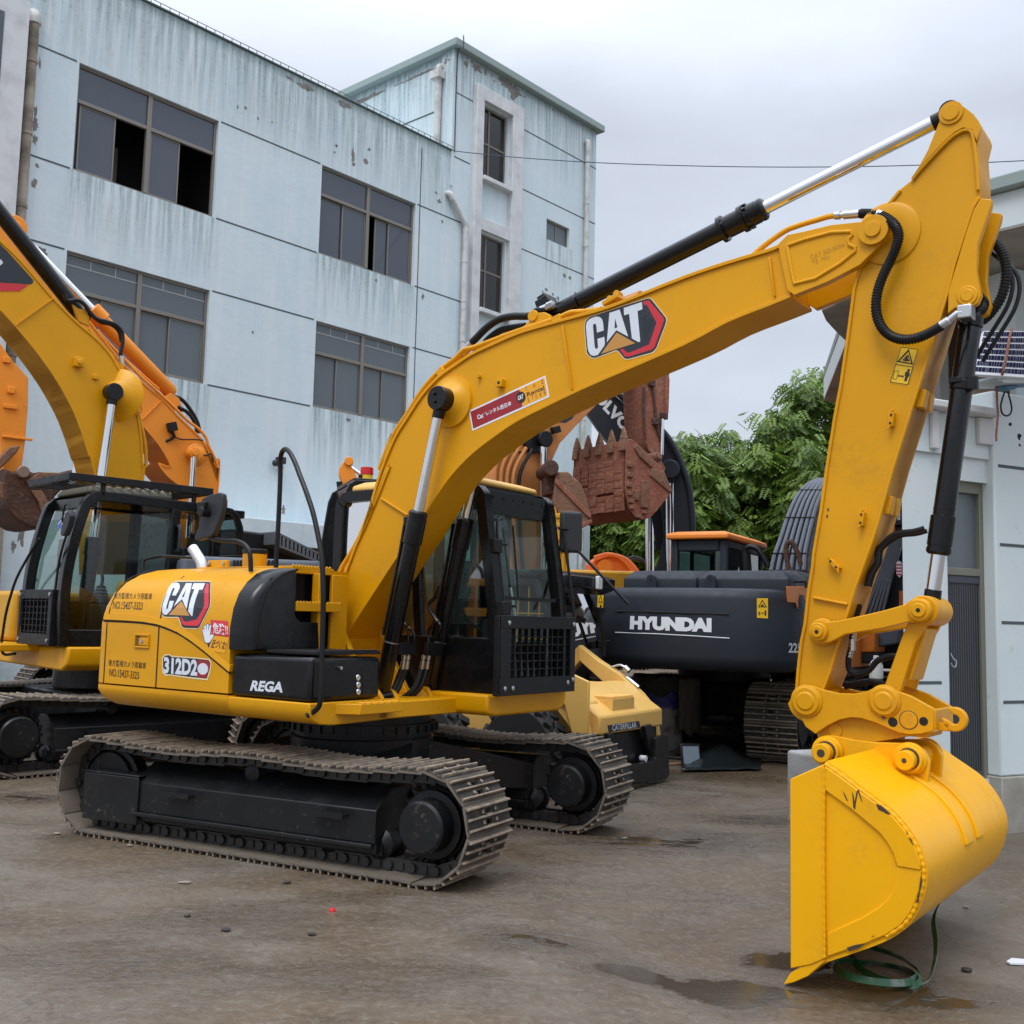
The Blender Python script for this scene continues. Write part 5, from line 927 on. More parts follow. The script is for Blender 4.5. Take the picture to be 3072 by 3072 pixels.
hosepath(ZE((690, 1400), (690, 1310), (745, 1240), (770, 1270), (700, 1160), (695, 1110), (735, 1060), (760, 980)), .12, .011, 'cylinder_pipe', BLK); hosepath(ZE((720, 1390), (775, 1290), (740, 1210), (690, 1130), (745, 1065)), .16, .011, 'cylinder_pipe', BLK)
m = M(); q = E1.S(*ZH((760, 140))[0], -.2); q2 = E1.S(*ZH((1350, 140))[0], .25); m.bb((q.x-.03, -.24, q.z-.08), (q.x+.0, -.05, q.z+.0)); m.bb((q.x-.02, .06, q.z-.09), (q.x+.01, .24, q.z)); m.build('hose_bracket', BLKM, ex, .003)
for k in range(4): hosepath(zk((1105, 100), (1160, 130+30*k), (1200+5*k, 220+20*k), (1230, 300+15*k)), -.05+.03*k, .014, 'pilot_hose', YEL if k < 3 else RUB)
for k in range(2): hosepath(zk((1105, 380+50*k), (1160, 430+40*k), (1215, 500)), -.25-.03*k, .022, 'pilot_hose', mat('tan_hose', (.33, .20, .08), .6) if 'tan_hose' not in bpy.data.materials else bpy.data.materials['tan_hose'])
# ------------------------------------------------------------------ cab
CS0, CS1 = .27, 1.20
prof = [(-.62, 1.03), (1.0, 1.03), (1.03, 1.30), (1.03, 1.72), (.99, 1.95), (.88, 2.32), (.83, 2.41), (.74, 2.45), (-.50, 2.47), (-.60, 2.43), (-.65, 2.30)]
cb = M()
def post(m, path, s, w, h): 
    P = spline([(a, s, z) for a, z in path], 4)
    rings = []
    for i, p in enumerate(P):
        d = (P[min(i+1, len(P)-1)]-P[max(i-1, 0)]).normalized(); n = V((-d.z, 0, d.x)); rings.append([p+n*h+V((0, -w, 0)), p+n*h+V((0, w, 0)), p-n*h+V((0, w, 0)), p-n*h+V((0, -w, 0))])
    m.loft(rings)
for s in (CS0+.045, CS1-.045):
    post(cb, [(.975, 1.03), (.965, 1.4), (.935, 1.72), (.895, 1.98), (.855, 2.20), (.82, 2.42), (.79, 2.475), (.72, 2.495), (.3, 2.50), (-.46, 2.50), (-.57, 2.46), (-.61, 2.3), (-.60, 1.03)], s, .042, .042)
    post(cb, [(.30, 1.03), (.22, 1.8), (.18, 2.48)], s, .03, .035)
cb.bb((.945, CS0+.087, 1.03), (.985, CS1-.087, 1.14)); cb.bb((.74, CS0+.087, 2.33), (.835, CS1-.087, 2.50)); cb.bb((-.65, CS0+.087, 2.34), (-.55, CS1-.087, 2.50)); cb.bb((-.64, CS0+.087, 1.03), (-.58, CS1-.087, 1.7))
cb.bb((-.58, CS0+.008, 2.505), (.75, CS1-.008, 2.535)); cab = cb.build('cab', BLK, ex, .012, smooth=50, seg=2)
m = M(); m.bb((-.6, CS0+.004, 1.03), (.96, CS0+.05, 1.42)); m.bb((-.6, CS0+.004, 1.42), (.0, CS0+.05, 1.62)); m.bb((-.6, CS1-.05, 1.03), (.96, CS1-.004, 1.38)); m.build('side_panel', BLK, cab, .01)
m = M(); m.add([(.97, CS0+.085, 1.14), (.97, CS1-.085, 1.14), (.935, CS1-.085, 1.72), (.935, CS0+.085, 1.72), (.89, CS0+.085, 1.98), (.89, CS1-.085, 1.98), (.825, CS0+.085, 2.34), (.825, CS1-.085, 2.34)], [(0, 1, 2, 3), (3, 2, 5, 4), (4, 5, 7, 6)]); m.build('windscreen', GLS, cab, smooth=0)
m = M(); m.add([(.27, CS0+.04, 1.42), (.93, CS0+.04, 1.42), (.90, CS0+.04, 1.9), (.81, CS0+.04, 2.4), (.2, CS0+.04, 2.47), (-.55, CS0+.04, 2.46), (-.55, CS0+.04, 1.62), (0, CS0+.04, 1.62), (0, CS0+.04, 1.42)], [(0, 1, 2, 3, 4, 5, 6, 7, 8)]); m.build('side_window', GLS, cab, smooth=0)
m = M(); m.add([(-.55, CS1-.04, 1.38), (.93, CS1-.04, 1.38), (.90, CS1-.04, 1.9), (.81, CS1-.04, 2.4), (-.55, CS1-.04, 2.46)], [(0, 1, 2, 3, 4)]); m.add([(-.6, CS0+.09, 1.7), (-.6, CS1-.09, 1.7), (-.6, CS1-.09, 2.3), (-.6, CS0+.09, 2.3)], [(0, 1, 2, 3)]); m.build('side_window', GLS, cab, smooth=0)
m = M(); m.bb((.92, CS0+.087, 1.695), (.96, CS1-.087, 1.72)); m.build('windscreen_bar', BLK, cab)
m = M(); m.loft([[(.76, CS0+.03, 2.54), (.76, CS1-.10, 2.54), (-.50, CS1-.06, 2.54), (-.50, CS0+.03, 2.54)], [(.77, CS0+.03, 2.575), (.77, CS1-.12, 2.575), (-.50, CS1-.06, 2.58), (-.50, CS0+.03, 2.58)], [(.66, CS0+.10, 2.615), (.66, CS1-.2, 2.61), (-.42, CS1-.14, 2.62), (-.42, CS0+.10, 2.62)]]); m.build('roof_cap', CREAM, cab, .02, smooth=50, seg=3)
m = M()
for i in range(6): m.cyl((.83, CS0+.14+i*.13, 2.45), (.843, CS0+.14+i*.13, 2.452), .008, seg=8)
m.build('roof_bolt', DARK, cab)
seat = M(); seat.bb((-.30, .52, 1.25), (.22, .98, 1.42)); seat.box((-.30, .75, 1.72), (.13, .48, .66), Matrix.Rotation(-.15, 3, 'Y')); seat.box((-.37, .75, 2.12), (.09, .26, .18), Matrix.Rotation(-.15, 3, 'Y')); seat.build('operator_seat', SEATM, cab, .05, smooth=60, seg=3)
m = M(); m.bb((-.1, .36, 1.05), (.40, .50, 1.52)); m.bb((-.1, 1.0, 1.05), (.35, 1.12, 1.52)); m.bb((-.58, CS0+.06, 1.035), (.95, CS1-.06, 1.06)); m.bb((.80, .36, 1.06), (.93, .52, 1.55)); m.build('console', PLAST, cab, .02)
for s in (.43, 1.06): m = M(); m.tube([(.30, s, 1.5), (.34, s, 1.66), (.33, s, 1.74)], .018, 8, 3); m.cyl((.29, s, 1.5), (.31, s, 1.58), .05, .03, 12); m.build('joystick', RUB, cab)
for s in (.66, .84): m = M(); m.tube([(.72, s, 1.06), (.76, s, 1.5), (.70, s, 1.80)], .012, 8, 3); m.build('travel_lever', STEEL, cab)
m = M(); m.tube([(1.0, CS0+.13, 1.40), (.97, CS0+.10, 1.75), (.89, CS0+.12, 2.22), (.86, CS0+.22, 2.30)], .011, 8, 4); m.tube([(.97, CS0+.30, 1.72), (.89, CS0+.32, 2.25)], .008, 6, 1); m.build('wiper', BLKM, cab)
for z_ in (1.63, 2.08): f_ = 1.0 if z_ < 1.8 else .91; m = M(); m.box((f_, CS0+.06, z_), (.09, .10, .10)); m.tube([(f_, CS0+.10, z_+.02), (f_+.02, CS0+.2, z_+.02)], .012, 6, 1); m.build('guard_bracket', BLKM, cab, .008)
# mesh guard in front of the cab
GF = 1.10; zg = Zm(1400, 1750, 500); G0, G1, GZ0, GZ1 = .175, 1.14, 1.022, 1.575
m = M(); t = .055; m.bb((GF, G0, GZ0), (GF+.012, G1, GZ0+.12)); m.bb((GF, G0, GZ1-.085), (GF+.012, G1, GZ1)); m.bb((GF, G0, GZ0+.12), (GF+.012, G0+.12, GZ1-.085)); m.bb((GF, G1-.07, GZ0+.12), (GF+.012, G1, GZ1-.085)); m.bb((GF-.05, G0-.006, GZ0), (GF-.001, G0, GZ1)); m.bb((GF-.05, G0, GZ1), (GF+.012, G1, GZ1+.006)); gd = m.build('front_guard', BLKM, cab, .004)
m = M()
for i in range(11): a = G0+.11+(G1-G0-.17)*i/10; m.bb((GF-.035, a-.005, GZ0+.11), (GF-.004, a+.005, GZ1-.075))
for i in range(1, 6): z_ = GZ0+.12+(GZ1-GZ0-.205)*i/6; m.bb((GF-.028, G0+.1, z_-.004), (GF-.010, G1-.06, z_+.004))
m.build('guard_mesh', BLKM, gd, smooth=0)
for a, z_ in ((G0+.09, GZ1-.045), (G1-.028, GZ1-.045), (G0+.055, GZ0+.05), (G0+.15, GZ0+.05), (G1-.1, GZ0+.07), (G1-.03, GZ0+.09)): m = M(); m.lathe((GF+.012, a, z_), (GF+.022, a, z_), [(0, .018), (.005, .018), (.009, .012), (.01, .005)], 12); m.build('bolt', STEEL, gd)
for z_ in (GZ0+.14, GZ1-.07): m = M(); m.tube([(1.0, CS0+.05, z_), (GF, G0+.03, z_)], .016, 8, 1); m.build('guard_bracket', BLKM, gd)
# cab base, mirror and stays on the far side
m = M(); pr_ = [(.22, .885), (.30, .87), (1.12, .87), (1.20, .90), (1.22, .96), (1.22, 1.025), (.205, 1.025), (.205, .92)]; m.loops([(-.63, a, z) for a, z in pr_], [(.985, a, z) for a, z in pr_]); m.build('cab_base', YEL, ex, .02, smooth=50, seg=3); m = M(); m.bb((-.58, -.585, 1.0), (-.07, .26, 1.84)); m.build('pump_bulkhead', BLKM, ex)
m = M(); m.box((.93, 1.33, 2.26), (.06, .19, .33), Matrix.Rotation(-.55, 3, 'Z')); m2 = m.build('mirror', PLAST, cab, .025, seg=3); m = M(); m.tube([(.9, 1.2, 2.28), (.93, 1.28, 2.28)], .012, 8, 1); m.tube([(.92, 1.24, 2.26), (1.04, 1.235, 1.58)], .012, 8, 1); m.tube([(.95, 1.36, 2.14), (1.38, 1.47, 1.70)], .012, 8, 1); m.build('mirror_stay', BLKM, cab)
# ------------------------------------------------------------------ markings on the hood side, laid onto its curve
def hood_decal(name, zf, pts, mt, lf):
    P = E1.fz(zf(*pts), SIDE); bm = bmesh.new(); bm.faces.new([bm.verts.new((a, 0, z)) for a, z in P])
    zs = [q[1] for q in P]; z = math.ceil(min(zs)/.02)*.02
    while z < max(zs): bmesh.ops.bisect_plane(bm, geom=bm.verts[:]+bm.edges[:]+bm.faces[:], plane_co=(0, 0, z), plane_no=(0, 0, 1)); z += .02
    bmesh.ops.triangulate(bm, faces=bm.faces)
    for v in bm.verts:
        x, y, zz = v.co; q = CAMl + (V((x, SIDE, zz))-CAMl)*1.0; s = side(zz, lf+.001); d = V((x, SIDE, zz))-CAMl; k = (s-CAMl.y)/d.y; q = CAMl+d*k
        v.co = (q.x, side(q.z, lf+.001), q.z)
    me = bpy.data.meshes.new(name); bm.to_mesh(me); bm.free(); return link(name, me, mt, ex)
CAMl = E1.loc(CAM)
ZW = Zm(470, 1730, 250)
hood_decal('badge_edge', ZW, [(88, 780), (110, 640), (170, 470), (290, 210), (360, 130), (430, 95), (1200, 95), (1250, 130), (1255, 600), (1245, 690), (1010, 1170), (960, 1218), (640, 1205), (570, 1170), (505, 970), (480, 955), (200, 950), (120, 890)], PINK, .0008)
hood_decal('badge', ZW, [(100, 780), (120, 640), (180, 480), (300, 215), (370, 140), (430, 112), (1200, 112), (1238, 140), (1240, 600), (1228, 690), (995, 1160), (950, 1195), (640, 1185), (580, 1150), (520, 960), (490, 932), (200, 928), (130, 880)], LOGOK, .0016)
hood_decal('badge_red', ZW, [(1135, 160), (1195, 160), (1205, 600), (1195, 690), (985, 1110), (940, 1145), (650, 1130), (590, 1100), (540, 940), (585, 935), (620, 1020), (680, 1045), (920, 995), (945, 975), (1090, 700), (1105, 640), (1105, 260), (1140, 240)], RED, .0024)
for P in ([(125, 770), (140, 640), (280, 240), (360, 155), (440, 132), (510, 155), (530, 220), (520, 280), (440, 438), (350, 432), (410, 290), (405, 255), (375, 262), (345, 310), (225, 690), (225, 745), (250, 750), (265, 720), (300, 560), (400, 560), (355, 710), (335, 770), (235, 880), (180, 880), (135, 840)], [(670, 150), (808, 150), (690, 755), (588, 520), (395, 690)], [(848, 150), (1112, 150), (1055, 300), (975, 296), (900, 530), (860, 680), (828, 910), (808, 912), (728, 800), (760, 620), (800, 480), (870, 290), (800, 285)]): hood_decal('badge_letter', ZW, P, GREYW, .0024)
hood_decal('badge_letter_gap', ZW, [(680, 280), (625, 470), (582, 470)], LOGOK, .0032); hood_decal('badge_triangle', ZW, [(572, 565), (758, 905), (275, 885)], TAN, .0024)
for i, (x, y) in enumerate([(1045, 400), (985, 455), (1040, 470), (960, 520), (1010, 535), (1060, 545), (975, 600), (1030, 615), (945, 665), (1000, 680), (1050, 690), (915, 720), (965, 740), (1010, 760), (905, 800), (955, 815), (900, 870), (940, 885)]): hood_decal('badge_mesh', ZW, [(x+22*math.cos(k*math.pi/3), y+26*math.sin(k*math.pi/3)) for k in range(6)], GREY, .0024)
hood_decal('danger_sticker', ZW, [(1245, 1000), (1648, 1030), (1680, 1400), (1280, 1345)], RED, .0008); hood_decal('danger_sticker', ZW, [(1330, 1375), (1680, 1408), (1582, 1770), (1190, 1715), (1240, 1560)], DORG, .0012); hood_decal('sticker_navy', ZW, [(1180, 1555), (1240, 1530), (1195, 1690)], NAVY, .001)  # red and orange sticker panels with a small navy triangle at the side
hood_decal('hand_symbol_edge', ZW, [(1050, 1230), (1075, 1200), (1095, 1205), (1090, 1130), (1125, 1110), (1150, 1130), (1155, 1095), (1185, 1080), (1210, 1110), (1225, 1105), (1262, 1110), (1268, 1150), (1240, 1350), (1300, 1320), (1335, 1350), (1325, 1400), (1230, 1540), (1150, 1550), (1105, 1500), (1070, 1340)], NAVY, .0016)
hood_decal('hand_symbol', ZW, [(1060, 1235), (1078, 1212), (1098, 1222), (1112, 1290), (1098, 1150), (1122, 1122), (1142, 1145), (1155, 1270), (1160, 1110), (1185, 1098), (1203, 1120), (1200, 1275), (1228, 1130), (1252, 1120), (1262, 1150), (1235, 1360), (1300, 1332), (1325, 1358), (1310, 1400), (1225, 1525), (1155, 1535), (1115, 1495), (1085, 1350)], WHT, .0024)
def hood_text(s_, zf, P, mt, lf=.0022, bold=0):
    o = text('lettering', s_, [(q.x, SIDE, q.z) for q in qd(zf, E1, SIDE, *P)], mt, ex, bold)
    for v in o.data.vertices: d = V((v.co.x, SIDE, v.co.z))-CAMl; k = (side(v.co.z, lf)-CAMl.y)/d.y; q = CAMl+d*k; v.co = (q.x, side(q.z, lf), q.z)
    return o
hood_text('危険!!', ZW, ((1315, 1318), (1660, 1360), (1640, 1100), (1295, 1060)), WHT, .003, .02); hood_text('近づくな!', ZW, ((1245, 1650), (1580, 1700), (1640, 1500), (1310, 1450)), INK, .003, .02)
ZT = Zm(250, 1650, 500)
hood_text('後方監視カメラ搭載車', ZT, ((350, 560), (790, 575), (800, 500), (360, 490)), INK); hood_text('NO.15437-3323', ZT, ((338, 680), (680, 692), (690, 605), (348, 595)), INK, bold=.005)
hood_text('後方監視カメラ搭載車', ZT, ((288, 1340), (722, 1378), (728, 1305), (295, 1265)), INK); hood_text('NO.15437-3323', ZT, ((300, 1460), (640, 1498), (646, 1412), (302, 1372)), INK, bold=.005)
hood_decal('model_plate', ZT, [(910, 1260), (940, 1212), (1000, 1205), (1020, 1225), (1290, 1245), (1460, 1262), (1485, 1300), (1480, 1380), (1440, 1510), (1220, 1488), (1000, 1455), (950, 1460), (915, 1420)], PINK, .0008); hood_decal('model_plate', ZT, [(922, 1262), (945, 1225), (995, 1218), (1020, 1238), (1290, 1258), (1450, 1275), (1472, 1310), (1465, 1380), (1430, 1490), (1220, 1470), (1000, 1440), (950, 1440), (925, 1410)], LOGOK, .0014)
hood_decal('model_plate_red', ZT, [(1320, 1270), (1445, 1285), (1465, 1320), (1458, 1380), (1425, 1480), (1320, 1470)], DKRED, .002); hood_decal('model_plate_dots', ZT, [(1385+62*math.cos(i*.52), 1378+68*math.sin(i*.52)) for i in range(12)], GREYW, .0026)
hood_text('312D2', ZT, ((928, 1430), (1318, 1462), (1325, 1272), (935, 1238)), GREYW, .003, .045); hood_text('GC', ZT, ((1345, 1415), (1425, 1425), (1428, 1345), (1348, 1335)), GREYL, .0034, .02)
text('lettering', 'REGA', [(q.x, -1.2165, q.z) for q in qd(Zm(650, 1750, 500), E1, -1.215, (385, 1245), (765, 1268), (785, 1142), (420, 1125))], GREYW, tb, .04, .0)
# ------------------------------------------------------------------ second yellow excavator, left, its roof guarded by a mesh tray
ZM = Zm(0, 1350, 800); ZN = Zm(0, 600, 800); ZO = Zm(0, 1900, 450); ZP = Zm(0, 1400, 500)
E2 = Fr(-4.43, 12.26, math.radians(225)); e2 = tag(empty('crawler_excavator', E2), 'yellow excavator at the left with a black cab under a flat mesh roof tray', 'excavator')
make_track(e2, 0, 1.19, .55, -1.60, 1.52, .345, 47, 1, cover=True, frame_col=BLKM); make_track(e2, 0, -1.19, .55, -1.60, 1.52, .345, 47, 1, frame_col=BLKM)
m = M(); m.bb((-.6, -1.0, .35), (.6, 1.0, .70)); m.cyl((0, 0, .7), (0, 0, 1.0), .6, seg=32); m.build('car_body', MUDF, e2, .03)
CB0, CB1, CF1, CR1 = .30, 1.27, 1.10, -.50
pr2 = E2.fz(ZM((525, 1425), (520, 1430), (480, 1385), (505, 1100), (560, 760), (615, 470), (645, 370), (690, 315), (760, 300), (1100, 322), (1440, 348)), CB1)
zc0, zr0 = 1.20, pr2[7][1]
m = M()
for s in (CB1-.045, CB0+.045):
    k = 0 if s > .8 else 0
    post(m, [(CF1-.02, zc0), (CF1+.0, zc0+.45), (CF1-.03, zc0+.85), (CF1-.13, zr0-.20), (CF1-.20, zr0-.06), (CF1-.34, zr0-.02), (.2, zr0-.03), (CR1+.15, zr0-.05), (CR1+.04, zr0-.15), (CR1, zr0-.3), (CR1, zc0)], s, .045, .05); post(m, [(.02, zc0), (-.02, zr0-.08)], s, .045, .05)
m.bb((CF1-.06, CB0+.09, zc0), (CF1-.01, CB1-.09, zc0+.12)); m.bb((CF1-.30, CB0+.09, zr0-.13), (CF1-.19, CB1-.09, zr0-.02)); m.bb((CR1, CB0+.09, zc0), (CR1+.05, CB1-.09, zc0+.6)); m.bb((CR1+.1, CB0+.02, zr0-.06), (CF1-.33, CB1-.02, zr0+.01)); cab2 = m.build('cab', BLK, e2, .015, smooth=50)
m = M(); m.bb((.05, CB1-.055, zc0), (CF1-.05, CB1-.02, zc0+.16)); m.bb((CR1+.04, CB1-.055, zc0), (-.02, CB1-.02, zc0+.62)); m.bb((CR1+.04, CB0+.02, zc0), (CF1-.05, CB0+.055, zc0+.45)); m.build('door_panel', BLK, cab2, .006)
m = M(); f_ = .012; m.add([(.06, CB1-.03, zc0+.16), (CF1-.06, CB1-.03, zc0+.16), (CF1-.07, CB1-.03, zc0+.85), (CF1-.17, CB1-.03, zr0-.22), (.03, CB1-.03, zr0-.12)], [(0, 1, 2, 3, 4)]); m.add([(CR1+.06, CB1-.03, zc0+.62), (-.05, CB1-.03, zc0+.62), (-.06, CB1-.03, zr0-.12), (CR1+.06, CB1-.03, zr0-.16)], [(0, 1, 2, 3)]); m.build('side_window', GLS, cab2, smooth=0)
m = M(); m.add([(CF1-.03, CB0+.09, zc0+.12), (CF1-.03, CB1-.09, zc0+.12), (CF1-.01, CB1-.09, zc0+.5), (CF1-.01, CB0+.09, zc0+.5), (CF1-.06, CB0+.09, zc0+.9), (CF1-.06, CB1-.09, zc0+.9), (CF1-.21, CB0+.09, zr0-.13), (CF1-.21, CB1-.09, zr0-.13)], [(0, 1, 2, 3), (3, 2, 5, 4), (4, 5, 7, 6)]); m.build('windscreen', GLS, cab2, smooth=0)
m = M(); m.add([(.06, CB0+.03, zc0+.45), (CF1-.06, CB0+.03, zc0+.45), (CF1-.17, CB0+.03, zr0-.22), (CR1+.05, CB0+.03, zr0-.15), (CR1+.05, CB0+.03, zc0+.45)], [(0, 1, 2, 3, 4)]); m.build('side_window', GLS, cab2, smooth=0)
m = M(); m.bb((-.35, .50, zc0+.2), (.18, 1.0, zc0+.40)); m.box((-.36, .75, zc0+.72), (.14, .5, .7), Matrix.Rotation(-.15, 3, 'Y')); m.build('operator_seat', SEATM, cab2, .05, smooth=60); m = M(); m.bb((CR1+.06, CB0+.05, zc0+.02), (CF1-.07, CB1-.06, zc0+.05)); m.bb((.1, 1.02, zc0+.05), (.5, 1.16, zc0+.42)); m.bb((.1, .36, zc0+.05), (.5, .5, zc0+.42)); m.build('console', PLAST, cab2, .02)
q = E2.S(*ZM((735, 960))[0], .85); m = M(); m.tube([(q.x, .85, q.z-.05), (q.x-.01, .85, q.z+.03), (q.x, .85, q.z+.08)], .018, 8, 2)
for k in range(5): m.lathe((q.x, .85, q.z-.06-k*.035), (q.x, .85, q.z-.03-k*.035), [(0, .06+.012*k), (.03, .035+.012*k)], 14)
m.build('joystick', RUB, cab2)
m = M(); P = [E2.S(u, v, CB1+.02) for u, v in ZM((1042, 865), (1042, 815), (1070, 790), (1170, 772))]; m.tube(P, .012, 8, 3); m.build('grab_handle', BLKM, cab2); m = M(); q = E2.S(*ZM((1285, 640))[0], CB1); m.tube([(q.x, CB1, q.z+.13), (q.x, CB1+.05, q.z+.10), (q.x, CB1+.05, q.z-.1), (q.x, CB1, q.z-.14)], .02, 8, 3); m.build('door_handle', PLAST, cab2)
# roof tray of expanded mesh on brackets
a = E2.S(*ZM((512, 205))[0], CB1+.02); b = E2.S(*ZM((1545, 275))[0], CB1+.02); zt2 = (a.z+b.z)/2-.02; f0, f1, s0, s1 = b.x, a.x+.02, CB0-.0, CB1+.03
m = M(); 
for q in (((f0, s1-.03, zt2-.03), (f1, s1, zt2+.045)), ((f0, s0, zt2-.03), (f1, s0+.03, zt2+.045)), ((f1-.03, s0+.03, zt2-.03), (f1, s1-.03, zt2+.045)), ((f0, s0+.03, zt2-.03), (f0+.03, s1-.03, zt2+.045))): m.bb(*q)
for x in (a.x-.35, b.x+.2):
    for s in (s1-.05, s0+.05): m.bb((x-.02, s-.02, zr0-.01), (x+.02, s+.02, zt2-.025))
ty = m.build('roof_tray', BLKM, cab2, .003); m = M(); n = 15
for i in range(-n, n*2):
    for dr in (1, -1):
        x0 = f0+i*(f1-f0)/n; x1 = x0+dr*(s1-s0)*1.0; y0, y1 = s0, s1
        if x0 > f1 and x1 > f1 or x0 < f0 and x1 < f0: continue
        def cl_(x0, y0, x1, y1):
            t0, t1 = 0., 1.
            dx = x1-x0
            if abs(dx) > 1e-6:
                ta, tb = sorted(((f0-x0)/dx, (f1-x0)/dx)); t0, t1 = max(t0, ta), min(t1, tb)
            return (x0+dx*t0, y0+(y1-y0)*t0), (x0+dx*t1, y0+(y1-y0)*t1), t1-t0
        A, Bq, L = cl_(x0, y0, x1, y1)
        if L > .03: m.beam((A[0], A[1], zt2-.02+.003*dr), (Bq[0], Bq[1], zt2-.02+.003*dr), .022, .004)
m.build('tray_mesh', BLKM, ty, smooth=0)
m = M(); m.loops([(CF1-.20, CB0+.05, zr0+.02), (CF1-.20, CB1-.08, zr0+.02), (.0, CB1-.05, zr0+.02), (.0, CB0+.05, zr0+.02)], [(CF1-.25, CB0+.10, zr0+.10), (CF1-.25, CB1-.13, zr0+.10), (.0, CB1-.1, zr0+.12), (.0, CB0+.1, zr0+.12)]); m.build('roof_hatch', mat('weathered_khaki', (.16, .15, .11), .7), cab2, .03, smooth=60)
# front guard, mirror, wiper, number sticker
def at_f(fr, f): return lambda x, y, zf: fr.F(*zf((x, y))[0], f)
GF2 = CF1+.07; q0, q1 = E2.F(*ZM((385, 1010))[0], GF2), E2.F(*ZM((125, 1400))[0], GF2); sA, sB = q1.y, q0.y; zA, zB = min(q0.z, q1.z), max(q0.z, q1.z)
m = M(); m.bb((GF2, sA, zA), (GF2+.012, sB, zA+.11)); m.bb((GF2, sA, zB-.09), (GF2+.012, sB, zB)); m.bb((GF2, sA, zA+.11), (GF2+.012, sA+.05, zB-.09)); m.bb((GF2, sB-.07, zA+.11), (GF2+.012, sB, zB-.09)); m.bb((GF2-.1, sB-.001, zA), (GF2+.011, sB+.012, zB)); gd2 = m.build('front_guard', BLKM, cab2, .004); m = M()
for i in range(8): a = sA+.05+(sB-sA-.12)*i/7; m.bb((GF2-.03, a-.006, zA+.1), (GF2-.005, a+.006, zB-.08))
for i in range(6): z_ = zA+.13+(zB-zA-.24)*i/5; m.bb((GF2-.025, sA+.04, z_-.005), (GF2-.012, sB-.06, z_+.005))
m.bb((GF2-.06, sA+.03, zA+.05), (GF2-.05, sB-.05, zB-.05)); m.build('guard_mesh', BLKM, gd2, smooth=0)
for a, z_ in ((sA+.04, zB-.045), (sB-.035, zB-.045), (sA+.05, zA+.05), (sB-.04, zA+.05)): m = M(); m.cyl((GF2+.012, a, z_), (GF2+.022, a, z_), .018, seg=10); m.build('bolt', STEEL, gd2)
P = [E2.F(u, v, CF1+.03) for u, v in ZM((400, 1020), (430, 800), (470, 650), (500, 570))]; m = M(); m.tube(P, .012, 8, 3); P = [E2.F(u, v, CF1+.0) for u, v in ZM((450, 520), (470, 405), (500, 400), (525, 430))]; m.tube(P, .010, 8, 3); m.build('wiper', BLKM, cab2)
pm_ = [E2.F(u, v, CF1+.02) for u, v in ZM((478, 610), (490, 545), (515, 455), (545, 440), (552, 480), (535, 560), (505, 625), (485, 625))]; m = M(); m.loops([(p.x, p.y, p.z) for p in pm_], [(p.x+.06, p.y, p.z) for p in pm_]); m.build('mirror', PLAST, cab2, .012)
q = [E2.F(u, v, CF1-.07) for u, v in ZM((378, 540), (418, 540), (440, 465), (400, 465))]; pts_ = [E2.F(u, v, CF1-.065) for u, v in ZM(*[(405+30*math.cos(i*.524)*1.0+18*math.sin(i*.524)*-.4, 515+58*math.sin(i*.524)) for i in range(12)])]
m = M(); fx = lambda z: CF1-.015-max(0, (z-zc0-.9))*.36; m.add([(fx(p.z)+.004, p.y, p.z) for p in pts_], [tuple(range(12))]); st2 = m.build('number_sticker', mat('sticker_blue', (.05, .08, .30), .4), cab2, smooth=0); text('number', '74', [(fx(p.z)+.008, p.y, p.z) for p in q], WHT, st2, .03)
P = [E2.F(u, v, CF1+.12) for u, v in ZM((285, 640), (200, 780), (120, 930), (70, 1080), (40, 1200), (20, 1330), (10, 1420), (30, 1480), (110, 1475))]; m = M(); m.tube(P, .014, 8, 4); m.build('hand_rail', BLKM, e2)
# body: cab base, engine hood and counterweight behind, mostly hidden by the machine in front
m = M(); pr_ = [(-1.25, 1.0), (1.18, .96), (1.30, 1.02), (1.32, 1.10), (1.32, 1.195), (-1.25, 1.195)]; m.loops([(-2.0, a, z) for a, z in pr_], [(1.06, a, z) for a, z in pr_]); m.build('cab_base', YEL, e2, .02)
m = M(); m.bb((-2.0, -1.3, 1.2), (CR1-.06, 1.3, 1.95)); m.build('engine_hood', YELO, e2, .12, smooth=60, seg=4); m = M(); cwp = [(-2.0, -1.32)]+[(-2.0-.62*math.cos(a)*1.0, 1.32*math.sin(a)) for a in [(-1.45+2.9*i/12) for i in range(13)]]+[(-2.0, 1.32)]; m.zprism(cwp, 1.0, 1.9); m.build('counterweight', YELO, e2, .06, smooth=60)
m = M(); m.bb((-.4, -1.28, 1.2), (.95, -.45, 1.75)); m.build('tool_box', YELO, e2, .05)
q = E2.F(*ZM((60, 1390))[0], 1.2); m = M(); m.bb((.95, q.y-.25, 1.13), (1.45, q.y+.45, 1.20)); m.build('front_step', YEL, e2, .01)
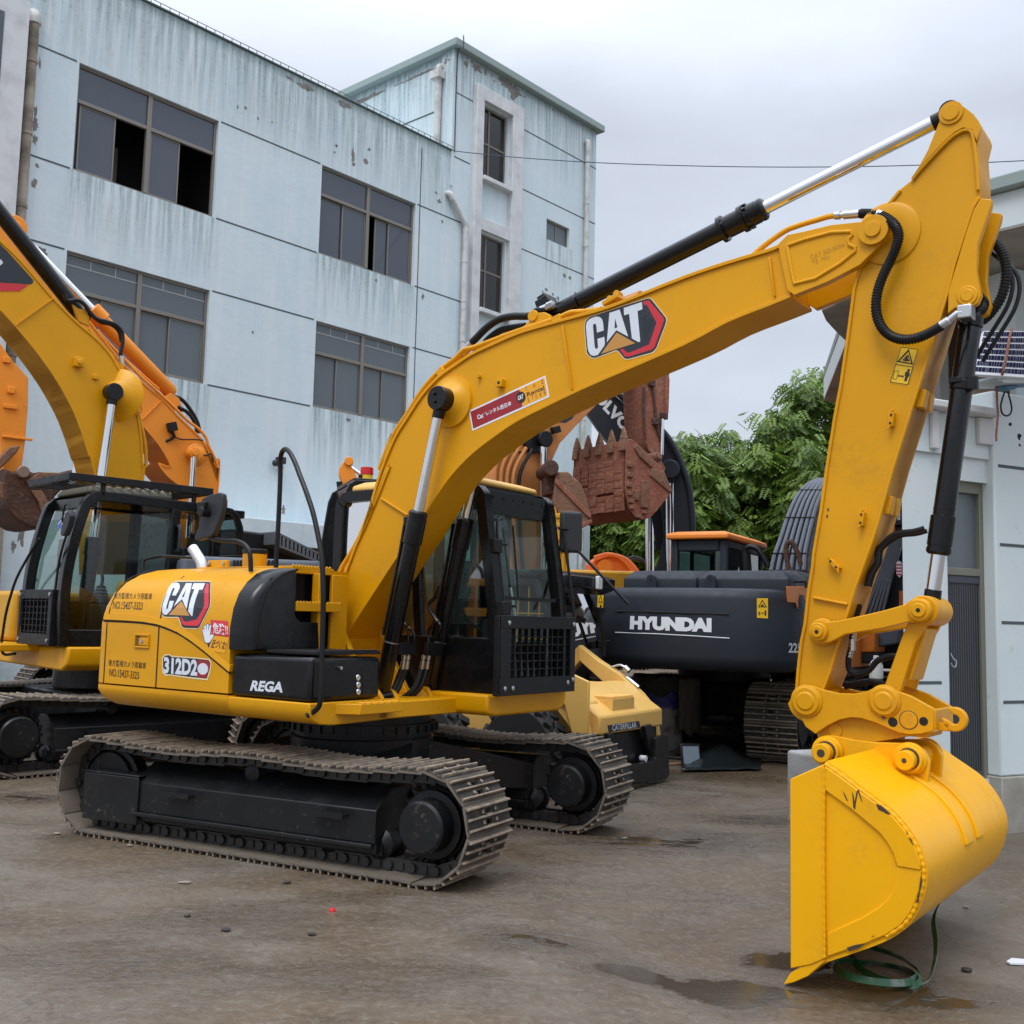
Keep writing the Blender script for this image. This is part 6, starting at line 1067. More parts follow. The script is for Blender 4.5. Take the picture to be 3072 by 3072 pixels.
# boom of the second machine
SB2 = .22
up2 = ZN((-330, -20), (0, 285), (100, 378), (220, 508), (400, 718), (560, 880), (700, 1000), (800, 1110), (872, 1230), (925, 1335), (978, 1480), (1010, 1600), (1030, 1750), (1040, 1932))+ZM((1050, 100), (1035, 300), (1000, 700), (990, 900))
lo2 = ZM((700, 900), (700, 600), (698, 300), (690, 205), (655, 60))+ZN((640, 1850), (600, 1720), (540, 1560), (470, 1420), (380, 1270), (250, 1090), (100, 910), (0, 800), (-300, 480))
U2 = sp2(E2.fz(up2, SB2), 3); L2 = sp2(E2.fz(lo2, SB2), 3); m = M(); m.prism(U2+L2, -SB2, SB2); m.strip(U2, -SB2-.012, SB2+.012, .025); m.strip(L2, -SB2-.012, SB2+.012, .025); bm2 = m.build('boom', YEL, e2, .006)
def bl(zf, pts, fr, s): return [(q.x, s, q.z) for q in (fr.S(u, v, s) for u, v in zf(*pts))]
m = M(); p, q = bl(ZN, [(105, 910), (305, 1690-1600+598)], E2, SB2+.003); p, q = bl(ZN, [(105, 912), (385, 712)], E2, SB2+.004); m.beam(p, q, .012, .03, (0, 1, 0)); m.build('weld_bead', YEL, bm2)
decalP = lambda nm, zf, pts, fr, s, d, mt, par: (lambda m: (m.prism(fr.fz(zf(*pts), s), s+d, s+d+.0015), m.build(nm, mt, par, smooth=0))[1])(M())
decalP('badge', ZN, [(-300, 80), (0, 320), (60, 380), (240, 580), (238, 600), (220, 612), (0, 598), (-300, 580)], E2, SB2, .002, LOGOK, bm2); decalP('badge_red', ZN, [(-300, 585), (0, 600), (205, 615), (140, 662), (0, 660), (-300, 650)], E2, SB2, .003, RED, bm2); decalP('badge_letter', ZN, [(-20, 460), (5, 430), (22, 455), (0, 475), (-20, 495)], E2, SB2, .003, GREYW, bm2)
p = E2.S(*ZN((818, 1392))[0], SB2+.12); m = M(); m.lathe((p.x-.12, SB2, p.z), (p.x-.0, SB2+.09, p.z), [(0, .30), (.01, .29), (.04, .17), (.12, .12)], 36); m.build('cylinder_boss', YEL, bm2, smooth=60)
q = E2.S(*ZM((700, 1000))[0], SB2+.12); c_ = hyd('boom_cylinder', (q.x+.15, SB2+.12, 1.15), (p.x, SB2+.12, p.z), .075, .048, 1.15, e2, .2, eye=.095, ew=.12); hyd('boom_cylinder', (q.x+.15, -SB2-.12, 1.15), (p.x, -SB2-.12, p.z), .075, .048, 1.15, e2, .2, eye=.095, ew=.12)
A, Bq = bl(ZN, [(590, 845), (-250, -220)], E2, 0.0); c_ = hyd('stick_cylinder', A, Bq, .085, .05, (V(Bq)-V(A)).length*.93, e2, .2, eye=.08, ew=.12)
m = M(); pl_ = E2.fz(ZN((520, 760), (560, 790), (610, 800), (640, 850), (640, 920), (560, 880)), .09); m.prism(pl_, -.12, -.08); m.prism(pl_, .08, .12); m.build('cylinder_bracket', YEL, bm2, .005)
for pts, s, r, mt, nm in (([(470, 680), (490, 730), (560, 725), (610, 755), (650, 810), (700, 860), (770, 880), (840, 905), (885, 960), (888, 1040), (875, 1100), (878, 1140)], .15, .022, RUB, 'boom_hose'), ([(640, 810), (720, 880), (800, 900), (860, 950), (880, 1030)], .08, .022, RUB, 'boom_hose'), ([(880, 1180), (890, 1260), (930, 1350), (970, 1450), (1000, 1540), (1020, 1620), (1050, 1760), (1060, 1932)], .18, .02, YEL, 'hydraulic_pipe'), ([(640, 930), (700, 1010), (760, 1080), (815, 1130), (820, 1170)], .18, .014, YEL, 'hydraulic_pipe'), ([(870, 1410), (950, 1425), (1010, 1470), (1025, 1520), (1000, 1560)], .26, .008, YELO, 'grease_pipe')):
    m = M(); m.tube([E2.S(u, v, s) for u, v in ZN(*pts)], r, 10, 4); m.build(nm, mt, bm2)
a, b = bl(ZN, [(875, 1130), (885, 1200)], E2, .15); m = M(); m.cyl(a, b, .028, seg=12); m.build('hose_fitting', STEEL, bm2)
q = E2.S(*ZN((560, 1180))[0], SB2); m = M(); m.bb((q.x-.05, SB2-.01, q.z-.05), (q.x+.05, SB2+.07, q.z+.05)); m.cyl((q.x, SB2+.07, q.z), (q.x, SB2+.085, q.z), .03); m.build('lamp_bracket', YEL, bm2, .01); q = E2.S(*ZN((690, 1285))[0], SB2); m = M(); m.bb((q.x-.03, SB2-.01, q.z-.025), (q.x+.03, SB2+.03, q.z+.025)); m.build('lug', YEL, bm2, .006)
# ------------------------------------------------------------------ orange excavator behind it
E3 = Fr(-4.15, 15.5, math.radians(222)); e3 = tag(empty('crawler_excavator', E3), 'orange excavator parked behind the left one with a dark rusty bucket on its stick', 'excavator')
SB3 = .28
u3 = ZN((-400, -240), (50, 130), (300, 420), (690, 925), (820, 1090), (900, 1190), (1060, 1340), (1190, 1450), (1290, 1560), (1400, 1665), (1475, 1745), (1530, 1850), (1568, 1932))+ZM((1588, 60), (1592, 150), (1580, 300), (1540, 700))
l3 = ZM((1320, 800), (1290, 300), (1268, 240), (1210, 190), (1140, 90))+ZN((1230, 1925), (1150, 1780), (1035, 1640), (700, 1230), (400, 900), (0, 500), (-420, 60))
U3 = sp2(E3.fz(u3, SB3), 3); L3 = sp2(E3.fz(l3, SB3), 3); m = M(); m.prism(U3+L3, -SB3, SB3); m.strip(U3, -SB3-.012, SB3+.012, .025); m.strip(L3, -SB3-.012, SB3+.012, .025); bm3 = m.build('boom', ORG, e3, .006)
p, q = bl(ZN, [(1030, 1590), (1165, 1455)], E3, SB3+.004); m = M(); m.beam(p, q, .012, .03, (0, 1, 0)); m.build('weld_bead', ORG, bm3)
A, Bq = bl(ZN, [(1250, 1470), (95, 205)], E3, 0.05); A = V(A)+V((0, 0, .12)); Bq = V(Bq); L_3 = (Bq-A).length; d3 = (Bq-A).normalized()
m = M(); g3 = E3.S(*ZN((630, 830))[0], .05); Lb3 = (V((g3.x, .05, g3.z))-A).length; m.lathe(A, Bq, [(0, .07), (.05, .10), (Lb3-.2, .10), (Lb3-.19, .125), (Lb3, .125), (Lb3+.01, .08)], 28); cy3 = m.build('stick_cylinder', ORG, e3, smooth=40); m = M(); m.cyl(A+d3*(Lb3-.05), Bq, .062, seg=24); m.build('piston_rod', CHR, cy3); m = M(); m.cyl(Bq+V((0, -.09, 0)), Bq+V((0, .09, 0)), .15, seg=28); m.cyl(Bq+V((0, .09, 0)), Bq+V((0, .11, 0)), .07, seg=24); m.build('rod_eye', ORG, cy3, .01)
q = E3.S(*ZN((1250, 1470))[0], 0); m = M(); pl_ = E3.fz(ZN((1180, 1430), (1230, 1400), (1290, 1440), (1320, 1530), (1290, 1550)), .1)
for s in (-.14, .10): m.prism(pl_, s, s+.04)
m.build('cylinder_bracket', ORG, bm3, .008)
for pts, s, r, mt, nm in (([(1230, 1420), (1310, 1440), (1380, 1520), (1430, 1610), (1450, 1690)], .1, .028, RUB, 'boom_hose'), ([(1290, 1500), (1360, 1540), (1410, 1610), (1430, 1690)], .16, .028, RUB, 'boom_hose'), ([(880, 1130), (1000, 1260), (1120, 1370), (1250, 1490), (1350, 1590), (1440, 1660), (1490, 1720), (1510, 1780), (1550, 1860), (1580, 1940)], .29, .022, ORG, 'hydraulic_pipe'), ([(700, 940), (850, 1100), (1000, 1240), (1150, 1370)], .27, .018, ORG, 'hydraulic_pipe'), ([(1270, 1720), (1320, 1735), (1400, 1735), (1470, 1740)], .33, .010, RUB, 'lamp_cable'), ([(1440, 1845), (1500, 1850), (1530, 1840), (1545, 1900)], .33, .010, RUB, 'lamp_cable')):
    m = M(); m.tube([E3.S(u, v, s) for u, v in ZN(*pts)], r, 8, 4); m.build(nm, mt, bm3)
q = E3.S(*ZN((1245, 1675))[0], SB3+.06); m = M(); m.box((q.x, SB3+.06, q.z+.06), (.11, .10, .12), Matrix.Rotation(.3, 3, 'Y')); m.tube([(q.x, SB3+.03, q.z), (q.x-.06, SB3+.03, q.z-.06), (q.x+.05, SB3, q.z-.14)], .02, 8, 2); m.build('work_lamp', BLKM, bm3, .01)
q = E3.S(*ZN((1410, 1832))[0], SB3+.15); m = M(); m.cyl((q.x, SB3, q.z), (q.x, SB3+.16, q.z), .075, seg=24); m.cyl((q.x, SB3+.16, q.z), (q.x, SB3+.18, q.z), .045, seg=20); m.lathe((q.x-.06, SB3-.01, q.z), (q.x-.04, SB3+.05, q.z), [(0, .17), (.05, .10)], 28); m.build('cylinder_boss', ORG, bm3, .006)
q2 = E3.S(*ZM((1385, 320))[0], SB3+.12); m = M(); m.cyl((q.x, SB3+.12, q.z-.05), (q2.x, SB3+.12, q2.z-.6), .045, seg=20); m.build('piston_rod', CHR, bm3)
# stick and rusty bucket, with the tilt link
s3 = E3.fz(ZN((-60, 850), (0, 970), (110, 1130), (240, 1275), (236, 1500), (215, 1750), (190, 1932), (120, 1990), (60, 1940), (0, 1400), (-60, 1200)), SB3+.05); m = M(); m.prism(s3, -.16, .16); stk3 = m.build('stick', ORG, e3, .008)
for x, y, w_, h_ in ((48, 1160, .09, .07), (80, 1378, .09, .08), (75, 1498, .16, .05), (125, 1725, .36, .03)):
    q = E3.S(*ZN((x, y))[0], .165); m = M(); m.bb((q.x-w_/2, .15, q.z-h_/2), (q.x+w_/2, .19, q.z+h_/2)); m.build('clamp_block', ORG, stk3, .006)
ZQ = Zm(0, 1350, 300)
def q3(*p): return E3.fz([(x*300/1092, 1350+y*300/1092) for x, y in p], .33)
m = M(); m.prism(q3((0, 90), (120, -40), (250, -60), (210, 20), (40, 190), (0, 215), (-60, 200)), .20, .26); m.prism(q3((0, 330), (60, 360), (170, 500), (160, 580), (110, 620), (0, 500), (-80, 400)), .20, .27); m.build('bucket_link', RUSTB, e3, .02)
bo = q3((60, 190), (160, 240), (300, 190), (370, 250), (440, 235), (720, 250), (760, 215), (830, 215), (820, 290), (700, 420), (620, 500), (540, 640), (490, 860), (430, 862), (330, 845), (230, 790), (160, 740), (130, 690), (60, 640), (40, 580), (60, 480), (40, 300)); m = M(); m.prism(bo, -.60, .30); bk3 = m.build('bucket', RUSTD, e3, .03, smooth=50); m = M(); m.prism(q3((340, 440), (460, 440), (560, 610), (500, 720), (470, 720), (420, 560)), .301, .33); m.prism(q3((290, 340), (440, 240), (730, 252), (690, 300), (420, 360), (310, 380)), .301, .335); m.build('side_plate', RUSTB, bk3, .01); q = V((q3((245, 240))[0][0], 0, q3((245, 240))[0][1])); m = M(); m.cyl((q.x, .29, q.z), (q.x, .38, q.z), .075, seg=20); m.build('bucket_pin', mat('grease_smeared_steel', (.25, .18, .15), .5, .4), bk3, .01)
# cab corner, hood with louvres and body
zr3c = E3.S(*ZM((1640, 415))[0], 1.35).z
m = M(); cp3 = E3.fz(ZM((1560, 420), (1640, 412), (1690, 425), (1735, 470), (1765, 560), (1775, 760), (1775, 1000), (1400, 1000), (1400, 420)), 1.35); inn = E3.fz(ZM((1600, 450), (1650, 445), (1690, 470), (1715, 520), (1730, 620), (1740, 750), (1420, 750), (1420, 450)), 1.35)
for s in (1.30, .40): 
    P_ = cp3; m.strip(cp3[:6], s, s+.05, .09)
m.prism(E3.fz(ZM((1400, 760), (1775, 760), (1775, 1000), (1400, 1000)), 1.35), .40, 1.35); fr0 = cp3[5][0]; m.bb((fr0, .45, zr3c-.12), (cp3[0][0]+.6, 1.3, zr3c-.02)); m.bb((cp3[0][0]+.5, .40, 1.1), (cp3[0][0]+.6, 1.35, zr3c-.03)); cab3 = m.build('cab', BLK, e3, .012)
m = M(); m.prism(inn, 1.315, 1.32); m.build('side_window', GLSD, cab3, smooth=0)
m = M(); q = E3.S(*ZM((1622, 390))[0], 1.2); m.cyl((q.x, 1.2, zr3c-.02), (q.x, 1.2, q.z+.06), .05, seg=16); m.build('beacon', DORG, cab3, .01)
m = M(); m.bb((-2.6, -1.4, 1.15), (fr0-.10, 1.4, 1.98)); m.build('engine_hood', GREY, e3, .08, smooth=60); m = M(); m.bb((-2.6, -1.45, 1.02), (1.2, 1.45, 1.148)); m.build('swing_frame', ORG, e3, .02)
ZL3 = Zm(600, 1300, 700); A = E3.S(*ZL3((555, 825))[0], .9); Bq = E3.S(*ZL3((975, 1035))[0], .9); A.y = Bq.y = 0
P0, P1 = V((A.x, .9, A.z)), V((Bq.x, .9, Bq.z)); d = (P1-P0); hgt = .17; m = M(); up3 = V((0, 0, 1)); n = 13
m.beam(P0, P1, .5, .03, up3); m.beam(P0+up3*hgt*-1, P1+up3*hgt*-.6, .5, .03, up3)
for i in range(n+1): a = P0+d*i/n; m.bb((a.x-.018, .66, a.z-hgt*(1-.4*i/n)), (a.x+.018, 1.15, a.z))
m.build('louvre_guard', GREYL, e3, .004); m = M(); pq = [(P0.x+.9, P0.z-.35), (P0.x+.85, P0.z-.05), (P0.x+.5, P0.z+.02), (P0.x, P0.z-.0), (P1.x, P1.z-.05), (P1.x, 1.9), (P0.x+.9, 1.9)]; m.prism(pq, -.6, .85); m.build('exhaust_hood', BLKM, e3, .03)
make_track(e3, 0, 1.3, .6, -1.9, 1.8, .40, 52, 1, frame_col=BLKM); make_track(e3, 0, -1.3, .6, -1.9, 1.8, .40, 52, 1, frame_col=BLKM); m = M(); m.bb((-.7, -1.1, .4), (.7, 1.1, .8)); m.cyl((0, 0, .8), (0, 0, 1.02), .7); m.build('car_body', MUDF, e3, .03)
# ------------------------------------------------------------------ black cabbed machine with a red beacon behind the main boom
E4 = Fr(-1.28, 12.3, math.radians(200)); e4 = tag(empty('crawler_excavator', E4), 'excavator with a black cab and red beacon, grey hood, behind the boom foot', 'excavator')
ZB4 = Zm(600, 1300, 700); c4 = E4.fz(ZB4((1100, 1160), (1105, 1100), (1135, 900), (1165, 700), (1200, 500), (1235, 415), (1290, 382), (1480, 390)), 1.25); zr4 = c4[-1][1]; fb4 = c4[-1][0]
m = M(); c4 = c4+[(-.75, zr4), (-.85, zr4-.1), (-.9, 1.15), (c4[0][0], 1.15)]; hole = E4.fz(ZB4((1300, 900), (1312, 600), (1325, 470), (1500, 470)), 1.25); 
for s in (1.20, .32): m.strip(c4[:7]+[(-.75, zr4)], s, s+.05, .16)
for s in (1.20, .32): m.bb((-.9, s, 1.15), (-.75, s+.05, zr4-.05)); m.bb((-.75, s, 1.15), (c4[0][0], s+.05, 1.75)); m.bb((-.18, s, 1.75), (-.08, s+.05, zr4-.1))
m.bb((-.8, .34, zr4-.03), (c4[5][0]-.05, 1.23, zr4+.015)); m.bb((c4[5][0]-.1, .37, zr4-.22), (c4[5][0]-.03, 1.2, zr4-.05)); m.bb((-.9, .37, 1.15), (-.85, 1.2, zr4-.1)); m.bb((c4[0][0]-.06, .37, 1.15), (c4[0][0]-.0, 1.2, 1.35)); cab4 = m.build('cab', BLK, e4, .02, smooth=50)
m = M(); gp = [(c4[1][0]-.2, 1.76), (c4[3][0]-.17, 2.1), (c4[5][0]-.13, zr4-.16), (-.7, zr4-.16), (-.7, 1.76)]; m.prism(gp, 1.215, 1.22); m.prism(gp, .34, .345); m.build('side_window', GLS, cab4, smooth=0)
m = M(); m.add([(c4[1][0]-.02, .37, 1.35), (c4[1][0]-.02, 1.2, 1.35), (c4[5][0]-.03, 1.2, zr4-.2), (c4[5][0]-.03, .37, zr4-.2)], [(0, 1, 2, 3)]); m.build('windscreen', GLS, cab4, smooth=0)
q = E4.S(*ZB4((1380, 380))[0], 1.0); q1 = E4.S(*ZB4((1380, 282))[0], 1.0); m = M(); m.cyl((q.x, 1.0, q.z-.03), (q.x, 1.0, q.z+(q1.z-q.z)*.38), .062, seg=24); bs = m.build('beacon_base', DYEL, cab4, .004); m = M(); m.lathe((q.x, 1.0, q.z+(q1.z-q.z)*.38), (q.x, 1.0, q1.z), [(0, .068), (.01, .068), ((q1.z-q.z)*.58, .065), ((q1.z-q.z)*.62, .055)], 24); bc_ = m.build('beacon_lens', mat('red_beacon_plastic', (.55, .01, .008), .25), bs); tag(bc_, 'red beacon lens on a yellow base'); m = M(); q2 = E4.S(*ZB4((1338, 372))[0], 1.0); m.cyl((q2.x, 1.0, q2.z-.05), (q2.x, 1.0, q2.z+.03), .035, seg=16); m.build('aerial_base', BLKM, cab4)
a, b = E4.S(*ZB4((655, 1028))[0], 1.2), E4.S(*ZB4((1105, 1160))[0], 1.2)
m = M(); m.bb((-1.42, -1.2, 1.16), (-.95, 1.2, 2.0)); m.build("engine_hood", GREYL, e4, .08, smooth=60); m = M(); m.bb((-1.45, -1.3, 1.0), (1.0, 1.3, 1.15)); m.build("swing_frame", YELO, e4, .03); m = M(); m.bb((b.x+.05, -.2, a.z-.6), (a.x+.9, .9, a.z)); hd4 = m.build('side_hood', GREYL, e4, .05, smooth=60, seg=3)
for (xa, xb) in ((270, 380), (525, 650)):
    for i in range(4):
        u0 = E4.S(*ZB4((xa+(xb-xa)*i/4+4, 1050))[0], .905); u1 = E4.S(*ZB4((xa+(xb-xa)*(i+.7)/4+4, 1100))[0], .905); m = M(); m.bb((min(u0.x, u1.x), .902, u1.z), (max(u0.x, u1.x), .908, u0.z)); m.build('louvre_slot', DARK, hd4, .006)
make_track(e4, 0, 1.1, .5, -1.0, 1.5, .33, 41, 1, frame_col=BLKM); make_track(e4, 0, -1.1, .5, -1.0, 1.5, .33, 41, 1, frame_col=BLKM); m = M(); m.bb((-.6, -1.0, .35), (.6, 1.0, .7)); m.cyl((0, 0, .7), (0, 0, 1.0), .6); m.build('car_body', MUDF, e4, .03)
# distant orange boom tip above that cab
E4b = Fr(-2.6, 16.9, math.radians(190)); t4 = tag(empty('excavator_arm', E4b), 'small orange excavator arm tip with black hoses sticking up behind the beacon cab', 'excavator arm')
m = M(); m.prism(E4b.fz(ZB4((1150, 350), (1150, 305), (1180, 255), (1215, 235), (1245, 245), (1250, 280), (1300, 380), (1260, 470), (1180, 445)), 0), -.15, .15); q = E4b.S(*ZB4((1228, 255))[0], -.15); m.cyl((q.x, -.19, q.z), (q.x, .19, q.z), .07); m.prism([(a, z) for a, z in E4b.fz(ZB4((1180, 440), (1260, 470), (1255, 700), (1240, 1500), (1170, 1500), (1175, 700)), 0)], -.13, .13); m.build('stick', ORG, t4, .01)
a, b = bl(ZB4, [(1240, 275), (1350, 355)], E4b, 0); m = M(); m.cyl(a, b, .03); m.build('piston_rod', CHR, t4); 
for k in (0, 18): m = M(); m.tube([E4b.S(u, v, .2) for u, v in ZB4((1145+k, 400), (1150+k, 450), (1165+k, 480), (1165+k, 600), (1170+k, 750))], .03, 8, 3); m.build('hydraulic_hose', RUB, t4)
# ------------------------------------------------------------------ faded orange excavator whose red muddy bucket hangs in the middle
ZR = Zm(1700, 1100, 800); ZX = lambda *p: [(1440+x*400/624, 1180+y*400/624) for x, y in p]
r0 = ray(1885, 1540); E5 = Fr(r0.x*16/r0.y, 16.0, math.radians(32)); e5 = tag(empty('crawler_excavator', E5), 'worn orange excavator holding a bucket caked in red mud above the others', 'excavator')
bo5 = E5.fz([(1560, 1990), (1560, 1900), (1530, 1700), (1482, 1560), (1480, 1440), (1492, 1375), (1530, 1310), (1620, 1220), (1720, 1110), (1860, 930), (1920, 870)]+[(1985, 900), (1930, 1010), (1860, 1120), (1795, 1210), (1735, 1270), (1680, 1330), (1655, 1385), (1645, 1480), (1650, 1600), (1660, 1700), (1670, 1800), (1690, 1990)], .45)
m = M(); m.prism(bo5, .45, .95); bm5 = m.build('boom', ORGF, e5, .01)
for i in range(5): m = M(); m.tube([E5.S(u, v, .36-.02*i) for u, v in [(x+i*18, y+(i*6)) for x, y in ((1500, 1720), (1490, 1600), (1484, 1450), (1492, 1385), (1525, 1325))]], .028, 8, 4); m.build('hydraulic_pipe', RUB if i == 4 else ORGF, bm5)
q = E5.S(*ZX((298, 216))[0], .35); m = M(); m.cyl((q.x, .28, q.z), (q.x, .50, q.z), .12, seg=24); m.cyl((q.x-.12, .38, q.z), (q.x-.12, .46, q.z), .2, seg=28); m.build('cylinder_boss', BLKM, bm5, .01)
q2 = E5.S(*ZX((300, 480))[0], .35); m = M(); m.cyl((q.x, .36, q.z), (q2.x+.02, .36, q2.z-1.2), .062, seg=20); m.build('piston_rod', CHR, bm5); q = E5.S(*ZX((350, 172))[0], .38); m = M(); m.box((q.x, .36, q.z), (.13, .1, .1), Matrix.Rotation(-.3, 3, 'Y')); m.tube([(q.x-.05, .38, q.z-.04), (q.x-.16, .42, q.z-.12)], .02, 6, 1); m.build('work_lamp', BLKM, bm5, .01)
m = M(); P = [E5.S(u, v, .44) for u, v in ZX((160, 270), (200, 275), (235, 265), (250, 220), (265, 212))]; m.tube(P, .012, 6, 3); m.build('lamp_cable', RUB, bm5)
decal('badge', ZX, [(362, 128), (440, 85), (446, 95), (430, 120), (400, 138), (372, 136)], .45, LOGOK, bm5, .003, fr=E5)
# body under it
m = M(); m.bb((-3.6, -.7, 1.05), (-.7, 2.0, 1.25)); m.bb((-3.9, -.6, 1.26), (-2.3, 1.9, 2.1)); m.build('upper_body', ORGF, e5, .05)
def shift_track(root, ang, off, *a, **k): make_track(root, ang, *a, off=off, **k)
shift_track(e5, 0, (-2.1, .7, 0), 1.1, .6, -1.7, 1.6, .38, 49, -1, frame_col=BLKM); shift_track(e5, 0, (-2.1, .7, 0), -1.1, .6, -1.7, 1.6, .38, 49, -1, frame_col=BLKM); m = M(); m.bb((-2.8, -.3, .4), (-1.4, 1.7, .75)); m.cyl((-2.1, .7, .75), (-2.1, .7, 1.05), .6); m.build('car_body', MUDF, e5, .03)
# stick and bucket
sk5 = E5.fz(ZR((555, 100), (575, -40), (640, -560), (740, -520), (745, 60), (738, 350), (695, 385), (690, 600), (672, 650), (720, 740), (700, 780), (620, 640), (590, 600), (575, 545)), .37); m = M(); m.prism(sk5, .37, .90); m.prism(E5.fz(ZR((715, 80), (740, 80), (732, 340), (705, 345)), .36),   .33, .40); stk5 = m.build('stick', RUST, e5, .015)
for pts in ([(620, 120), (640, 300), (650, 420), (690, 560)], [(560, 150), (555, 300), (565, 500)]): m = M(); m.tube([E5.S(u, v, .35) for u, v in ZR(*pts)], .024, 8, 3); m.build('grease_hose', RUSTD, stk5)
for x, y in ((610, 120), (700, 360), (640, 400)): q = E5.S(*ZR((x, y))[0], .36); m = M(); m.bb((q.x-.06, .31, q.z-.05), (q.x+.06, .38, q.z+.05)); m.build('clamp_block', RUSTD, stk5, .008)
q = E5.S(*ZR((660, 655))[0], .2); m = M(); m.cyl((q.x, .18, q.z), (q.x, .80, q.z), .08, seg=20); m.cyl((q.x, .14, q.z), (q.x, .18, q.z), .045, seg=16); m.build('bucket_pin', RUSTB, stk5, .01); a, b = E5.S(*ZR((694, 380))[0], .34), E5.S(*ZR((688, 640))[0], .34); m = M(); m.cyl(a, b, .03); m.build('piston_rod', CHR, stk5)
bp5 = E5.fz(ZR((432, 530), (470, 522), (500, 545), (610, 650), (700, 740), (768, 905), (745, 930), (660, 1040), (610, 1090), (550, 1112), (495, 1090), (455, 1030), (440, 960), (425, 880), (430, 700)), 0); m = M(); m.prism(bp5, 0, .07); m.prism(bp5, 1.28, 1.35)
bk5 = m.build('bucket', RUST, e5, .01); m = M(); fa = bp5[9:]+bp5[:1]; m.strip(fa[::-1], .01, 1.34, .05); m.build('bucket_floor', RUST, bk5, .01)
m = M()
for i in range(13):
    t = i/12; z_ = bp5[14][1]*(1-t)+bp5[11][1]*t; z_ = E5.S(*ZR((430, 690+i*28))[0], 0).z; xx = E5.S(*ZR((430, 690+i*28))[0], 0).x
    n = 6
    for k in range(n):
        if random.random() < .06: continue
        s0 = .04+k*1.27/n; m.box((xx-.02+random.uniform(-.006, .006), s0+.10, z_), (.06, .195, .078+random.uniform(-.012, .008)), Matrix.Rotation(random.uniform(-.04, .04), 3, 'X'))
m.build('wear_block', RUST, bk5, .008)
m = M()
for x, y, w_, h_ in ((455, 710, .10, .08), (455, 785, .10, .07), (450, 855, .09, .08), (455, 920, .08, .06), (463, 975, .08, .06), (470, 1020, .07, .06), (515, 1085, .09, .05), (558, 1055, .09, .05), (560, 878, .12, .22), (560, 975, .14, .2), (505, 930, .07, .16), (690, 830, .03, .05)):
    q = E5.S(*ZR((x, y))[0], 0); m.bb((q.x-w_/2, -.03, q.z-h_/2), (q.x+w_/2, .01, q.z+h_/2))
m.prism(E5.fz(ZR((500, 560), (530, 590), (620, 700), (610, 735), (520, 650), (485, 590)), 0), -.03, .01); m.prism(E5.fz(ZR((610, 735), (700, 760), (765, 905), (740, 910), (600, 790)), 0), -.02, .01); m.build('side_wear_plate', RUSTB, bk5, .01)
for k in range(5):
    s0 = .07+k*.30; t = bp5[0]; m = M(); w_ = .068
    m.loops([(t[0]-.05, s0-w_, t[1]-.16), (t[0]+.06, s0-w_, t[1]-.16), (t[0]+.06, s0+w_, t[1]-.16), (t[0]-.05, s0+w_, t[1]-.16)], [(t[0]-.03, s0-w_, t[1]+.02), (t[0]+.05, s0-w_, t[1]+.02), (t[0]+.05, s0+w_, t[1]+.02), (t[0]-.03, s0+w_, t[1]+.02)])
    m.loops([(t[0]-.03, s0-w_, t[1]+.02), (t[0]+.05, s0-w_, t[1]+.02), (t[0]+.05, s0+w_, t[1]+.02), (t[0]-.03, s0+w_, t[1]+.02)], [(t[0]-.005, s0-.02, t[1]+.20), (t[0]+.015, s0-.02, t[1]+.20), (t[0]+.015, s0+.02, t[1]+.20), (t[0]-.005, s0+.02, t[1]+.20)]); m.build('bucket_tooth', RUSTB, bk5, .012)
# ------------------------------------------------------------------ brown bucket folded up on another yellow arm
r0 = ray(1690, 1560); E6 = Fr(r0.x*15/r0.y, 15.0, math.radians(8)); e6 = tag(empty('excavator_arm', E6), 'old yellow excavator arm with a plain brown bucket folded up beside it', 'excavator arm')
m = M(); m.prism(E6.fz(ZX((335, 540), (352, 530), (362, 560), (368, 840), (430, 845), (430, 1000), (330, 1000), (330, 845), (345, 840)), 0), 0, .3); st6 = m.build('stick', YELO, e6, .01)
for x in (372, 388, 408): m = M(); m.tube([E6.S(u, v, -.05) for u, v in ZX((x-20, 560), (x-5, 640), (x, 760), (x, 845))], .03, 8, 3); m.build('hydraulic_pipe', YELO, st6)
for y in (575, 618, 682, 735): q = E6.S(*ZX((365, y))[0], -.05); m = M(); m.bb((q.x-.18, -.09, q.z-.03), (q.x+.18, .0, q.z+.03)); m.build('pipe_clamp', YELO, st6, .01)
m = M(); bk_ = E6.fz(ZX((340, 500), (345, 470), (350, 400), (352, 370), (410, 368), (470, 425), (500, 510), (520, 590), (524, 605), (480, 630), (450, 640), (400, 600), (350, 545)), .05); m.prism(bk_, .0, .9); bk6 = m.build('bucket', RUSTB, e6, .02)
m = M(); m.prism(E6.fz(ZX((352, 400), (362, 400), (520, 565), (522, 590), (500, 575), (350, 420)), -.02), -.03, .0); m.prism(E6.fz(ZX((440, 625), (520, 590), (526, 606), (455, 642)), -.02), -.03, .0); m.build('side_wear_plate', RUST, bk6, .01); m = M(); m.prism(E6.fz(ZX((310, 365), (350, 370), (348, 470), (312, 470)), .05), .1, .5); q = E6.S(*ZX((330, 350))[0], 0); m.cyl((q.x, -.05, q.z), (q.x, .6, q.z), .11); m.build('bucket_link', RUSTD, e6, .01)
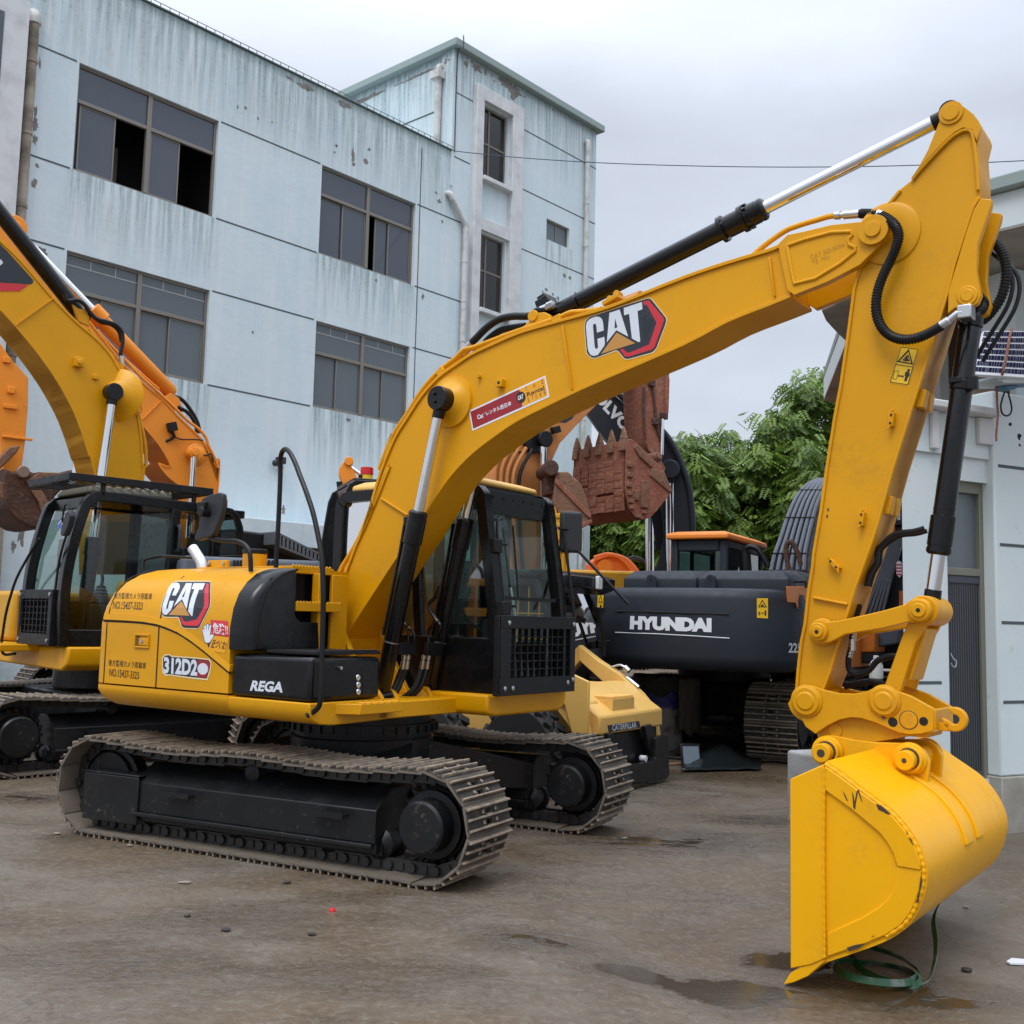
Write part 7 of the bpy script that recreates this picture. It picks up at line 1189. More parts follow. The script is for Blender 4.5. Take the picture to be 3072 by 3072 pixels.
# ------------------------------------------------------------------ dark grey excavator with white lettering on its boom, further back
r0 = ray(2040, 1500); E7v = Fr(r0.x*18/r0.y, 18.0, math.radians(172)); e7v = tag(empty('crawler_excavator', E7v), 'dark grey excavator far back with white lettering down its curved boom', 'excavator')
SBv = .3
ub = ZR((-300, -200), (-60, -90), (120, 40), (340, 200), (465, 310), (600, 410), (720, 525), (810, 680), (880, 880), (905, 1050), (915, 1210), (925, 1500)); lb = ZR((640, 1500), (700, 1250), (695, 1100), (680, 980), (650, 880), (600, 790), (480, 640), (300, 545), (145, 335), (0, 160), (-200, 30), (-320, -60))
m = M(); m.prism(sp2(E7v.fz(ub, SBv), 3)+sp2(E7v.fz(lb, SBv), 3), -SBv, SBv); bmv = m.build('boom', GREY, e7v, .01); m = M(); U_ = [V((a, SBv+.05, z+.06)) for a, z in sp2(E7v.fz(ub, SBv), 3)]; m.tube(U_, .05, 8, 1); m.build('hydraulic_pipe', GREY, bmv)
text('lettering', 'VOLVO', [(p.x, SBv+.004, p.z) for p in (E7v.S(u, v, SBv) for u, v in ZR((132, 165), (418, 480), (474, 412), (190, 98)))], WHT, bmv, .05)
for x, y, s in ((748, 760, .42), (600, 1000, -.42)):
    q = E7v.S(*ZR((x, y))[0], s); c_ = hyd('boom_cylinder', (q.x-.05, s, q.z-3.3), (q.x, s, q.z), .11, .07, 1.35, e7v, .2, eye=.15, ew=.16)
q = E7v.S(*ZR((748, 757))[0], SBv); m = M(); m.cyl((q.x, SBv, q.z), (q.x, SBv+.25, q.z), .16, seg=24); m.build('cylinder_boss', GREY, bmv, .02); m = M(); m.prism(E7v.fz(ZR((610, 1050), (700, 1040), (745, 1250), (740, 1330), (650, 1330)), -.3), -.35, -.3); m.build('boom_foot', GREY, bmv)
m = M(); m.bb((-2.2, -1.4, 1.1), (1.4, 1.4, 2.0)); m.build('upper_body', GREY, e7v, .1); make_track(e7v, 0, 1.2, .6, -1.9, 1.8, .42, 52, 1, frame_col=BLKM); make_track(e7v, 0, -1.2, .6, -1.9, 1.8, .42, 52, 1, frame_col=BLKM); m = M(); m.bb((-.7, -1, .4), (.7, 1, 1.1)); m.build('car_body', MUDF, e7v)
# ------------------------------------------------------------------ dark grey and orange excavator seen from behind
E8 = Fr(2.75, 14.6, math.radians(62)); e8 = tag(empty('crawler_excavator', E8), 'dark grey excavator with an orange cab roof, its lettered counterweight facing the camera', 'excavator')
FR8 = -2.75; zT = E8.F(2050, 1762, FR8).z; zB = E8.F(2050, 2012, FR8).z; sL = E8.F(1722, 1880, FR8+.3).y; sR = E8.F(2385, 1880, FR8+.3).y
def cwring(z, d):
    c = (sL+sR)/2; h = abs(sL-sR)/2-d; out = []
    for i in range(25): q = -1+2*i/24; k = abs(q)**7; out.append((FR8+d+.22*q*q+.35*k, c-q*h, z))
    out += [(FR8+.80, c-h, z), (FR8+.80, c+h, z)]; return out
m = M(); m.loft([cwring(zB, .16), cwring(zB+.03, .07), cwring(zB+.09, .015), cwring(zB+.16, 0), cwring(zT-.12, 0), cwring(zT-.05, .02), cwring(zT-.015, .06), cwring(zT, .12)]); cw8 = m.build('counterweight', GREY, e8, smooth=50)
ZY = Zm(1500, 1800, 1000)
def cwf(s): c = (sL+sR)/2; h = abs(sL-sR)/2; q = (c-s)/h; return FR8+.22*q*q+.35*abs(q)**7
def on_cw(pts, zf, lf=.004):
    out = []
    for u, v in zf(*pts):
        p = E8.F(u, v, FR8)
        for _ in range(4): p = E8.F(u, v, cwf(p.y)-lf)
        out.append((p.x, p.y, p.z))
    return out
tx8 = text('lettering', 'HYUNDAI', on_cw([(752, 170), (1226, 188), (1226, 105), (755, 92)], ZY), WHT, cw8, .075)
for v in tx8.data.vertices: v.co.x = cwf(v.co.y)-.005
def cwdecal(nm, pts, mt, lf=.004):
    m = M(); P = on_cw(pts, ZY, lf); m.add(P, [tuple(range(len(P)))]); return m.build(nm, mt, cw8, smooth=0)
P = on_cw([(668, 188), (900, 196), (1100, 207), (1330, 222)], ZY, .006); m = M(); m.tube(P, .006, 6, 1); m.build('groove_line', GREYW, cw8); P = on_cw([(680, 65), (900, 70), (1100, 77), (1325, 83)], ZY, .002); m = M(); m.tube(P, .012, 6, 1); m.build('groove_line', DARK, cw8)
cwdecal('warning_sign', [(1489, -10), (1553, -10), (1553, 107), (1489, 103)], DYEL); cwdecal('warning_triangle', [(1521, -2), (1548, 42), (1495, 40)], INK, .007); cwdecal('warning_triangle_fill', [(1521, 8), (1540, 38), (1503, 36)], DYEL, .009); cwdecal('crush_symbol', [(1510, 26), (1530, 26), (1527, 36), (1517, 36)], INK, .011); cwdecal('figure_symbol', [(1534, 60), (1542, 60), (1544, 90), (1534, 90)], INK, .007); cwdecal('arrow_symbol', [(1512, 74), (1530, 74), (1530, 78), (1512, 78)], INK, .007); cwdecal('machine_symbol', [(1499, 68), (1507, 68), (1506, 88), (1499, 87)], INK, .007)
ZY2 = Zm(1700, 1100, 800); m = M(); P = on_cw([(225, 1647), (268, 1648), (262, 1790), (220, 1780)], ZY2); m.add(P, [(0, 1, 2, 3)]); m.build('warning_sign', DYEL, cw8, smooth=0); m = M(); P = on_cw([(245, 1655), (262, 1708), (230, 1706)], ZY2, .007); m.add(P, [(0, 1, 2)]); m.build('warning_triangle', INK, cw8, smooth=0); m = M(); P = on_cw([(245, 1668), (256, 1704), (235, 1703)], ZY2, .009); m.add(P, [(0, 1, 2)]); m.build('warning_triangle_fill', DYEL, cw8, smooth=0); m = M(); P = on_cw([(240, 1725), (252, 1725), (252, 1770), (240, 1768)], ZY2, .007); m.add(P, [(0, 1, 2, 3)]); m.build('figure_symbol', INK, cw8, smooth=0)
# deck hoods with lifting eyes, side body, cab
zD = E8.F(2120, 1712, FR8+.6).z
m = M(); c8 = (sL+sR)/2
def hood8(f0, f1, s0, s1, z0, z1, name='deck_hood', mt=GREY, par=e8): m = M(); m.loft([[(f0, s0, z0), (f1, s0, z0), (f1, s1, z0), (f0, s1, z0)], [(f0, s0, z1-.09), (f1, s0, z1-.09), (f1, s1, z1-.09), (f0, s1, z1-.09)], [(f0+.10, s0+(.1 if s1 > s0 else -.1), z1), (f1-.1, s0+(.1 if s1 > s0 else -.1), z1), (f1-.1, s1-(.1 if s1 > s0 else -.1), z1), (f0+.1, s1-(.1 if s1 > s0 else -.1), z1)]]); return m.build(name, mt, par, .02, smooth=50, seg=3)
sa = E8.F(2375, 1750, FR8+.6).y; sm_ = E8.F(2100, 1720, FR8+.6).y; sb = E8.F(1880, 1720, FR8+.6).y
hood8(FR8+.5, FR8+1.6, sa, sm_-.005, zT-.02, zD); hood8(FR8+.5, FR8+1.6, sm_+.005, sb, zT-.02, zD); hood8(FR8+1.62, FR8+2.3, sa+.1, sb-.2, zT-.02, zD+.06)
for u in (1955, 2133): q = E8.F(u, 1745, FR8+.42); m = M(); pr = circ((q.y, zT+.11), .055, 12, 0, math.pi); m.fprism([(q.y+.07, zT-.03)]+pr+[(q.y-.07, zT-.03)], q.x-.03, q.x+.03); le = m.build('lifting_eye', GREY, cw8, .008); m = M(); m.cyl((q.x-.033, q.y, zT+.10), (q.x-.029, q.y, zT+.10), .022, seg=12); m.build('eye_hole', DARK, le)
for u in (2345, 2400): q = E8.F(u, 1752, FR8+.8); m = M(); m.tube([(q.x, q.y-.07, q.z-.04), (q.x, q.y-.06, q.z+.03), (q.x, q.y+.06, q.z+.03), (q.x, q.y+.07, q.z-.04)], .018, 8, 1); m.build('hood_handle', BLKM, e8)
sS = sR+.06
m = M(); m.bb((FR8+.81, sR+.03, zB+.1), (-.25, sR+.5, zT)); sd8 = m.build('side_body', GREY, e8, .03)
op = [E8.S(u, v, sR+.025) for u, v in Zm(1700, 1100, 800)((1535, 1592), (1740, 1592), (1740, 1900), (1705, 1850), (1655, 1710), (1598, 1705))]; op = E8.fz(Zm(1700, 1100, 800)((1590, 1592), (1745, 1592), (1745, 1900), (1705, 1850), (1655, 1710), (1598, 1705)), sR+.027); m = M(); m.prism(op, sR+.02, sR+.029); m.build('orange_panel', ORGH, sd8, .004)
m = M(); m.bb((-.2, sR-.1, 1.05), (2.2, sR+.9, 1.72)); m.build('side_box', ORGH, e8, .03); m = M(); m.bb((-.2, sR-.1, .95), (2.2, sR+.9, 1.045)); m.build('side_sill', GREY, e8, .02)
text('model_number', '225', [(p.x, sR+.017, p.z) for p in (E8.S(u, v, sR+.02) for u, v in Zm(2200, 1700, 872)((365, 572), (450, 575), (450, 508), (367, 506)))], WHT, sd8, .03)
ca, cb_ = E8.F(*ZR((752, 1260))[0], -.55).y, E8.F(*ZR((1160, 1250))[0], -.55).y; zc8 = E8.F(*ZR((1000, 1250))[0], -.55).z; zr8 = E8.F(*ZR((1000, 1205))[0], -.55).z
m = M()
for s in (ca, cb_): sg = -1 if s == ca else 1; m.bb((-.55, s, 1.2), (-.45, s+sg*.10, zc8)); m.bb((1.15, s, 1.2), (1.25, s+sg*.08, zc8)); m.bb((-.45, s, 1.2), (1.15, s+sg*.05, 1.95)); m.bb((.2, s, 1.95), (.28, s+sg*.06, zc8)); m.bb((-.45, s, zc8-.12), (1.15, s+sg*.06, zc8))
m.bb((-.55, cb_+.10, 1.2), (-.50, ca-.10, 2.14)); m.bb((-.55, cb_+.10, zc8-.16), (-.50, ca-.10, zc8)); m.bb((1.18, cb_+.08, 1.2), (1.24, ca-.08, 1.7)); cab8 = m.build('cab', GREY, e8, .03, smooth=50)
m = M(); m.bb((-.53, cb_+.09, 2.1), (-.52, ca-.09, zc8-.1)); m.bb((1.2, cb_+.05, 1.7), (1.21, ca-.05, zc8-.05)); m.build('rear_window', GLS, cab8); m = M(); m.bb((-.45, cb_+.03, 1.95), (1.15, cb_+.035, zc8-.1)); m.bb((-.45, ca-.035, 1.95), (1.15, ca-.03, zc8-.1)); m.build('side_window', GLS, cab8)
m = M(); m.loft([[(-.62, cb_-.04, zc8), (1.3, cb_-.04, zc8), (1.3, ca+.04, zc8), (-.62, ca+.04, zc8)], [(-.62, cb_-.04, zc8+.07), (1.3, cb_-.04, zc8+.07), (1.3, ca+.04, zc8+.07), (-.62, ca+.04, zc8+.07)], [(-.45, cb_+.06, zr8+.03), (1.1, cb_+.06, zr8+.03), (1.1, ca-.06, zr8+.03), (-.45, ca-.06, zr8+.03)]]); m.build('cab_roof', ORGH, cab8, .02, smooth=50); m = M(); m.box((.0, (ca+cb_)/2, 1.75), (.14, .5, .7)); m.box((-.05, (ca+cb_)/2, 2.2), (.1, .26, .18)); m.build('operator_seat', SEATM, cab8, .05)
P = [E8.F(u, v, -.2) for u, v in ZR((1300, 1480), (1295, 1400), (1290, 1340), (1320, 1305), (1380, 1320), (1430, 1390), (1460, 1450))]; m = M(); m.tube(P[1:], .035, 10, 3); m.cyl(P[0], P[2], .075, seg=16); m.build('intake_pipe', BLKM, e8); P = [E8.F(u, v, .1) for u, v in ZR((1610, 1480), (1590, 1350), (1600, 1280), (1640, 1280), (1680, 1370), (1695, 1440))]; m = M(); m.tube(P, .035, 10, 3); m.build('boom_hose', RUSTD, e8)
# boom going up and away with pipes on its back, then the stick folding down beyond
def bp8(u, v, f): return E8.F(u, v, f)
cl8 = []
for (ul, ur, v, f) in ((1470, 1740, 1500, .35), (1500, 1745, 1380, .6), (1540, 1765, 1270, .9), (1590, 1800, 1120, 1.3), (1640, 1835, 1000, 1.7), (1690, 1870, 920, 2.1), (1760, 1900, 860, 2.6), (1830, 1960, 832, 3.2)):
    a, b = E8.F(*ZR((ul, v))[0], f), E8.F(*ZR((ur, v))[0], f); cl8.append((a, b))
m = M(); m.loft([[a, b, b+V((.45, 0, -.30)), a+V((.45, 0, -.30))] for a, b in cl8]); bm8 = m.build('boom', GREY, e8, .02)
for t in (.06, .24, .42, .60, .78, .94): m = M(); m.tube([a+(b-a)*t+V((-.05, 0, .03)) for a, b in cl8], .03, 8, 3); m.build('hydraulic_pipe', GREYL, bm8)
for i in (1, 3, 5): a, b = cl8[i]; m = M(); m.beam(a+V((-.06, 0, .03)), b+V((-.06, 0, .03)), .05, .05); m.build('pipe_clamp', BLKM, bm8)
m = M(); a, b = cl8[0]; m.loops([a, b, b+V((.5, 0, -.2)), a+V((.5, 0, -.2))], [a+V((-.2, 0, -.8)), b+V((-.2, 0, -.8)), b+V((.6, 0, -.9)), a+V((.6, 0, -.9))]); m.build('boom_foot', GREY, e8, .02)
shift_track(e8, 0, (.4, 0, 0), 1.2, .6, -1.75, 1.75, .42, 50, -1, frame_col=BLKM, drive='rear'); 
sT8 = E8.Z(2440, 2270, 0); shift_track(e8, 0, (.4, 0, 0), -1.2, .6, -1.75, 1.75, .42, 50, -1, frame_col=BLKM, drive='rear'); m = M(); m.bb((-.3, -1, .4), (1.1, 1, .8)); m.cyl((.4, 0, .8), (.4, 0, 1.08), .62); m.build('car_body', MUDF, e8, .03); m = M(); m.bb((FR8+.9, sR+.02, zB+.02), (2.2, sL-.1, zB+.3)); m.build('swing_frame', BLKM, e8, .02)
# ------------------------------------------------------------------ a further dark and orange machine glimpsed past the stick
r0 = ray(2690, 1700); E9 = Fr(r0.x*14.6/r0.y+.4, 14.9, math.radians(62)); e9 = tag(empty('crawler_excavator', E9), 'dark and orange excavator corner with a striped reflector seen past the yellow stick', 'excavator')
ZV = lambda *p: [(2540+x*360/562, 1430+y*360/562) for x, y in p]
f9 = -.2; P = E9.sz(ZV((150, 60), (262, 60), (262, 228), (150, 228)), f9); m = M(); m.fprism(P, f9, f9+.7); cw9 = m.build('counterweight', GREY, e9, .01); text('lettering', 'HYUNDAI', [(f9-.004, p.y, p.z) for p in (E9.F(u, v, f9) for u, v in ZV((110, 206), (251, 203), (251, 163), (110, 166)))], WHT, cw9, .05)
m = M(); m.fprism(E9.sz(ZV((120, 234), (264, 234), (264, 660), (120, 660)), f9+.1), f9+.1, f9+.6); m.build('side_body', GREY, e9, .01); m = M(); m.fprism(E9.sz(ZV((150, 236), (226, 234), (225, 262), (185, 375), (150, 440)), f9+.05), f9+.06, f9+.095); m.fprism(E9.sz(ZV((246, 535), (270, 535), (270, 610), (246, 610)), f9+.05), f9+.04, f9+.095); m.build('orange_panel', ORGH, e9)
m = M(); pg = E9.sz(ZV((80, 660), (150, 470), (205, 300), (262, 262), (262, 320), (215, 480), (160, 660)), f9); m.fprism(pg, f9-.1, f9+.03); sl9 = m.build('engine_cover', GREYL, e9, .01); m = M()
for k in range(5):
    a, b = [E9.F(u, v, f9-.12) for u, v in ZV((88+k*20, 640), (150+k*14, 480))]; m.beam(a, b, .04, .04)
m.build('cover_rib', GREYL, sl9, .008)
sg_ = E9.sz(ZV((240, 405), (252, 396), (264, 405), (266, 460), (254, 474), (240, 460)), f9); m = M(); m.fprism(sg_, f9-.14, f9-.12); rf = m.build('striped_reflector', WHT, e9, smooth=0)
for k in range(4): P = E9.sz(ZV((240, 412+k*15), (266, 412+k*15), (266, 419+k*15), (240, 419+k*15)), f9); m = M(); m.fprism(P, f9-.143, f9-.139); m.build('red_stripe', RED, rf, smooth=0)
m = M(); m.fprism(E9.sz(ZV((150, 690), (260, 690), (260, 780), (150, 800)), f9), f9-.3, f9+.5); m.build('step_box', GREYL, e9, .02); m = M(); m.fprism(E9.sz(ZV((30, 735), (138, 728), (138, 822), (30, 824)), f9-.5), f9-.6, f9+.2); m.build('side_box', ORGH, e9, .02); m = M(); m.fprism(E9.sz(ZV((-60, 824), (138, 822), (138, 870), (-60, 880)), f9-.5), f9-.58, f9+.3); m.build('side_sill', GREY, e9, .02)
shift_track(e9, 0, (2.0, .3, 0), .8, .6, -1.6, 1.6, .40, 48, -1, frame_col=BLKM); shift_track(e9, 0, (2.0, .3, 0), -.9, .6, -1.6, 1.6, .40, 48, -1, frame_col=BLKM); m = M(); m.bb((.45, -.8, 1.0), (3.4, 1.2, 1.9)); m.build('upper_body', GREY, e9, .06)
# ------------------------------------------------------------------ far orange boom with hoses
r0 = ray(1840, 1700); Ef = Fr(r0.x*20/r0.y, 20.0, math.radians(185)); ef = tag(empty('crawler_excavator', Ef), 'bright orange excavator far back, its hose covered boom foot lying low before the trees', 'excavator')
m = M(); m.prism(Ef.fz(ZR((150, 1480), (150, 1430), (200, 1390), (300, 1370), (370, 1380), (430, 1420), (510, 1490), (500, 1640), (160, 1640)), 0), -.3, .3); bf = m.build('boom', mat('vivid_orange_paint', (.75, .16, .02), .5), ef, .02)
for k in range(4): m = M(); m.tube([Ef.S(u, v, .33) for u, v in ZR((200, 1405-k*8), (300, 1368-k*4), (380+k*12, 1385), (440+k*14, 1440), (470+k*16, 1490))], .03, 8, 3); m.build('hydraulic_pipe', bpy.data.materials['vivid_orange_paint'], bf)
m = M(); m.bb((-1.6, -1.2, 1.0), (1.6, 1.2, Ef.S(*ZR((300, 1500))[0], 0).z)); m.build('upper_body', YELO, ef, .05); q = Ef.S(*ZR((275, 1450))[0], .35); m = M(); m.cyl((q.x, .3, q.z), (q.x, .45, q.z), .13); m.cyl((q.x, .38, q.z), (q.x-.12, .38, q.z-.3), .06); m.build('cylinder_boss', ORGH, bf)
for k in (0, 1): m = M(); m.tube([Ef.S(u, v, -.4) for u, v in ZR((430, 1400+k*20), (480, 1380+k*15), (540, 1395+k*10), (570, 1420))], .03, 8, 3); m.build('hydraulic_hose', RUB, ef)
make_track(ef, 0, 1.0, .5, -1.4, 1.4, .36, 44, 1, frame_col=BLKM); make_track(ef, 0, -1.0, .5, -1.4, 1.4, .36, 44, 1, frame_col=BLKM)
# ------------------------------------------------------------------ cream skid steer loader in front of the grey machine
ZK = lambda *p: [(1640+x*400/624, 1700+y*700/1092) for x, y in p]
g0 = gpt(1999, 2322, .05); K = Fr(g0.x, g0.y, math.radians(-33)); sk = tag(empty('skid_steer_loader', K), 'cream yellow skid steer loader with a black cab and black front coupler plate', 'loader')
ap = K.fz(ZK((535, 790), (528, 720), (512, 655), (460, 590), (360, 500), (262, 437), (150, 350), (110, 380), (262, 520), (330, 580), (400, 640), (440, 690), (470, 735), (480, 790)), 0)
m = M(); m.prism(ap, -.10, 0); m.prism(ap, -1.52, -1.42); m.build('lift_arm', CREAM, sk, .012)
c0 = K.fz(ZK((500, 690), (505, 790), (490, 775), (440, 770), (430, 640), (385, 600), (400, 590)), 0); f0 = K.F(*ZK((360, 740))[0], .0); ztop = K.F(*ZK((340, 692))[0], 0).z; zbot = K.F(*ZK((350, 775))[0], 0).z
m = M(); m.prism([(0, zbot), (0, ztop), (-.42, ztop+.26), (-.55, ztop+.26), (-.55, zbot)], -1.42, -.10); m.prism(K.fz(ZK((215, 692), (210, 637), (120, 560), (60, 520), (60, 560), (110, 690)), -1.3), -1.42, -1.15); crm = m.build('arm_crossmember', CREAM, sk, .02)
pl = K.sz(ZK((284, 742), (430, 722), (436, 752), (290, 775)), .0); m = M(); m.fprism(pl, .002, .008); np_ = m.build('name_plate', LOGOK, crm, smooth=0); text('lettering', 'CATERPILLAR', [(.0105, p.y, p.z) for p in (K.F(u, v, 0) for u, v in ZK((303, 768), (418, 752), (414, 727), (302, 739)))], GREYW, np_, .01)
m = M(); qa = K.F(*ZK((278, 645))[0], -.12); qb = K.F(*ZK((380, 690))[0], -.12); m.bb((-.35, qa.y, ztop+.02), (-.05, qb.y, ztop+.14))
for i in range(9): a = qa.y+(qb.y-qa.y)*i/9; m.bb((-.35, a, ztop+.14), (-.05, a+.018, ztop+.165))
m.build('arm_step', CREAM, crm, .005)
cp = K.sz(ZK((225, 930), (360, 930), (480, 912), (500, 895), (500, 800), (556, 790), (563, 975), (545, 995), (360, 1018), (225, 1020)), .06); m = M(); m.fprism(cp, .03, .09); m.fprism([(p.y, p.z) for p in (K.F(u, v, 0) for u, v in ZK((440, 745), (470, 735), (490, 800), (495, 880), (470, 880), (450, 800)))], .0, .05); m.fprism([(p.y, p.z) for p in (K.F(u, v, 0) for u, v in ZK((270, 780), (292, 775), (290, 840), (268, 850)))], .0, .05); m.build('coupler_plate', BLKM, sk, .008)
m = M(); m.bb((-.5, -1.4, .12), (-.05, -.12, zbot-.005)); m.build('chassis_front', BLKM, sk, .02); m = M(); m.bb((-2.4, -1.25, .25), (-.56, -.25, .95)); m.bb((-2.9, -1.4, .55), (-2.2, -.12, 1.6)); m.build('chassis', CREAM, sk, .04)
m = M(); m.cyl((-.02, -.55, zbot-.28), (.04, -.55, zbot-.28), .03); m.build('lamp', WHT, sk)
fc = -.95; cp = K.sz(ZK((-30, 600), (120, 600), (205, 640), (262, 625), (262, 300), (236, 185), (192, 66), (100, 52), (-30, 52)), fc); zc_t = max(z for s, z in cp); sR_ = max(s for s, z in cp); sL_ = sR_-1.05; zcb = .50
m = M()
for s in (sR_-.06, sL_): m.prism([(fc, zcb), (fc+.03, zcb+.5), (fc-.02, zc_t-.45), (fc-.22, zc_t-.02), (fc-1.25, zc_t), (fc-1.25, zc_t-.08), (fc-.27, zc_t-.1), (fc-.10, zc_t-.47), (fc-.06, zcb+.5), (fc-.09, zcb)], s, s+.06); m.bb((fc-1.25, s, zcb), (fc-1.15, s+.06, zc_t-.08))
m.bb((fc-1.3, sL_-.03, zc_t+.002), (fc-.12, sR_+.03, zc_t+.08)); m.prism([(fc-.12, zc_t+.08), (fc+.12, zc_t+.02), (fc+.12, zc_t-.10), (fc-.05, zc_t-.16), (fc-.12, zc_t)], sL_-.02, sR_+.03); m.bb((fc-.08, sL_+.06, zcb), (fc-.02, sR_-.06, zcb+.06)); ck = m.build('cab', BLK, sk, .012)
m = M(); m.add([(fc-.02, sL_+.06, zcb+.06), (fc-.02, sR_-.06, zcb+.06), (fc+.0, sR_-.06, zcb+.5), (fc+.0, sL_+.06, zcb+.5), (fc-.05, sR_-.06, zc_t-.46), (fc-.05, sL_+.06, zc_t-.46), (fc-.24, sR_-.06, zc_t-.06), (fc-.24, sL_+.06, zc_t-.06)], [(0, 1, 2, 3), (3, 2, 4, 5), (5, 4, 6, 7)]); m.build('front_door', glass('green_cab_glass', (.38, .55, .50), 1.5), ck, smooth=0)
m = M(); m.bb((fc-1.1, sL_+.2, zcb+.1), (fc-.6, sR_-.2, zcb+.35)); m.box((fc-1.05, (sL_+sR_)/2, zcb+.7), (.12, .5, .7)); m.build('operator_seat', SEATM, ck, .05); m = M(); m.bb((fc-1.2, sL_+.07, zcb+.02), (fc-.1, sR_-.07, zcb+.08)); m.bb((fc-1.24, sL_+.06, zcb), (fc-1.2, sR_-.06, zcb+.6)); m.build('cab_floor', PLAST, ck)
m = M()
for s in (sL_+.03, sR_-.03):
    for i in range(8): x = fc-1.12+i*.13; m.bb((x-.005, s-.005, zcb+.3), (x+.005, s+.005, zc_t-.1))
    for i in range(7): z_ = zcb+.35+i*.13; m.bb((fc-1.15, s-.004, z_-.005), (fc-.1, s+.004, z_+.005))
m.build('side_mesh', YELO, ck, smooth=0)
q = K.F(*ZK((249, 75))[0], fc+.15); m = M(); m.bb((fc+.12, q.y-.05, q.z-.07), (fc+.16, q.y+.05, q.z+.07)); m.build('work_lamp', mat('lamp_lens', (.6, .62, .65), .2), ck, .01)
for x, y in ((248, 208), (275, 362)): q = K.F(*ZK((x, y))[0], fc+.05); m = M(); m.bb((fc-.02, q.y-.05, q.z-.04), (fc+.08, q.y+.06, q.z+.04)); m.build('door_hinge', BLKM, ck, .008)
P = [K.F(u, v, fc+.08) for u, v in ZK((250, 230), (262, 300), (270, 360), (268, 420))]; m = M(); m.tube(P, .02, 8, 3); m.build('door_stay', BLKM, ck)
q = K.S(*ZK((300, 580))[0], -.12); m = M(); tp = K.fz(ZK((262, 620), (270, 580), (300, 545), (340, 560), (368, 600), (365, 632)), -.2); m.prism(tp, -.35, -.12); m.cyl((q.x, -.11, q.z), (q.x, -.09, q.z), .05); m.build('pivot_casting', CREAM, sk, .01)
P = [K.S(u, v, -.05) for u, v in ZK((265, 462), (300, 470), (340, 460), (365, 470), (385, 490), (375, 520), (400, 545), (430, 565))]; m = M(); m.tube(P[:4], .012, 8, 3); m.cyl(P[3], P[4], .03); m.cyl(P[5], P[7], .022); m.build('hydraulic_coupling', STEEL, sk)
def tyre(c, r, w, par):
    m = M(); y = V((0, 1, 0)); m.lathe(V(c)-y*w/2, V(c)+y*w/2, [(0, r*.52), (0, r*.86), (w*.10, r*.93), (w*.9, r*.93), (w, r*.86), (w, r*.52)], 40)
    for i in range(18):
        for sd in (-1, 1):
            a = 2*math.pi*(i+(.5 if sd > 0 else 0))/18; d = V((math.cos(a), 0, math.sin(a))); tn = V((-d.z, 0, d.x)); Rm = Matrix((tn, y, d)).transposed() @ Matrix.Rotation(.5*sd, 3, 'Z')
            m.box(V(c)+d*r*.955+y*sd*w*.24, (.075, w*.52, r*.10), Rm)
    t = m.build('tyre', TYRE, par, .006); m = M(); m.lathe(V(c)-y*w*.35, V(c)+y*w*.35, [(0, .05), (0, r*.5), (w*.05, r*.53), (w*.65, r*.53), (w*.7, r*.5), (w*.7, .05)], 30); m.build('rim', CREAM, t)
for f_ in (-.68, -1.75):
    for s_ in (-1.62, .06): tyre((f_, s_, .40), .40, .27, sk)
m = M(); m.prism([(-.05, .55), (-.05, 1.02), (-.5, 1.18), (-1.2, 1.2), (-1.2, .95), (-1.08, .93), (-.68, .93), (-.3, .8), (-.22, .55)], -1.56, -1.525); m.build('arm_side_plate', CREAM, sk, .01)
# ------------------------------------------------------------------ gatehouse on the right
g0 = gpt(3003, 2500, 0); G = Fr(g0.x, g0.y, math.radians(27)); gb = tag(empty('gatehouse', G), 'pale blue gatehouse on the right with an overhanging flat roof and screened door', 'building')
GW = mat('pale_blue_gatehouse_render', (.58, .66, .68), .8); _n = noise(GW, 1.2, 5); _m = noise(GW, 9, 5, .7); _c = mixc(GW, ramp(GW, _n, .35, .7), (.56, .65, .68), (.62, .68, .69)); setc(GW, mixc(GW, ramp(GW, _m, .62, .75, 0, .6), _c, (.30, .33, .33)))
PLN = mat('grey_plinth', (.30, .29, .26), .85); setc(PLN, mixc(PLN, ramp(PLN, noise(PLN, 4, 6), .3, .7), (.36, .35, .31), (.20, .19, .165)))
zpl = G.S(*ZD((1800, 1395))[0], 0).z; zpt = G.S(*Zm(2700, 1000, 372)((1480, 895))[0], 0).z; fl = G.S(2988, 1700, 0).x
m = M(); m.bb((fl, 0, zpl), (6, .9, zpt)); m.build('pillar', GW, gb, .015); m = M(); m.bb((fl-.02, -.03, -.2), (6, .9, zpl-.002)); m.build('plinth', PLN, gb, .01)
m = M()
for x, y in ((1850, 373), (1850, 900)): z_ = G.S(*ZD((x, y))[0], 0).z; m.bb((fl+.05, -.003, z_-.012), (6, .02, z_+.012))
for x, y in ((1840, 1006), (1840, 1592)): z_ = G.S(*ZC((x, y))[0], 0).z; m.bb((fl+.05, -.003, z_-.012), (6, .02, z_+.012))
m.build('wall_joint', jm, gb, smooth=0)
for x, y, r in ((1828, 680, .02), (1895, 772, .03), (1900, 840, .015)): q = G.S(*ZC((x, y))[0], 0); m = M(); m.prism(ragged((q.x, q.z), r, r*1.1, 10), -.002, .004); m.build('wall_hole', DARK, gb, smooth=0)
SD_ = .07; fw = G.S(2707, 1600, SD_).x; fd0 = G.S(2842, 1700, SD_).x; fd1 = fl; zd1 = G.S(*ZC((1560, 1115))[0], SD_).z; zd0 = G.S(*ZD((1690, 1415))[0], SD_).z; zsl = G.S(*ZD((1500, 30))[0], SD_).z
zrl = G.S(*Zm(2700, 1000, 372)((1300, 1290))[0], SD_-.1).z; zrt = G.S(*Zm(2700, 1000, 372)((1300, 1165))[0], SD_-.1).z
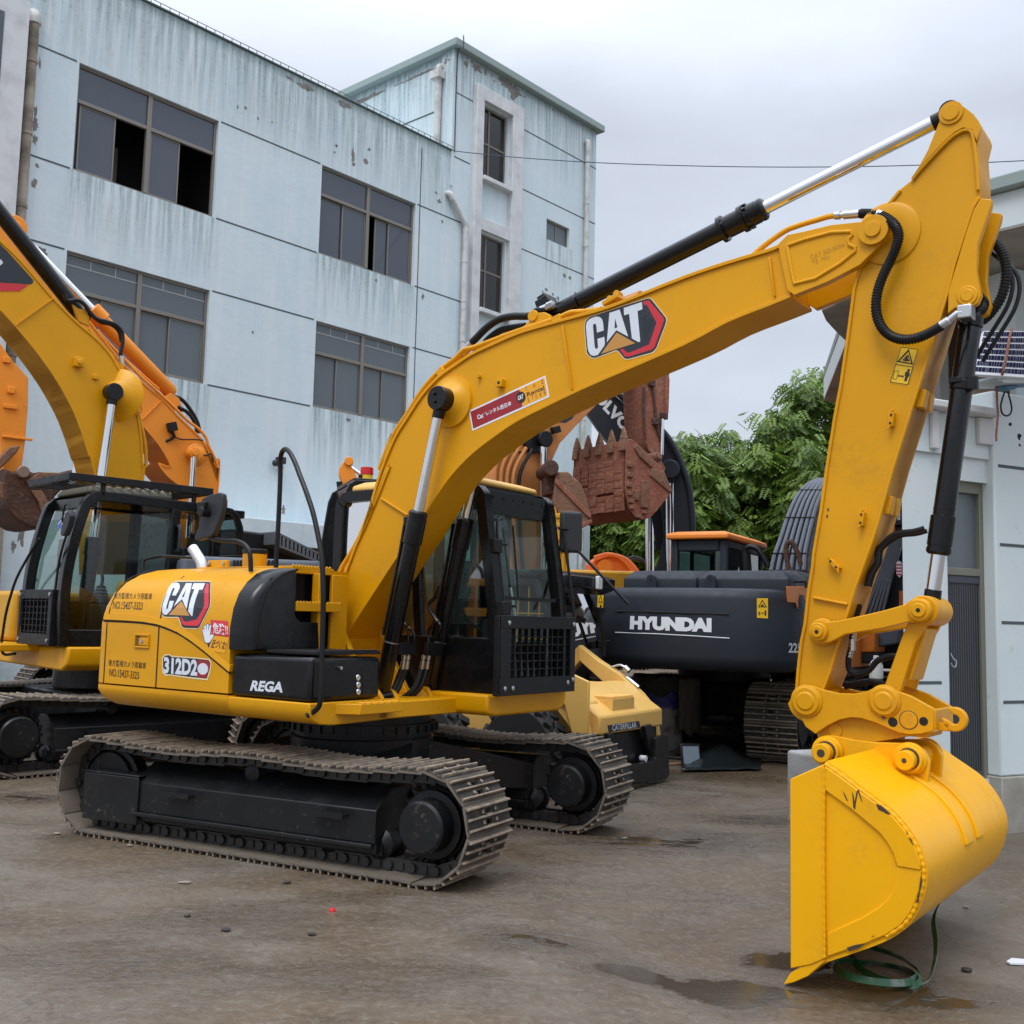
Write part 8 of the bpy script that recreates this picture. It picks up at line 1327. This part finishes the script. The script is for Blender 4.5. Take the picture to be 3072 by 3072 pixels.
m = M(); m.zprism([(fw, SD_), (fd0, SD_), (fd0, SD_+.25), (fw+.28, SD_+.25)], -.2, zrl); m.bb((fd0+.002, SD_, zd1), (fd1, SD_+.25, zrl)); m.bb((fd0+.002, SD_+.02, -.2), (fd1, SD_+.25, zd0)); m.build('wall', GW, gb); m = M(); m.loops([(fw+.012, SD_+.012, -.2), (fw+3.2, SD_+2.7, -.2), (fw+3.4, SD_+2.6, -.2), (fw+.25, SD_+.14, -.2)], [(fw+.012, SD_+.012, zrl), (fw+3.2, SD_+2.7, zrl), (fw+3.4, SD_+2.6, zrl), (fw+.25, SD_+.14, zrl)]); m.build('side_wall', GW, gb)
m = M(); z_ = G.S(*ZC((1500, 935))[0], SD_).z; m.bb((fw, SD_-.03, z_), (fd1, SD_-.002, zrl)); m.build('wall_band', GW, gb, .006); m = M()
for (xa, ya), (xb, yb) in (((1778, 372), (1935, 372)), ((1210, 772), (1385, 776)),): 
    p, q = G.S(*ZD((xa, ya))[0], SD_), G.S(*ZD((xb, yb))[0], SD_)
    if xa < 1700: m.bb((p.x, SD_-.002, p.z-.012), (q.x, SD_+.01, p.z+.012))
m.build('wall_joint', jm, gb, smooth=0)
m = M(); m.zprism([(fw-.03, SD_-.16), (fd1, SD_-.16), (fd1, SD_+.1), (fw+.25, SD_+.1)], zrl+.002, zrt); m.build('balcony_rail', WHITEP, gb, .012)
for (xa, xb, yb) in ((515, 625, 1800), (1240, 1470, 1745)): p, q = G.S(*Zm(2700, 1000, 372)((xa, 1390))[0], SD_-.07), G.S(*Zm(2700, 1000, 372)((xb, yb))[0], SD_-.07); m = M(); m.bb((p.x, SD_-.07, q.z), (q.x, SD_-.031, zrl)); m.build('rail_panel', WHITEP, gb, .008)
# door: glazed upper light, framed mesh screen below
m = M(); e_ = .045; zt_ = zsl
for a, b_ in (((fd0, SD_+.04, zd0), (fd0+e_, SD_+.12, zd1)), ((fd1-e_, SD_+.04, zd0), (fd1, SD_+.12, zd1)), ((fd0+e_, SD_+.04, zd1-.09), (fd1-e_, SD_+.12, zd1)), ((fd0+e_, SD_+.04, zt_-.03), (fd1-e_, SD_+.12, zt_+.03))): m.bb(a, b_)
dr = m.build('door_frame', mat('olive_door_frame', (.16, .165, .13), .5), gb, .005); m = M(); m.bb((fd0+e_, SD_+.08, zt_+.03), (fd1-e_, SD_+.085, zd1-.09)); m.build('door_light', WGL2, dr, smooth=0)
m = M(); m.bb((fd0+e_, SD_+.105, zt_+.03), (fd1-e_, SD_+.11, zd1-.1)); m.build('room', ROOMD, dr)
SCR = mat('door_screen_mesh', (.03, .035, .045), .5); n, l, b = nodes(SCR); wv = n.new('ShaderNodeTexWave'); wv.wave_type = 'BANDS'; wv.bands_direction = 'X'; wv.inputs['Scale'].default_value = 12; l.new(objco(SCR), wv.inputs[0]); setc(SCR, mixc(SCR, ramp(SCR, wv.outputs[1], .45, .8), (.012, .014, .017), (.065, .072, .085))); bump(SCR, wv.outputs[1], .5, .01)
m = M(); m.bb((fd0+e_+.03, SD_+.06, zd0+.06), (fd1-e_-.01, SD_+.066, zt_-.09)); scr = m.build('screen_panel', SCR, dr, smooth=0); m = M()
for a, b_ in (((fd0+e_, SD_+.05, zd0), (fd0+e_+.03, SD_+.085, zt_-.03)), ((fd0+e_+.03, SD_+.05, zd0), (fd1-e_, SD_+.085, zd0+.06)), ((fd0+e_+.03, SD_+.05, zt_-.09), (fd1-e_, SD_+.085, zt_-.03))): m.bb(a, b_)
m.build('screen_frame', mat('dark_slate_frame', (.05, .055, .075), .5), dr, .004); q = G.S(*ZD((1450, 620))[0], SD_+.03); m = M(); m.tube([(q.x, SD_+.04, q.z+.05), (q.x+.02, SD_+.03, q.z+.01), (q.x+.04, SD_+.02, q.z-.01), (q.x+.03, SD_+.02, q.z-.05), (q.x, SD_+.02, q.z-.05), (q.x-.02, SD_+.02, q.z-.02)], .006, 6, 3); m.build('door_hook', STEEL, dr)
# loggia and overhanging roof
zso = 4.72; m = M(); a0 = G.S(2842, 1100, 1.6).x; a1 = G.S(2812, 1100, 1.6); m.bb((a0, 1.6, zrl), (6, 1.65, zso)); m.bb((a1.x, 1.6, G.S(2830, 1185, 1.6).z), (a0-.002, 1.65, zso)); m.bb((G.S(*Zm(2700, 1000, 372)((1085, 900))[0], SD_+.35).x, SD_+.3, zrl), (6, SD_+.36, zso-.7)); m.build('loggia_wall', mat('brown_loggia_wall', (.16, .105, .07), .85), gb); m = M(); q0, q1 = [G.S(*Zm(2700, 1000, 372)((x, 900))[0], SD_+.2).x for x in (470, 605)]; m.bb((q0, SD_+.1, zrl+.0), (q1, SD_+.25, zso)); m.build('loggia_post', mat('dark_grey_post', (.10, .10, .095), .7), gb)
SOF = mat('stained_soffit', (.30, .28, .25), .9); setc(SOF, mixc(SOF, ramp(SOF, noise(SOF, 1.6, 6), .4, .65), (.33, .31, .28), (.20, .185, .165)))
edge = [(3400, 500), (3072, 672), (2957, 700), (2760, 790), (2600, 868), (2465, 928), (2478, 958), (2505, 988), (2540, 1022)]; P = [G.Z(u, v, zso) for u, v in edge]; rp = [(p.x, p.y) for p in P]; rp += [(rp[-1][0]+2.0, rp[-1][1]+2.5), (8, rp[-1][1]+3.0), (8, rp[0][1])]
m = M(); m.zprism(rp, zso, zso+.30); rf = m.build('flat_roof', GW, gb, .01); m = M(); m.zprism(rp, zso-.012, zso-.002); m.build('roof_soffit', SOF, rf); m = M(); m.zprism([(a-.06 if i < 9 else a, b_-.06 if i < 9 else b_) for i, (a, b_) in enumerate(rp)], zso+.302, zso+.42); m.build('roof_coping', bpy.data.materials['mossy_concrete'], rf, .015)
m = M(); q = G.S(3040, 1100, .35); m.bb((G.S(3030, 900, .35).x, .3, zpt), (6, .9, zso-.02)); m.build('upper_pillar', GW, gb)
# concrete ledge by the door
a = G.Z(2838, 2268, .52); b_ = G.Z(2956, 2285, .52); m = M(); lg = tag(M().bb((0, 0, 0), (.1, .1, .1)).build('x', None), None) if False else None
LDG = mat('poured_concrete', (.30, .30, .295), .8); setc(LDG, mixc(LDG, ramp(LDG, noise(LDG, 3, 6), .35, .65), (.36, .365, .365), (.20, .20, .20))); bump(LDG, noise(LDG, 20, 4), .4, .01)
LF = Fr(G.wor((b_.x, b_.y, 0)).x, G.wor((b_.x, b_.y, 0)).y, G.th); m = M(); m.bb((-1.25, -.0, -.15), (.0, .9, .55)); lo = m.build('concrete_block', LDG, None, .025, seg=3); lo.location = LF.o; lo.rotation_euler = (0, 0, LF.th); tag(lo, 'low grey concrete block with worn edges standing below the gatehouse door', 'concrete block')
# solar panel, street lamp, rope and cable on the pillar
sp = tag(empty('solar_panel_unit', Fr(G.wor((fl+.2, -.3, 0)).x, G.wor((fl+.2, -.3, 0)).y, G.th, zpt)), 'tilted solar panel with blue cells tied by rope above the gatehouse pillar', 'solar panel')
SPF = Fr(sp.location.x, sp.location.y, G.th, 0); zq = lambda *p: [(2650+x*422/658, 550+y*700/1092) for x, y in p]
def spp(u, v, ds): p = SPF.S(u, v, ds); return V((p.x, p.y, p.z-zpt))
cor = [spp(*zq(c)[0], ds) for c, ds in (((425, 893), -.10), ((760, 915), -.10), ((770, 690), .12), ((470, 690), .12))]
def bil(a, b_): return (cor[0]*(1-a)+cor[1]*a)*(1-b_)+(cor[3]*(1-a)+cor[2]*a)*b_
nrm = (cor[1]-cor[0]).cross(cor[3]-cor[0]).normalized(); nrm = nrm if nrm.y < 0 else -nrm
m = M(); m.loops(cor, [c-nrm*.03 for c in cor]); m.build('panel_frame', mat('panel_backsheet', (.62, .64, .68), .3), sp, .004); m = M(); CELL = mat('solar_cell', (.012, .016, .05), .15)
for r in range(7):
    x = .0
    while x < 1:
        wdt = random.choice((.02, .035, .035, .05)); a0, a1 = x+.004, min(1, x+wdt); b0, b1 = .06+r*.135, .06+r*.135+.10
        if a1 > a0: m.add([bil(a0, b0)+nrm*.002, bil(a1, b0)+nrm*.002, bil(a1, b1)+nrm*.002, bil(a0, b1)+nrm*.002], [(0, 1, 2, 3)])
        x += wdt
m.build('cell_rows', CELL, sp, smooth=0)
ROPE = mat('red_brown_rope', (.22, .085, .055), .85); setc(ROPE, mixc(ROPE, ramp(ROPE, noise(ROPE, 120, 2), .45, .55), (.32, .14, .09), (.09, .035, .03)))
def wp(u, v, s): return G.wor(G.S(u, v, s))
def loose(name, pts, r, mt, label, cat, n=4, group=None): m = M(); m.tube(pts, r, 8, n); return tag(m.build(name, mt), label, cat, group)
loose('rope', [wp(u, v, s) for (u, v), s in zip(Zm(2700, 1000, 372)((1740, -60), (1700, 100), (1660, 350), (1610, 560), (1590, 650)), (-.42, -.46, -.48, -.48, -.46))], .011, ROPE, 'red brown rope running down over the blue solar cells', 'rope')
loose('rope', [wp(u, v, -.25) for u, v in Zm(2700, 1000, 372)((1500, 790), (1510, 950), (1515, 1100), (1525, 1240), (1515, 1400), (1500, 1560), (1500, 1680))], .009, ROPE, 'knotted brown rope end dangling below the lamp in front of the pillar', 'rope')
lm = tag(empty('solar_street_lamp', Fr(*wp(2895, 1150, -.25).xy, G.th, G.wor(G.S(2895, 1150, -.25)).z)), 'flat grey street lamp head with a blue mount above the pillar', 'street lamp'); LMF = Fr(lm.location.x, lm.location.y, G.th, 0); lz = lm.location.z
z27 = Zm(2700, 1000, 372); hp = [(p.x, p.z-lz) for p in (LMF.S(u, v, 0) for u, v in z27((1278, 735), (1290, 705), (1500, 682), (1720, 680), (1840, 775), (1830, 800), (1780, 822), (1400, 825), (1300, 770)))]
m = M(); m.prism(hp, -.12, .12); m.build('lamp_head', mat('lamp_grey_plastic', (.36, .42, .46), .35), lm, .012); m = M(); m.prism([(p.x, p.z-lz) for p in (LMF.S(u, v, 0) for u, v in z27((1540, 665), (1700, 655), (2000, 690), (2000, 830), (1760, 855), (1700, 890), (1600, 890), (1540, 830), (1720, 820), (1838, 795), (1840, 770), (1720, 680)))], -.05, .05); m.build('lamp_mount', mat('blue_plastic', (.05, .16, .28), .4), lm, .012)
m = M(); m.prism([(p.x, p.z-lz) for p in (LMF.S(u, v, 0) for u, v in z27((1360, 770), (1560, 735), (1700, 740), (1790, 815), (1400, 815)))], -.125, -.121); m.build('lamp_lens', mat('lamp_lens_glass', (.40, .42, .42), .15), lm)
loose('cable', [wp(u, v, -.2) for u, v in z27((1635, 905), (1600, 1000), (1570, 1130), (1590, 1240), (1650, 1285), (1715, 1260), (1740, 1180), (1730, 1100), (1700, 980), (1675, 900))], .007, RUB, 'loop of thin black cable hanging under the lamp mount', 'cable')
# ------------------------------------------------------------------ overhead wire
def P3(u, v, D): r = ray(u, v); return CAM+r*(D/r.y)
loose('overhead_wire', [P3(1360, 453, 26.0), P3(1560, 473, 25.6), P3(1790, 488, 25.2), P3(2048, 497, 24.6), P3(2300, 501, 24), P3(2560, 500, 23.4), P3(2800, 494, 22.8), P3(3072, 482, 22), P3(3500, 460, 21)], .011, jm, 'thin dark wire strung from the blue building across the sky', 'wire')
# ------------------------------------------------------------------ trees
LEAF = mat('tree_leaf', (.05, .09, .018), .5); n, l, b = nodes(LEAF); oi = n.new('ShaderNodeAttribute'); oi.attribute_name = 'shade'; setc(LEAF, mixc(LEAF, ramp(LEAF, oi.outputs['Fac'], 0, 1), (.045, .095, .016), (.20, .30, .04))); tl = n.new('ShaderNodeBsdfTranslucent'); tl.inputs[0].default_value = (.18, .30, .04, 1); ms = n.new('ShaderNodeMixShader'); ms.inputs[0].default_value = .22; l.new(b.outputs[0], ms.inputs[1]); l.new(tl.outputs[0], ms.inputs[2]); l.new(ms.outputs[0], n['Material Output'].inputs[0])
BARK = mat('bark', (.05, .042, .035), .9)
def tree(x, y, h, rx, base, seed, label, dens=1.0):
    rnd = random.Random(seed); root = tag(empty('broadleaf_tree', Fr(x, y, rnd.uniform(0, 6))), label, 'tree', 'trees behind the yard')
    m = M(); top = V((0, 0, h*.62)); m.tube([(0, 0, -.1), (rnd.uniform(-.1, .1), 0, h*.25), (rnd.uniform(-.2, .2), .1, h*.45), top], lambda t: h*.022*(1-.65*t), 8, 3)
    cl = []; zc = (base+h)/2; rz = (h-base)/2
    for i in range(int(64*dens)):
        while True:
            p = V((rnd.uniform(-1, 1), rnd.uniform(-1, 1), rnd.uniform(-1, 1)))
            if .25 < p.length < 1: break
        k = 1-.25*max(0, p.z); cl.append((V((p.x*rx*k, p.y*rx*k, zc+p.z*rz)), rnd.uniform(.45, .95)*rx*.42))
    for c, r in cl[:int(24*dens)]:
        st = V((0, 0, h*rnd.uniform(.22, .55))); md = (st+c)*.5+V((rnd.uniform(-.3, .3), rnd.uniform(-.3, .3), rnd.uniform(0, .4))); m.tube([st, md, c], lambda t: h*.0075*(1-.75*t), 5, 3)
    m.build('trunk', BARK, root); v = []; f = []; sh = []
    for c, r in cl:
        cb = rnd.uniform(-.18, .18)
        for k in range(int(56*dens)):
            d = V((rnd.gauss(0, 1), rnd.gauss(0, 1), rnd.gauss(0, .75))).normalized()*r*rnd.uniform(.35, 1.08); o = c+d
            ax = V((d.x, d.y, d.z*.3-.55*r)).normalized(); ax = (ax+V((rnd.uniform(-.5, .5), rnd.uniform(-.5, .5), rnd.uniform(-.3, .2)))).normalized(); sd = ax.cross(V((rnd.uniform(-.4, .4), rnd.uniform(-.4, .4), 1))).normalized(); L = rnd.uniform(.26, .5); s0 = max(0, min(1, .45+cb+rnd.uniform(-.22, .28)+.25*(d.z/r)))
            for j in range(5):                                 # pinnate spray: paired narrow leaflets
                for e_ in (-1, 1):
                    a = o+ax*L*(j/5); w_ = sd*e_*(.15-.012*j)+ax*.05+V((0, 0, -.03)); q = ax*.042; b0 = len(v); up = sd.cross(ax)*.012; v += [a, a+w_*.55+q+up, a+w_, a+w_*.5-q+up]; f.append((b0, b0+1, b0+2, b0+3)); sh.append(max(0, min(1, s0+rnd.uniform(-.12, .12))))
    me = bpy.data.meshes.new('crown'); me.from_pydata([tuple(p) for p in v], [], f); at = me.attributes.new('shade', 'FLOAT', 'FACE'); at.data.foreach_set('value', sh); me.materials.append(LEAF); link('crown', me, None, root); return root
def tr(u, vtop, D, rx, base, seed, label, dens=1.0): r = ray(u, vtop); x, y = r.x*D/r.y, D; tree(x, y, CH+r.z*D/r.y, rx, base, seed, label, dens)
tr(2490, 1085, 31, 1.9, 2.6, 1, 'tallest leafy tree, rising highest just left of the yellow stick', 1.1)
tr(2360, 1235, 30, 1.8, 2.2, 2, 'rounded green tree above the grey machine left of the tallest tree')
tr(2225, 1280, 31, 1.8, 2.2, 3, 'green tree above the orange cab roof')
tr(2095, 1300, 30, 1.7, 2.0, 4, 'green tree directly behind the curved dark grey boom')
tr(1960, 1330, 32, 1.8, 1.8, 5, 'green tree behind the red muddy bucket')
tr(1835, 1345, 33, 1.8, 1.6, 6, 'leftmost green tree, beside the corner of the blue building')
tr(2620, 1180, 33, 2.0, 2.0, 7, 'green tree mostly hidden behind the yellow stick')
tr(2840, 1110, 36, 2.1, 2.0, 8, 'green tree glimpsed through the gatehouse loggia', .8)
r_ = random.Random(5)
hedge = M(); 
# ------------------------------------------------------------------ small things lying about
def gq(u, v, dz=0): 
    p = gpt(u, v, 0)
    for _ in range(4): p = gpt(u, v, gz(p.x, p.y)+dz)
    return p
ST = mat('green_strap', (.012, .09, .03), .45); setc(ST, mixc(ST, ramp(ST, noise(ST, 8, 3), .5, .62), (.010, .085, .028), (.16, .19, .16)))
ZU = Zm(2200, 2200, 872); sp_ = [gq(u, v, .012) for u, v in ZU((1240, 1610), (1150, 1690), (960, 1712), (780, 1690), (690, 1635), (685, 1570), (770, 1535), (900, 1525), (1050, 1545), (1180, 1580), (1245, 1640), (1200, 1675), (1050, 1655), (900, 1600), (800, 1530), (790, 1475), (850, 1475), (1000, 1515), (1130, 1560), (1230, 1610))]
hang = [E1.wor((4.02, -.35, .10)), E1.wor((4.10, -.30, .06))]
P = spline(sp_, 5); lifts = [.0+.05*max(0, math.sin(i/len(P)*9.0)) for i in range(len(P))]; P = [p+V((0, 0, h_)) for p, h_ in zip(P, lifts)]
q = [gq(1, 1)]; tail = [P3(*ZU((x, y))[0], D) for (x, y), D in (((1235, 1690), 5.25), ((1300, 1640), 5.32), ((1340, 1500), 5.5), ((1345, 1380), 5.7), ((1330, 1260), 5.8), ((1345, 1180), 5.85), ((1385, 1110), 5.9), ((1420, 1075), 5.95))]
m = M()
for path in (P, spline(tail, 5)):
    rings = []
    for i, p in enumerate(path):
        t = (path[min(i+1, len(path)-1)]-path[max(i-1, 0)]).normalized(); sd = t.cross(V((0, 0, 1))); sd = sd.normalized() if sd.length > .2 else V((1, 0, 0)); u_ = (V((0, 0, 1))*(.8)+sd*.6).normalized()*.017; w_ = t.cross(u_).normalized()*.0015; rings.append([p-u_-w_, p+u_-w_, p+u_+w_, p-u_+w_])
    m.loft(rings)
tag(m.build('strap', ST, smooth=40), 'loose coil of green packing strap lying under the yellow bucket', 'strap')
HB = mat('grey_hose', (.05, .045, .04), .5); HT = mat('tan_air_hose', (.22, .17, .11), .6); Z18 = lambda *p: [(1850+x*550/1092, 1900+y*450/893) for x, y in p]
for k, (pts, mt, lab) in enumerate((([(300, 735), (400, 715), (520, 695), (640, 685), (760, 655), (850, 615), (900, 620), (920, 670), (890, 720), (800, 740), (700, 735)], HB, 'long dark hose looping across the wet ground toward the grey track'), ([(300, 735), (420, 745), (470, 720), (480, 680), (560, 668), (690, 660), (800, 630), (855, 612)], HB, 'dark hose lying behind the small screen'), ([(300, 780), (380, 775), (430, 770)], mat('pink_hose', (.30, .16, .10), .6), 'short pinkish hose end beside the black coupler plate'), ([(470, 745), (500, 765), (540, 785), (480, 785)], HT, 'short tan hose curled next to the screen'), ([(710, 735), (760, 750), (900, 755), (1090, 757)], HT, 'thin tan air hose lying straight in front of the grey track'))): loose('hose', [gq(u, v, .02) for u, v in Z18(*pts)], .018 if k < 2 else .012, mt, lab, 'hose')
m = M(); c = gq(*Z18((620, 790))[0]); r_ = random.Random(3); rows = []
for i in range(13):
    row = []
    for j in range(9):
        a, b_ = i/12-.5, j/8-.5; d = math.hypot(a, b_)*2; u, v = Z18((620+a*470, 778+b_*95+a*-10))[0]; p = gq(u, v); row.append(p+V((r_.uniform(-.02, .02), r_.uniform(-.02, .02), .015+max(0, .17*(1-((a+.02)/.36)**2-(b_/.40)**2))*r_.uniform(.7, 1.1)+r_.uniform(0, .015))))
    rows.append(row)
m.loft(rows, False, False); mt_ = m.build('rubber_mat', mat('oily_black_rubber', (.010, .014, .016), .3), smooth=60); so_ = mt_.modifiers.new('thick', 'SOLIDIFY'); so_.thickness = .012; tag(mt_, 'crumpled oily black rubber mat lying on the ground by the hoses', 'rubber mat')
a = gq(*Z18((440, 792))[0]); SF = Fr(a.x, a.y, math.radians(-75)); sc = tag(empty('tablet_screen', SF), 'small upright black framed screen standing on the ground beside the mat', 'screen'); m = M(); m.box((0, 0, .125), (.03, .24, .25), Matrix.Rotation(-.25, 3, 'Y')); m.build('housing', BLKM, sc, .012); m = M(); m.box((.0165, 0, .125), (.004, .19, .19), Matrix.Rotation(-.25, 3, 'Y')); m.build('display', mat('grey_blue_glass', (.16, .20, .25), .1), sc)
DX, DY = 1.92, 13.9; DF = Fr(DX, DY, 0); db = tag(empty('oil_drum', DF), 'blue and white paint worn drum standing under the grey counterweight', 'drum'); m = M(); m.lathe((0, 0, 0), (0, 0, .86), [(0, .28), (.02, .29), (.27, .285), (.28, .295), (.30, .295), (.31, .285), (.55, .285), (.56, .295), (.58, .295), (.59, .285), (.84, .285), (.85, .29), (.86, .28)], 36)
DRM = mat('worn_blue_drum', (.05, .07, .25), .5); n, l, b = nodes(DRM); sx_ = n.new('ShaderNodeSeparateXYZ'); l.new(objco(DRM), sx_.inputs[0]); wz = math_(DRM, 'ADD', sx_.outputs[2], math_(DRM, 'MULTIPLY', noise(DRM, 6, 5), .35)); c_ = mixc(DRM, ramp(DRM, wz, .66, .70), (.36, .34, .31), (.035, .05, .26)); setc(DRM, mixc(DRM, ramp(DRM, noise(DRM, 12, 5), .52, .62, 0, .8), c_, (.16, .12, .10))); m.build('drum_shell', DRM, db)
def cloth(name, cx, cy, z0, z1, a0, a1, r, mt, label, seed):
    rr = random.Random(seed); m = M(); rows = []
    for j in range(14):
        row = []
        for i in range(25):
            a = a0+(a1-a0)*i/24; t = j/13; rad = r*min(1, t*3.2)+.02*math.sin(i*1.7+j*.5)*t+.015*rr.uniform(-1, 1); zz = z1-(0 if t < .3 else (t-.3)/.7*(z1-z0))+.02*math.sin(i*2.1)*(1 if t < .5 else 0)+rr.uniform(-.008, .008)+(.05*math.sin(i*.9) if j == 13 else 0); row.append((cx+rad*math.cos(a), cy+rad*math.sin(a), zz))
        rows.append(row)
    m.loft(rows, False, False); o = m.build(name, mt, smooth=80); s_ = o.modifiers.new('thick', 'SOLIDIFY'); s_.thickness = .012; return tag(o, label, 'cloth')
cloth('tarpaulin', DX, DY, .70, .90, -3.6, .2, .33, mat('dark_grey_cloth', (.045, .042, .038), .9), 'crumpled dark grey cloth thrown over the top of the drum', 4); cloth('jacket', DX+.16, DY-.05, .22, .885, -1.5, .9, .33, mat('brown_cloth', (.11, .085, .07), .9), 'brown jacket hanging down the right side of the drum', 6)
q = P3(*ZV((138, 905))[0], 12.2); bt = M(); bt.lathe((0, 0, 0), (0, 0, .26), [(0, .06), (.01, .075), (.15, .075), (.2, .05), (.21, .03), (.25, .03), (.26, .025)], 18); bt = bt.build('plastic_jug', mat('white_plastic', (.6, .6, .56), .5)); bt.location = (q.x, q.y, q.z-.1); tag(bt, 'small white plastic jug on the track seen below the link arm', 'jug')
pp_ = [gq(u, v, .006) for u, v in ZU((1815, 1525), (1850, 1503), (1990, 1515), (2010, 1545), (1840, 1537))]; m = M(); m.loops(pp_, [p+V((0, 0, .008)) for p in pp_]); tag(m.build('paper_scrap', mat('white_paper', (.65, .68, .75), .7)), 'white scrap of paper on the ground at the right edge', 'paper scrap')
q = gq(997, 2735); m = M(); m.lathe((0, 0, 0), (0, 0, .018), [(0, .016), (.012, .016), (.018, .012)], 14); o = m.build('bottle_cap', mat('red_plastic', (.6, .02, .02), .35)); o.location = q; tag(o, 'tiny red bottle cap on the muddy ground in front of the near track', 'bottle cap')
PEB = mat('pebble', (.24, .20, .16), .8); PEBD = mat('dark_debris', (.03, .026, .022), .8)
stones = ((172, 2503, .022, 0, 'brown pebble by the rear end of the near track'), (387, 2539, .02, 0, 'pale pebble just in front of the near track'), (2897, 2722, .015, 0, 'pale pebble on the ground right of the yellow bucket'), (555, 2650, .028, 2, 'flat grey chip of stone lying on the mud left of center'), (860, 2650, .022, 1, 'small dark clod below the middle of the near track'), (562, 2750, .018, 1, 'small dark clod left of the bottom middle'), (677, 2793, .022, 1, 'dark twiggy clod near the bottom middle'), (1875, 2517, .02, 0, 'pale pebble between the far track and the bucket'), (2900, 2915, .028, 1, 'dark leafy clump on the wet ground beside the strap'), (1265, 2520, .02, 1, 'dark speck beside the front of the near track'), (935, 2806, .02, 1, 'dark bit of debris in the muddy middle foreground'))
for u, v, s, k, lab in stones:
    q = gq(u, v); m = M(); rr = random.Random(int(u)); rings = []
    for j in range(5):
        t = (j+.35)/5*math.pi*.5+.3*0; rings.append([(s*(1.5 if k == 2 else 1.2)*math.sin(math.pi*(j+.5)/5)*math.cos(i*.7854)*rr.uniform(.7, 1.15), s*math.sin(math.pi*(j+.5)/5)*math.sin(i*.7854)*rr.uniform(.7, 1.15), (s*.45 if k == 2 else s*.7)*(1-math.cos(math.pi*(j+.5)/5))*.5) for i in range(8)])
    m.loft(rings); o = m.build('stone' if k != 1 else 'clod', PEB if k != 1 else PEBD, smooth=60 if k != 2 else 0); o.location = q; tag(o, lab, 'stone' if k != 1 else 'clod', 'bits lying on the ground')
